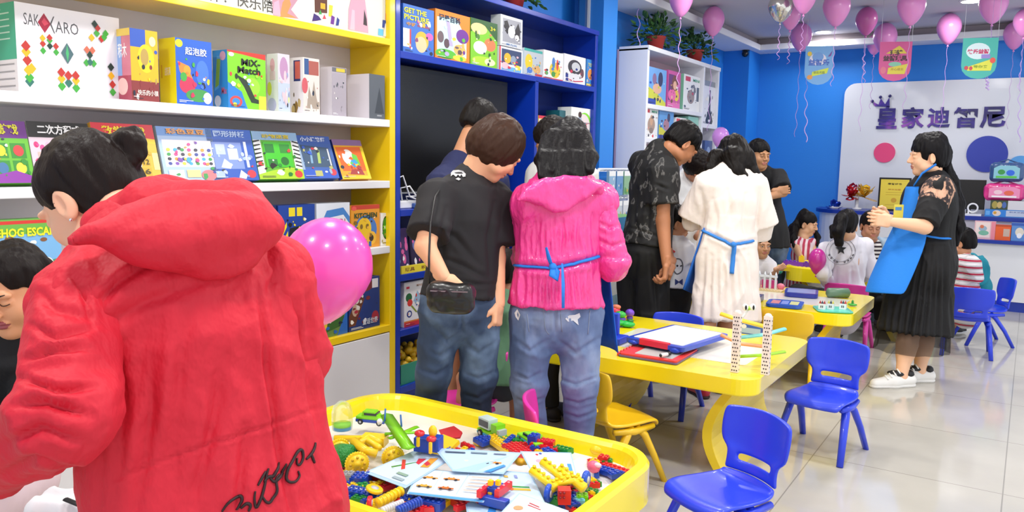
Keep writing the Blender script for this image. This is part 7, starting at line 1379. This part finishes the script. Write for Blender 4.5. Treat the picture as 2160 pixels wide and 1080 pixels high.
blob(1636, 578, .5, [(0, 0, .06, .05, .04, .02, '3ad04a'), (-.03, 0, .05, .03, .03, .02, '7a5ab0'), (.03, 0, .03, .03, .03, .03, '40b8a8')], 'pile of green and violet toy pieces by the castle')
blob(1626, 566, .5, [(0, 0, .1, .02, .02, .035, 'e83a90')], 'small pink figure near toddler on the toy house table')
# ---------------------------------------------------------------- bricks and vehicles heaped in the near table
ZB = .4465
RD, BL, YL, GN, LM, WH_, GYc = 'd4202c', '1c46b4', 'f6cc1a', '1f8a36', '86d81e', 'ececec', '9a9ca0'
CN = {RD: 'red', BL: 'blue', YL: 'yellow', GN: 'green', LM: 'lime green', WH_: 'white', GYc: 'grey', 'f08a28': 'orange', '17181c': 'black', 'b01a28': 'dark red', 'f07a90': 'pink'}
def brick_geo(b, nx, ny, col, h=.0155, p=.0165, T=None):
    m = mat(col, .28, coat=.2); b.b2((-nx*p/2, -ny*p/2, 0), (nx*p/2, ny*p/2, h), m, T)
    for i in range(nx):
        for j in range(ny):
            c = np.array([(i-(nx-1)/2)*p, (j-(ny-1)/2)*p, h]); TT = (np.eye(3), c) if T is None else (T[0], T[0]@c+T[1]); b.lathe([(.0052, 0), (.0052, .0035)], m, 8, T=TT)
BR = []
_bg = {}
def brick(px, py, nx, ny, col, rz=0, z=ZB, tilt=(0, 0), h=.0155, note=None):
    k = (nx, ny, col, h)
    if k not in _bg: b = MB(); brick_geo(b, nx, ny, col, h); o = b.build('toy_brick'); _bg[k] = o
    else: o = _bg[k].copy(); COL.objects.link(o)
    q = W(px, py, Z=z); L_ = max(nx, ny)*.008; q[0] = min(max(q[0], -2.05+L_), -.985-L_); q[1] = min(max(q[1], 1.55+L_), 2.265-L_); o.location = tuple(q); o.rotation_euler = (tilt[0], tilt[1], math.radians(rz)); o['category'] = 'brick'; o['group'] = 'studded bricks heaped in the near table'
    BR.append([o, px, py, nx, ny, col, note]); return o
R3 = random.Random(12)
SPOT = {'lower left': (718, 860, 1022, 1078), 'middle': (905, 1010, 928, 960), 'upper middle': (1010, 1185, 928, 962), 'right': (1215, 1320, 955, 1040), 'lower right': (1150, 1290, 1040, 1076), 'bottom': (860, 1100, 1060, 1079), 'left': (705, 760, 985, 1030), 'table centre': (985, 1080, 925, 950)}
fixed = [(1190, 922, 4, 2, RD, 15, ZB+.03, .03), (1216, 938, 4, 2, GN, -8, ZB+.03, .018), (1285, 977, 2, 2, GN, 20, ZB+.01, .0155), (1302, 952, 2, 2, RD, 10, ZB+.03, .0155), (1290, 962, 4, 2, RD, 40, ZB+.0, .0155), (1340, 980, 6, 2, RD, -8, ZB, .0155), (1270, 1045, 8, 2, GN, 62, ZB+.02, .0155), (1235, 1035, 8, 2, RD, 62, ZB+.035, .0155),
         (1228, 1022, 5, 2, YL, 60, ZB+.04, .0155), (1088, 962, 5, 4, RD, -25, ZB+.02, .03), (1060, 948, 8, 2, YL, -30, ZB+.035, .0155), (1128, 938, 2, 2, BL, 0, ZB+.05, .035), (1150, 948, 6, 2, RD, 10, ZB+.035, .0155), (960, 962, 1, 3, RD, 10, ZB+.04, .02), (975, 960, 1, 3, YL, 10, ZB+.04, .02), (990, 962, 1, 3, BL, 10, ZB+.04, .02), (945, 960, 1, 3, BL, 10, ZB+.04, .02),
         (762, 1022, 3, 3, BL, 20, ZB+.03, .03), (735, 1018, 2, 2, GYc, 20, ZB+.04, .03), (800, 1012, 5, 2, 'b01a28', 30, ZB+.03, .02), (830, 1020, 4, 2, BL, -10, ZB+.02, .0155), (718, 1035, 2, 2, YL, 0, ZB+.04, .02), (738, 1040, 2, 2, 'f08a28', 30, ZB+.03, .0155), (760, 1040, 3, 2, YL, 20, ZB+.03, .0155), (745, 1056, 6, 2, BL, 12, ZB+.04, .0155), (742, 1048, 6, 1, WH_, 14, ZB+.045, .012),
         (938, 1068, 1, 5, YL, 5, ZB+.03, .0155), (925, 1066, 1, 5, YL, 5, ZB+.03, .0155), (970, 1068, 3, 2, RD, -20, ZB+.03, .02), (912, 1072, 4, 2, BL, 10, ZB+.03, .025), (875, 1078, 3, 2, RD, 10, ZB+.03, .0155), (1240, 1058, 2, 2, LM, 30, ZB+.04, .0155), (1240, 1068, 2, 2, '7fd0e8', 30, ZB+.03, .0155), (1220, 1052, 3, 2, RD, 0, ZB+.02, .0155), (1190, 1066, 4, 2, BL, -15, ZB+.02, .0155), (1215, 1075, 3, 2, '17181c', -20, ZB+.02, .0155)]
CN['7fd0e8'] = 'pale blue'
for x, y, nx, ny, c, rz, z, h in fixed: brick(x, y, nx, ny, c, rz, ZB+(z-ZB)*.45, (R3.uniform(-.1, .1), R3.uniform(-.1, .1)), h)
for nm, n in (('lower left', 20), ('middle', 3), ('upper middle', 13), ('right', 4), ('lower right', 12), ('bottom', 20), ('left', 6), ('table centre', 4)):
    x0, x1, y0, y1 = SPOT[nm]
    for i in range(n): brick(R3.uniform(x0, x1), R3.uniform(y0, y1), R3.choice([2, 2, 3, 4, 6]), R3.choice([1, 2, 2]), R3.choice([RD, BL, YL, GN, YL, RD, BL]), R3.uniform(0, 180), ZB+.003+R3.uniform(0, .014), (R3.uniform(-.15, .15), R3.uniform(-.15, .15)))
def zone(px, py):
    if py < 985: return 'at table back by green truck' if px > 1000 and px < 1180 else 'behind the instruction sheets' if px <= 1000 else 'in back right of near table'
    return 'beside the red jacket hem' if px < 800 else 'below the yellow toothed wheels' if px < 885 else 'in front of the instruction sheets' if px < 1140 else 'beside the yellow toy crane'
gp = {}
for r in BR: gp.setdefault((CN[r[5]], 'long' if max(r[3], r[4]) > 4 else 'medium' if max(r[3], r[4]) > 2 else 'small', zone(r[1], r[2])), []).append(r)
ORD = ['leftmost', 'second from left', 'third from left', 'fourth from left', 'fifth from left', 'sixth from left', 'seventh from left']
for (c, sz, zn), L_ in gp.items():
    L_.sort(key=lambda r: r[1])
    for i, r in enumerate(L_):
        r[0]['label'] = f'{sz} {c} brick {zn}' if len(L_) == 1 else f'{ORD[min(i, 6)] if i < len(L_)-1 or i == 0 else "rightmost"} {sz} {c} brick {zn}'
def wheel(b, c, ax, r, wd_, col, teeth=0, hub=None):
    ax = nrm(ax); u = nrm(np.cross(ax, UP+ax*.01)); v = np.cross(ax, u); R = np.stack([u, v, ax], 1); T = (R, np.asarray(c)-ax*wd_/2); m = mat(col, .32)
    if teeth:
        P = [(r*(1 if i % 2 else .93)*math.cos(a), r*(1 if i % 2 else .93)*math.sin(a)) for i, a in enumerate(np.linspace(0, 2*math.pi, teeth*2, endpoint=False))]; b.prism(P, 0, wd_, m, T=T)
        for z0, z1 in ((-.002, 0), (wd_, wd_+.002)):
            b.lathe([(r*.82, z0), (r*.82, z1)], m, 24, T=T); b.lathe([(r*.3, z0-.002), (r*.3, z1+.002)], mat(hub or col, .35), 14, T=T)
            for k in range(8): a = k*math.pi/4; b.lathe([(r*.12, z0-.002), (r*.12, z1+.002)], mat('d8a818', .4), 8, T=(R, T[1]+R@[r*.58*math.cos(a), r*.58*math.sin(a), 0]))
    else: b.lathe([(r*.9, 0), (r, wd_*.2), (r, wd_*.8), (r*.9, wd_)], m, 20, T=T); b.lathe([(r*.45, -.001), (r*.45, wd_+.001)], mat(hub or 'c8c8cc', .4), 14, T=T)
def veh(label, px, py, z, name='toy_vehicle', cat='toy vehicle'): q = W(px, py, Z=z); return thing(name, q, label, cat), q
# big-wheeled yellow roller
t, q = veh('yellow toy roller with two big toothed wheels and a green drum', 775, 975, ZB+.04, 'toy_roller')
cw = [w(753, 978, 2.42), w(829, 965, 2.50)]
for c_ in cw: b = MB(); wheel(b, c_, -IMF*.85+IMR*.35, .037, .012, YL, 28); b.build('wheel', t, q)
b = MB(); wheel(b, w(716, 948, 2.55), -IMF*.85+IMR*.35, .036, .012, YL, 28); b.build('wheel', t, q)
b = MB(); b.tube([w(735, 962, 2.46), w(712, 958, 2.56)], .036, mat(GN, .4, bump=(150, .8, .01)), 16); b.build('drum', t, q)['label'] = 'studded green drum'
b = MB(); b.tube([w(705, 925, 2.6), w(770, 925, 2.6), w(800, 945, 2.5)], .011, mat(YL, .3), 6); b.tube([w(755, 940, 2.55), w(780, 920, 2.6), w(800, 935, 2.55)], .013, mat(YL, .3), 8); b.box(w(790, 928, 2.6), (.08, .05, .03), mat(YL, .3), R=RZ(.4)); b.tube([w(745, 930, 2.5), w(770, 950, 2.46), w(795, 958, 2.46)], .014, mat('ecc018', .3), 8); b.build('chassis', t, q)
# clear jar
t, q = veh('clear plastic jar with lime lid standing beside the red jacket in table', 722, 905, ZB+.03, 'jar', 'jar')
b = MB(); b.lathe([(.035, 0), (.037, .02), (.037, .06), (.03, .085), (.012, .1), (.0, .102)], mat('e8f4e8', .05, trans=.9, alpha=.45), 20, T=(np.eye(3), q)); b.build('jar_body', t, q); b = MB(); b.lathe([(.03, .012), (.03, .022)], mat(LM, .4), 16, T=(np.eye(3), q)).lathe([(.03, .0), (.03, .011)], mat('2a8ac0', .4), 16, T=(np.eye(3), q)); b.build('contents', t, q)
def toycar(label, px, py, z, rz, L_, wd_, h, col, low, cab=True, name='toy_car', wr=.011, wc='1a1a1c', extra=None):
    q = W(px, py, Z=z); t = thing(name, q, label, 'toy vehicle', rz=math.radians(rz)); b = MB()
    b.box((0, 0, h*.35), (L_, wd_, h*.3), mat(low, .3)).box((0, 0, h*.6), (L_*.98, wd_*.96, h*.28), mat(col, .3)); b.build('body', t, None, .003)
    if cab: b = MB(); b.prism([(-L_*.3, 0), (L_*.28, 0), (L_*.12, h*.45), (-L_*.26, h*.45)], -wd_*.4, wd_*.4, mat(col, .3), T=(np.array([[1., 0, 0], [0, 0, 1], [0, 1, 0]]), (0, 0, h*.72))); b.box((0, 0, h*.95), (L_*.42, wd_*.84, h*.2), mat('2a3034', .15)); b.build('cab', t, None)
    for sx in (-.32, .32):
        for sy in (-1, 1): b = MB(); wheel(b, (sx*L_, sy*wd_*.5, wr), (0, 1, 0), wr, .007, wc); b.build('wheel', t)
    if extra: extra(t)
    return t
def crates(t): b = MB(); b.box((-.025, 0, .05), (.06, .04, .035), mat('c8dcd8', .4)); b.box((-.025, -.0205, .05), (.052, .002, .022), mat('4a5058', .4)).box((.033, 0, .045), (.03, .04, .03), mat(LM, .3)).box((.05, 0, .035), (.02, .036, .02), mat('b8c0c0', .3)); b.build('load', t)
toycar('lime and light blue toy truck with crate load at the table back', 1038, 924, ZB+.0, -18, .125, .045, .035, LM, '2aa0d0', False, 'toy_truck', .013, extra=crates)
toycar('lime racing car with black stripes right of the crate truck', 1122, 938, ZB+.012, 152, .13, .05, .036, LM, '30a8d8', True, 'toy_car', .010)
toycar('lime toy bus with red roof mark lying at the left back', 785, 893, ZB+.035, 20, .11, .045, .04, LM, '2a4ab0', True, 'toy_bus', .010)
# lime crossed beams
t, q = veh('lime green crossed beams of a toy aeroplane', 838, 915, ZB+.04, 'toy_aeroplane')
b = MB()
for A, B, r in ((w(815, 875, 2.75), w(862, 945, 2.45), .022), (w(812, 915, 2.6), w(885, 912, 2.6), .014), (w(822, 925, 2.55), w(880, 900, 2.65), .012)): b.tube([A, B], r, mat(LM, .3), 4, flat=.3)
b.build('wings', t, q); b = MB(); b.tube([w(811, 892, 2.68), w(813, 862, 2.7)], .003, mat('2a6ab0', .4)); b.tube([w(847, 900, 2.62), w(845, 875, 2.64)], .003, mat('2a6ab0', .4)); b.ell(w(801, 889, 2.68), (.01, .01, .01), mat(WH_, .3)); b.build('propeller_pins', t, q)
# blue cart with red wheels
t, q = veh('blue brick cart with red round wheels left of the red roof plate', 905, 928, ZB+.05, 'toy_cart')
b = MB(); b.box(w(895, 935, 2.52), (.055, .045, .045), mat(BL, .3), R=RZ(.3)); b.box(w(918, 935, 2.50), (.04, .045, .045), mat(BL, .3), R=RZ(.3)); b.build('cart_body', t, q, .002)
for x, y in ((885, 914), (910, 926)): b = MB(); b.ell(w(x, y, 2.48), (.017, .017, .010), mat(RD, .25, coat=.3), 14); b.build('wheel', t, q)
b = MB(); b.box(w(882, 932, 2.47), (.008, .008, .03), mat(YL, .3)); b.box(w(908, 945, 2.46), (.008, .008, .035), mat(YL, .3)); b.ell(w(913, 910, 2.5), (.014, .014, .02), mat(YL, .3), 12); b.build('axle_caps', t, q)
# red roof plate
q = W(950, 915, Z=ZB+.045); b = MB(); b.prism([(-.045, 0), (0, .03), (.042, .012), (.045, -.012), (.0, -.03), (-.02, -.022)], 0, .008, mat('c81c2c', .3), T=(RZ(.1)@rot((1, 0, 0), .5), q)); o_ = b.build('roof_plate', None, q); place(o_, q); tag(o_, 'flat red diamond-shaped roof plate behind the sheets', 'toy part')
q = W(940, 940, Z=ZB+.03); b = MB(); b.prism([(-.05, -.02), (.05, -.03), (.04, .03), (-.04, .03)], 0, .014, mat(YL, .3), T=(RZ(-.2)@rot((1, 0, 0), .35), q)); o_ = b.build('roof_plate', None, q); place(o_, q); tag(o_, 'flat yellow plate below the red roof plate', 'toy part')
# yellow tubes, red wheel, combs at lower left
def tubething(label, P, r, col, name, n=10, ridges=0):
    P = [W(x, y, Z=z) for x, y, z in P]; b = MB(); b.tube(P, r, mat(col, .3), n)
    for k in range(ridges): c_ = mid(P[0], P[-1], (k+.5)/ridges); dd = nrm(P[-1]-P[0]); b.tube([c_-dd*.003, c_+dd*.003], r*1.22, mat(col, .3), n)
    o_ = b.build(name, None, P[0]); place(o_, P[0]); return tag(o_, label, 'toy part')
tubething('yellow ridged tube piece pointing at the sheets, lower left', [(795, 1062, ZB+.04), (848, 1035, ZB+.05)], .012, YL, 'toy_tube', 12, 7)
tubething('blue ridged comb piece at the bottom of the near table', [(838, 1078, ZB+.04), (888, 1056, ZB+.05)], .011, BL, 'toy_tube', 8, 9)
tubething('pale grey ridged comb piece beside the blue comb', [(805, 1078, ZB+.035), (850, 1060, ZB+.04)], .009, 'd8d8dc', 'toy_tube', 8, 9)
b = MB(); q = W(780, 1060, Z=ZB+.05); wheel(b, q, IMR, .018, .012, RD); o_ = b.build('toy_disc', None, q); place(o_, q); tag(o_, 'red toy wheel standing upright near the red jacket', 'toy part')
b = MB(); q = W(790, 1032, Z=ZB+.045); wheel(b, q, UP+IMR*.3, .025, .01, YL); o_ = b.build('toy_disc', None, q); place(o_, q); tag(o_, 'flat yellow toy disc below the toothed wheels', 'toy part')
# instruction sheets
def sheet(label, pxs, z, items, name='instruction_sheet', dz=(0, 0, 0, 0)):
    P = [W(x, y, Z=z+d_) for (x, y), d_ in zip(pxs, dz)]; n = nrm(np.cross(P[1]-P[0], P[3]-P[0])); b = MB(); b.add([p_-n*.0006 for p_ in P]+[p_+n*.0006 for p_ in P], [(3, 2, 1, 0), (4, 5, 6, 7), (0, 1, 5, 4), (1, 2, 6, 5), (2, 3, 7, 6), (3, 0, 4, 7)], BOXM('a9cdec'))
    def bl(x, y): return (P[0]*(1-x)+P[1]*x)*(1-y)+(P[3]*(1-x)+P[2]*x)*y
    k = 0
    for it in items:
        k += 1; m = BOXM(it[-1]); off = n*(.0008+.0003*k)
        if it[0] == 'r': x0, y0, x1, y1 = it[1:5]; b.add([bl(x0, y0)+off, bl(x1, y0)+off, bl(x1, y1)+off, bl(x0, y1)+off], [(0, 1, 2, 3)], m)
        elif it[0] == 'd': x, y, rx, ry = it[1:5]; b.add([bl(x+rx*math.cos(a), y+ry*math.sin(a))+off for a in np.linspace(0, 6.283, 14, endpoint=False)], [tuple(range(14))], m)
        elif it[0] == 'p': b.add([bl(*q_)+off for q_ in it[1]], [tuple(range(len(it[1])))], m)
    c = sum(P)/4; o_ = b.build(name, None, c); place(o_, c); return tag(o_, label, 'paper', 'blue building instruction sheets')
def carpic(x, y, s, c1, c2='2a2a30', a=0):
    ca, sa = math.cos(a), math.sin(a); T = lambda dx, dy: (x+s*(dx*ca-dy*sa), y+s*(dx*sa+dy*ca)*1.3)
    return [('p', [T(-1, -.25), T(1, -.25), T(1, .1), T(.4, .15), T(.2, .45), T(-.4, .45), T(-.6, .15), T(-1, .1)], c1), ('d', T(-.6, -.3)[0], T(-.6, -.3)[1], s*.2, s*.28, c2), ('d', T(.55, -.3)[0], T(.55, -.3)[1], s*.2, s*.28, c2), ('p', [T(-.3, .15), T(.1, .15), T(.1, .38), T(-.3, .38)], 'f0e0c0')]
sheet('tilted instruction sheet showing a red and green aeroplane, leftmost of the sheets', [(768, 997), (855, 1030), (952, 968), (880, 948)], ZB+.045, [('r', .04, .06, .96, .94, 'c8def2'), ('p', [(.2, .35), (.3, .3), (.55, .6), (.48, .66)], '3a8a3a'), ('p', [(.15, .6), (.22, .62), (.5, .4), (.46, .35)], 'd83a40'), ('p', [(.4, .75), (.55, .8), (.6, .6), (.5, .62)], 'd83a40'), ('p', [(.6, .85), (.75, .9), (.85, .6), (.7, .55)], 'e8a030'), ('p', [(.65, .75), (.8, .7), (.78, .62), (.66, .66)], 'c83a40'), ('r', .55, .1, .8, .16, '9ab0b8'), ('r', .5, .22, .75, .28, '8aa898')], dz=(0, .01, .01, 0))
sheet('instruction sheet with two orange vehicles at the back centre', [(955, 994), (1062, 1000), (1100, 955), (915, 945)][:4], ZB+.06, [('r', .03, .06, .97, .94, 'bcd8f0')]+carpic(.35, .42, .14, 'e8a838')+carpic(.72, .45, .13, 'e8903a')+[('r', .1, .78, .35, .84, '5a6a80'), ('r', .42, .8, .62, .86, '7a90a0'), ('r', .7, .8, .85, .85, '7a8aa0'), ('p', [(.6, .0), (.75, .0), (.95, .3), (.9, .35)], '4a9ae0')], dz=(.004, .0, .015, .01))
sheet('instruction sheet with four small orange cars in the middle of the table', [(858, 1042), (1020, 1060), (1060, 1002), (885, 990)], ZB+.052, [('r', .02, .08, .98, .97, 'd4e6f4'), ('r', .02, .0, .98, .06, '5aa8e8')]+carpic(.18, .68, .1, 'e8983a')+carpic(.45, .68, .1, 'e88a34')+carpic(.17, .32, .1, 'e8a83a')+carpic(.45, .3, .1, 'e0702a')+[('r', .62, .1, .625, .95, '9ab8d8'), ('r', .3, .1, .305, .95, 'b0c8e0')]+[('r', .68, .25+.12*i, .93, .28+.12*i, 'e0b8a0') for i in range(5)])
sheet('glossy instruction sheet lying under the yellow crane at the right', [(1130, 1012), (1222, 1022), (1205, 955), (1097, 952)], ZB+.062, [('r', .03, .04, .97, .96, 'd8e6f4'), ('d', .3, .88, .03, .03, 'd83a40'), ('d', .38, .92, .03, .03, '3a5ab0'), ('d', .3, .65, .08, .06, 'f0b0c0'), ('r', .85, .05, .93, .6, '4aa0e0'), ('p', [(.55, .3), (.8, .35), (.78, .42), (.55, .4)], 'e0a060')], dz=(0, 0, .01, .005))
sheet('instruction sheet with short rows of pictures right of the red and blue cart', [(1058, 1060), (1150, 1062), (1120, 998), (1030, 990)], ZB+.05, [('r', .03, .05, .97, .95, 'c4dcf2'), ('r', .3, .45, .8, .5, '3a9a50'), ('r', .32, .36, .8, .43, 'e8b83a'), ('d', .35, .4, .06, .05, 'e8703a'), ('r', .3, .75, .4, .82, 'd8b050'), ('r', .55, .75, .62, .85, '8a9ad0')])
sheet('instruction sheet with red diagonal lines at the bottom edge of photo', [(1050, 1088), (1190, 1100), (1200, 1078), (1095, 1040)], ZB+.06, [('r', .03, .05, .97, .95, 'e2e8f0'), ('p', [(.3, .6), (.55, .5), (.56, .54), (.31, .64)], 'b83a40'), ('p', [(.3, .7), (.5, .62), (.51, .66), (.31, .74)], 'b83a40'), ('d', .2, .4, .08, .1, 'e8a070'), ('p', [(.5, .3), (.9, .2), (.9, .25), (.5, .35)], 'd87a70')])
sheet('folded pale blue instruction sheet under the four-car sheet', [(985, 1085), (1075, 1085), (1045, 1045), (980, 1052)], ZB+.03, [('r', .05, .05, .95, .95, 'c0dcf4'), ('p', [(.5, .1), (.7, .1), (.9, .6), (.75, .7)], '3a90e0')])
# red and blue axle car on the sheets
t, q = veh('blue brick car with red side rails and yellow studs on the sheets', 1043, 1036, ZB+.065, 'toy_cart')
b = MB(); b.box(w(1043, 1030, 2.21), (.045, .05, .02), mat(BL, .3), R=RZ(.1)); b.box(w(1042, 1058, 2.17), (.085, .025, .025), mat(BL, .3), R=RZ(.1)); b.build('cart_body', t, q, .002)
for x in (1025, 1062): b = MB(); b.box(w(x, 1032, 2.20), (.014, .08, .02), mat('e0283c', .28), R=RZ(.1)); [b.lathe([(.004, 0), (.004, .003)], mat('f4a0a8', .3), 8, T=(np.eye(3), w(x, 1032, 2.20)+[0, dy, .01])) for dy in (-.025, 0, .025)]; b.build('side_rail', t, q)
b = MB()
for dx in (-8, 8):
    for dy in (-15, 10): b.box(w(1043+dx, 1033+dy, 2.19), (.012, .012, .014), mat(YL, .3))
b.build('studs', t, q)
# yellow crane with blue wheels
t, q = veh('yellow toy crane with blue wheels and raised double arm', 1190, 1010, ZB+.06, 'toy_crane')
for x, y, d in ((1158, 1040, 2.22), (1236, 1012, 2.28)): b = MB(); wheel(b, w(x, y, d), IMR*.9-IMF*.4, .026, .014, '1c50c4'); b.build('wheel', t, q)
b = MB()
for A, B, r in ((w(1145, 975, 2.32), w(1195, 1015, 2.24), .0145), (w(1122, 992, 2.28), w(1172, 1030, 2.22), .0145), (w(1180, 990, 2.28), w(1232, 1030, 2.22), .016), (w(1168, 1022, 2.24), w(1225, 1010, 2.24), .012)):
    b.tube([A, mid(A, B), B], [r, r*.8, r], mat('fadc1c', .3, coat=.2), 6)
    for k in range(5): c_ = mid(A, B, .1+.2*k); b.lathe([(.0055, 0), (.0055, .005)], mat('fadc1c', .3), 8, T=(np.eye(3), c_+[0, 0, r]))
b.build('arm', t, q); b = MB(); b.box(w(1190, 1045, 2.2), (.035, .035, .04), mat(RD, .3), R=RZ(.6)); 
for k in range(4): b.ell(w(1182+8*(k % 2), 1040+10*(k//2), 2.178), (.004, .004, .004), mat('8a1420', .4), 8)
b.build('motor_block', t, q)['label'] = 'red block with holes'
blob(1252, 998, ZB+.02, [(0, 0, .02, .022, .018, .02, 'f06a8c'), (.01, -.01, .03, .014, .01, .008, 'f8c8d8')], 'pink moulded block right of the yellow crane', 'toy_figure')
blob(1262, 960, ZB+.0, [(0, 0, .02, .032, .03, .02, YL)], 'yellow domed piece in the back right of the table', 'toy_figure')
blob(1096, 982, ZB+.04, [(0, 0, .012, .02, .014, .012, 'f0b020'), (.018, 0, .014, .012, .012, .012, 'f4c43a')], 'orange-yellow knobbly piece behind the glossy sheet', 'toy_figure')
# ring on white sheet area, cloth bag at lower left edge
q = w(165, 1105, 1.75); S = Sdf(.006); S.box(q-UP*.03, (.09, .04, .09), frame(IMF, UP), .02); V, F = S.mesh(folds(.006, 10)); t = thing('cloth_bag', q, 'white cloth bag with dark strap below the red sleeve', 'bag'); mesh_obj('bag_body', V, F, [mat('e2dfe2', .8)], None, t, True, q); b = MB(); b.tube([w(138, 1053, 1.70), w(170, 1066, 1.68), w(215, 1076, 1.69)], .007, mat('17171a', .6), 8, flat=.5); b.build('strap', t, q)
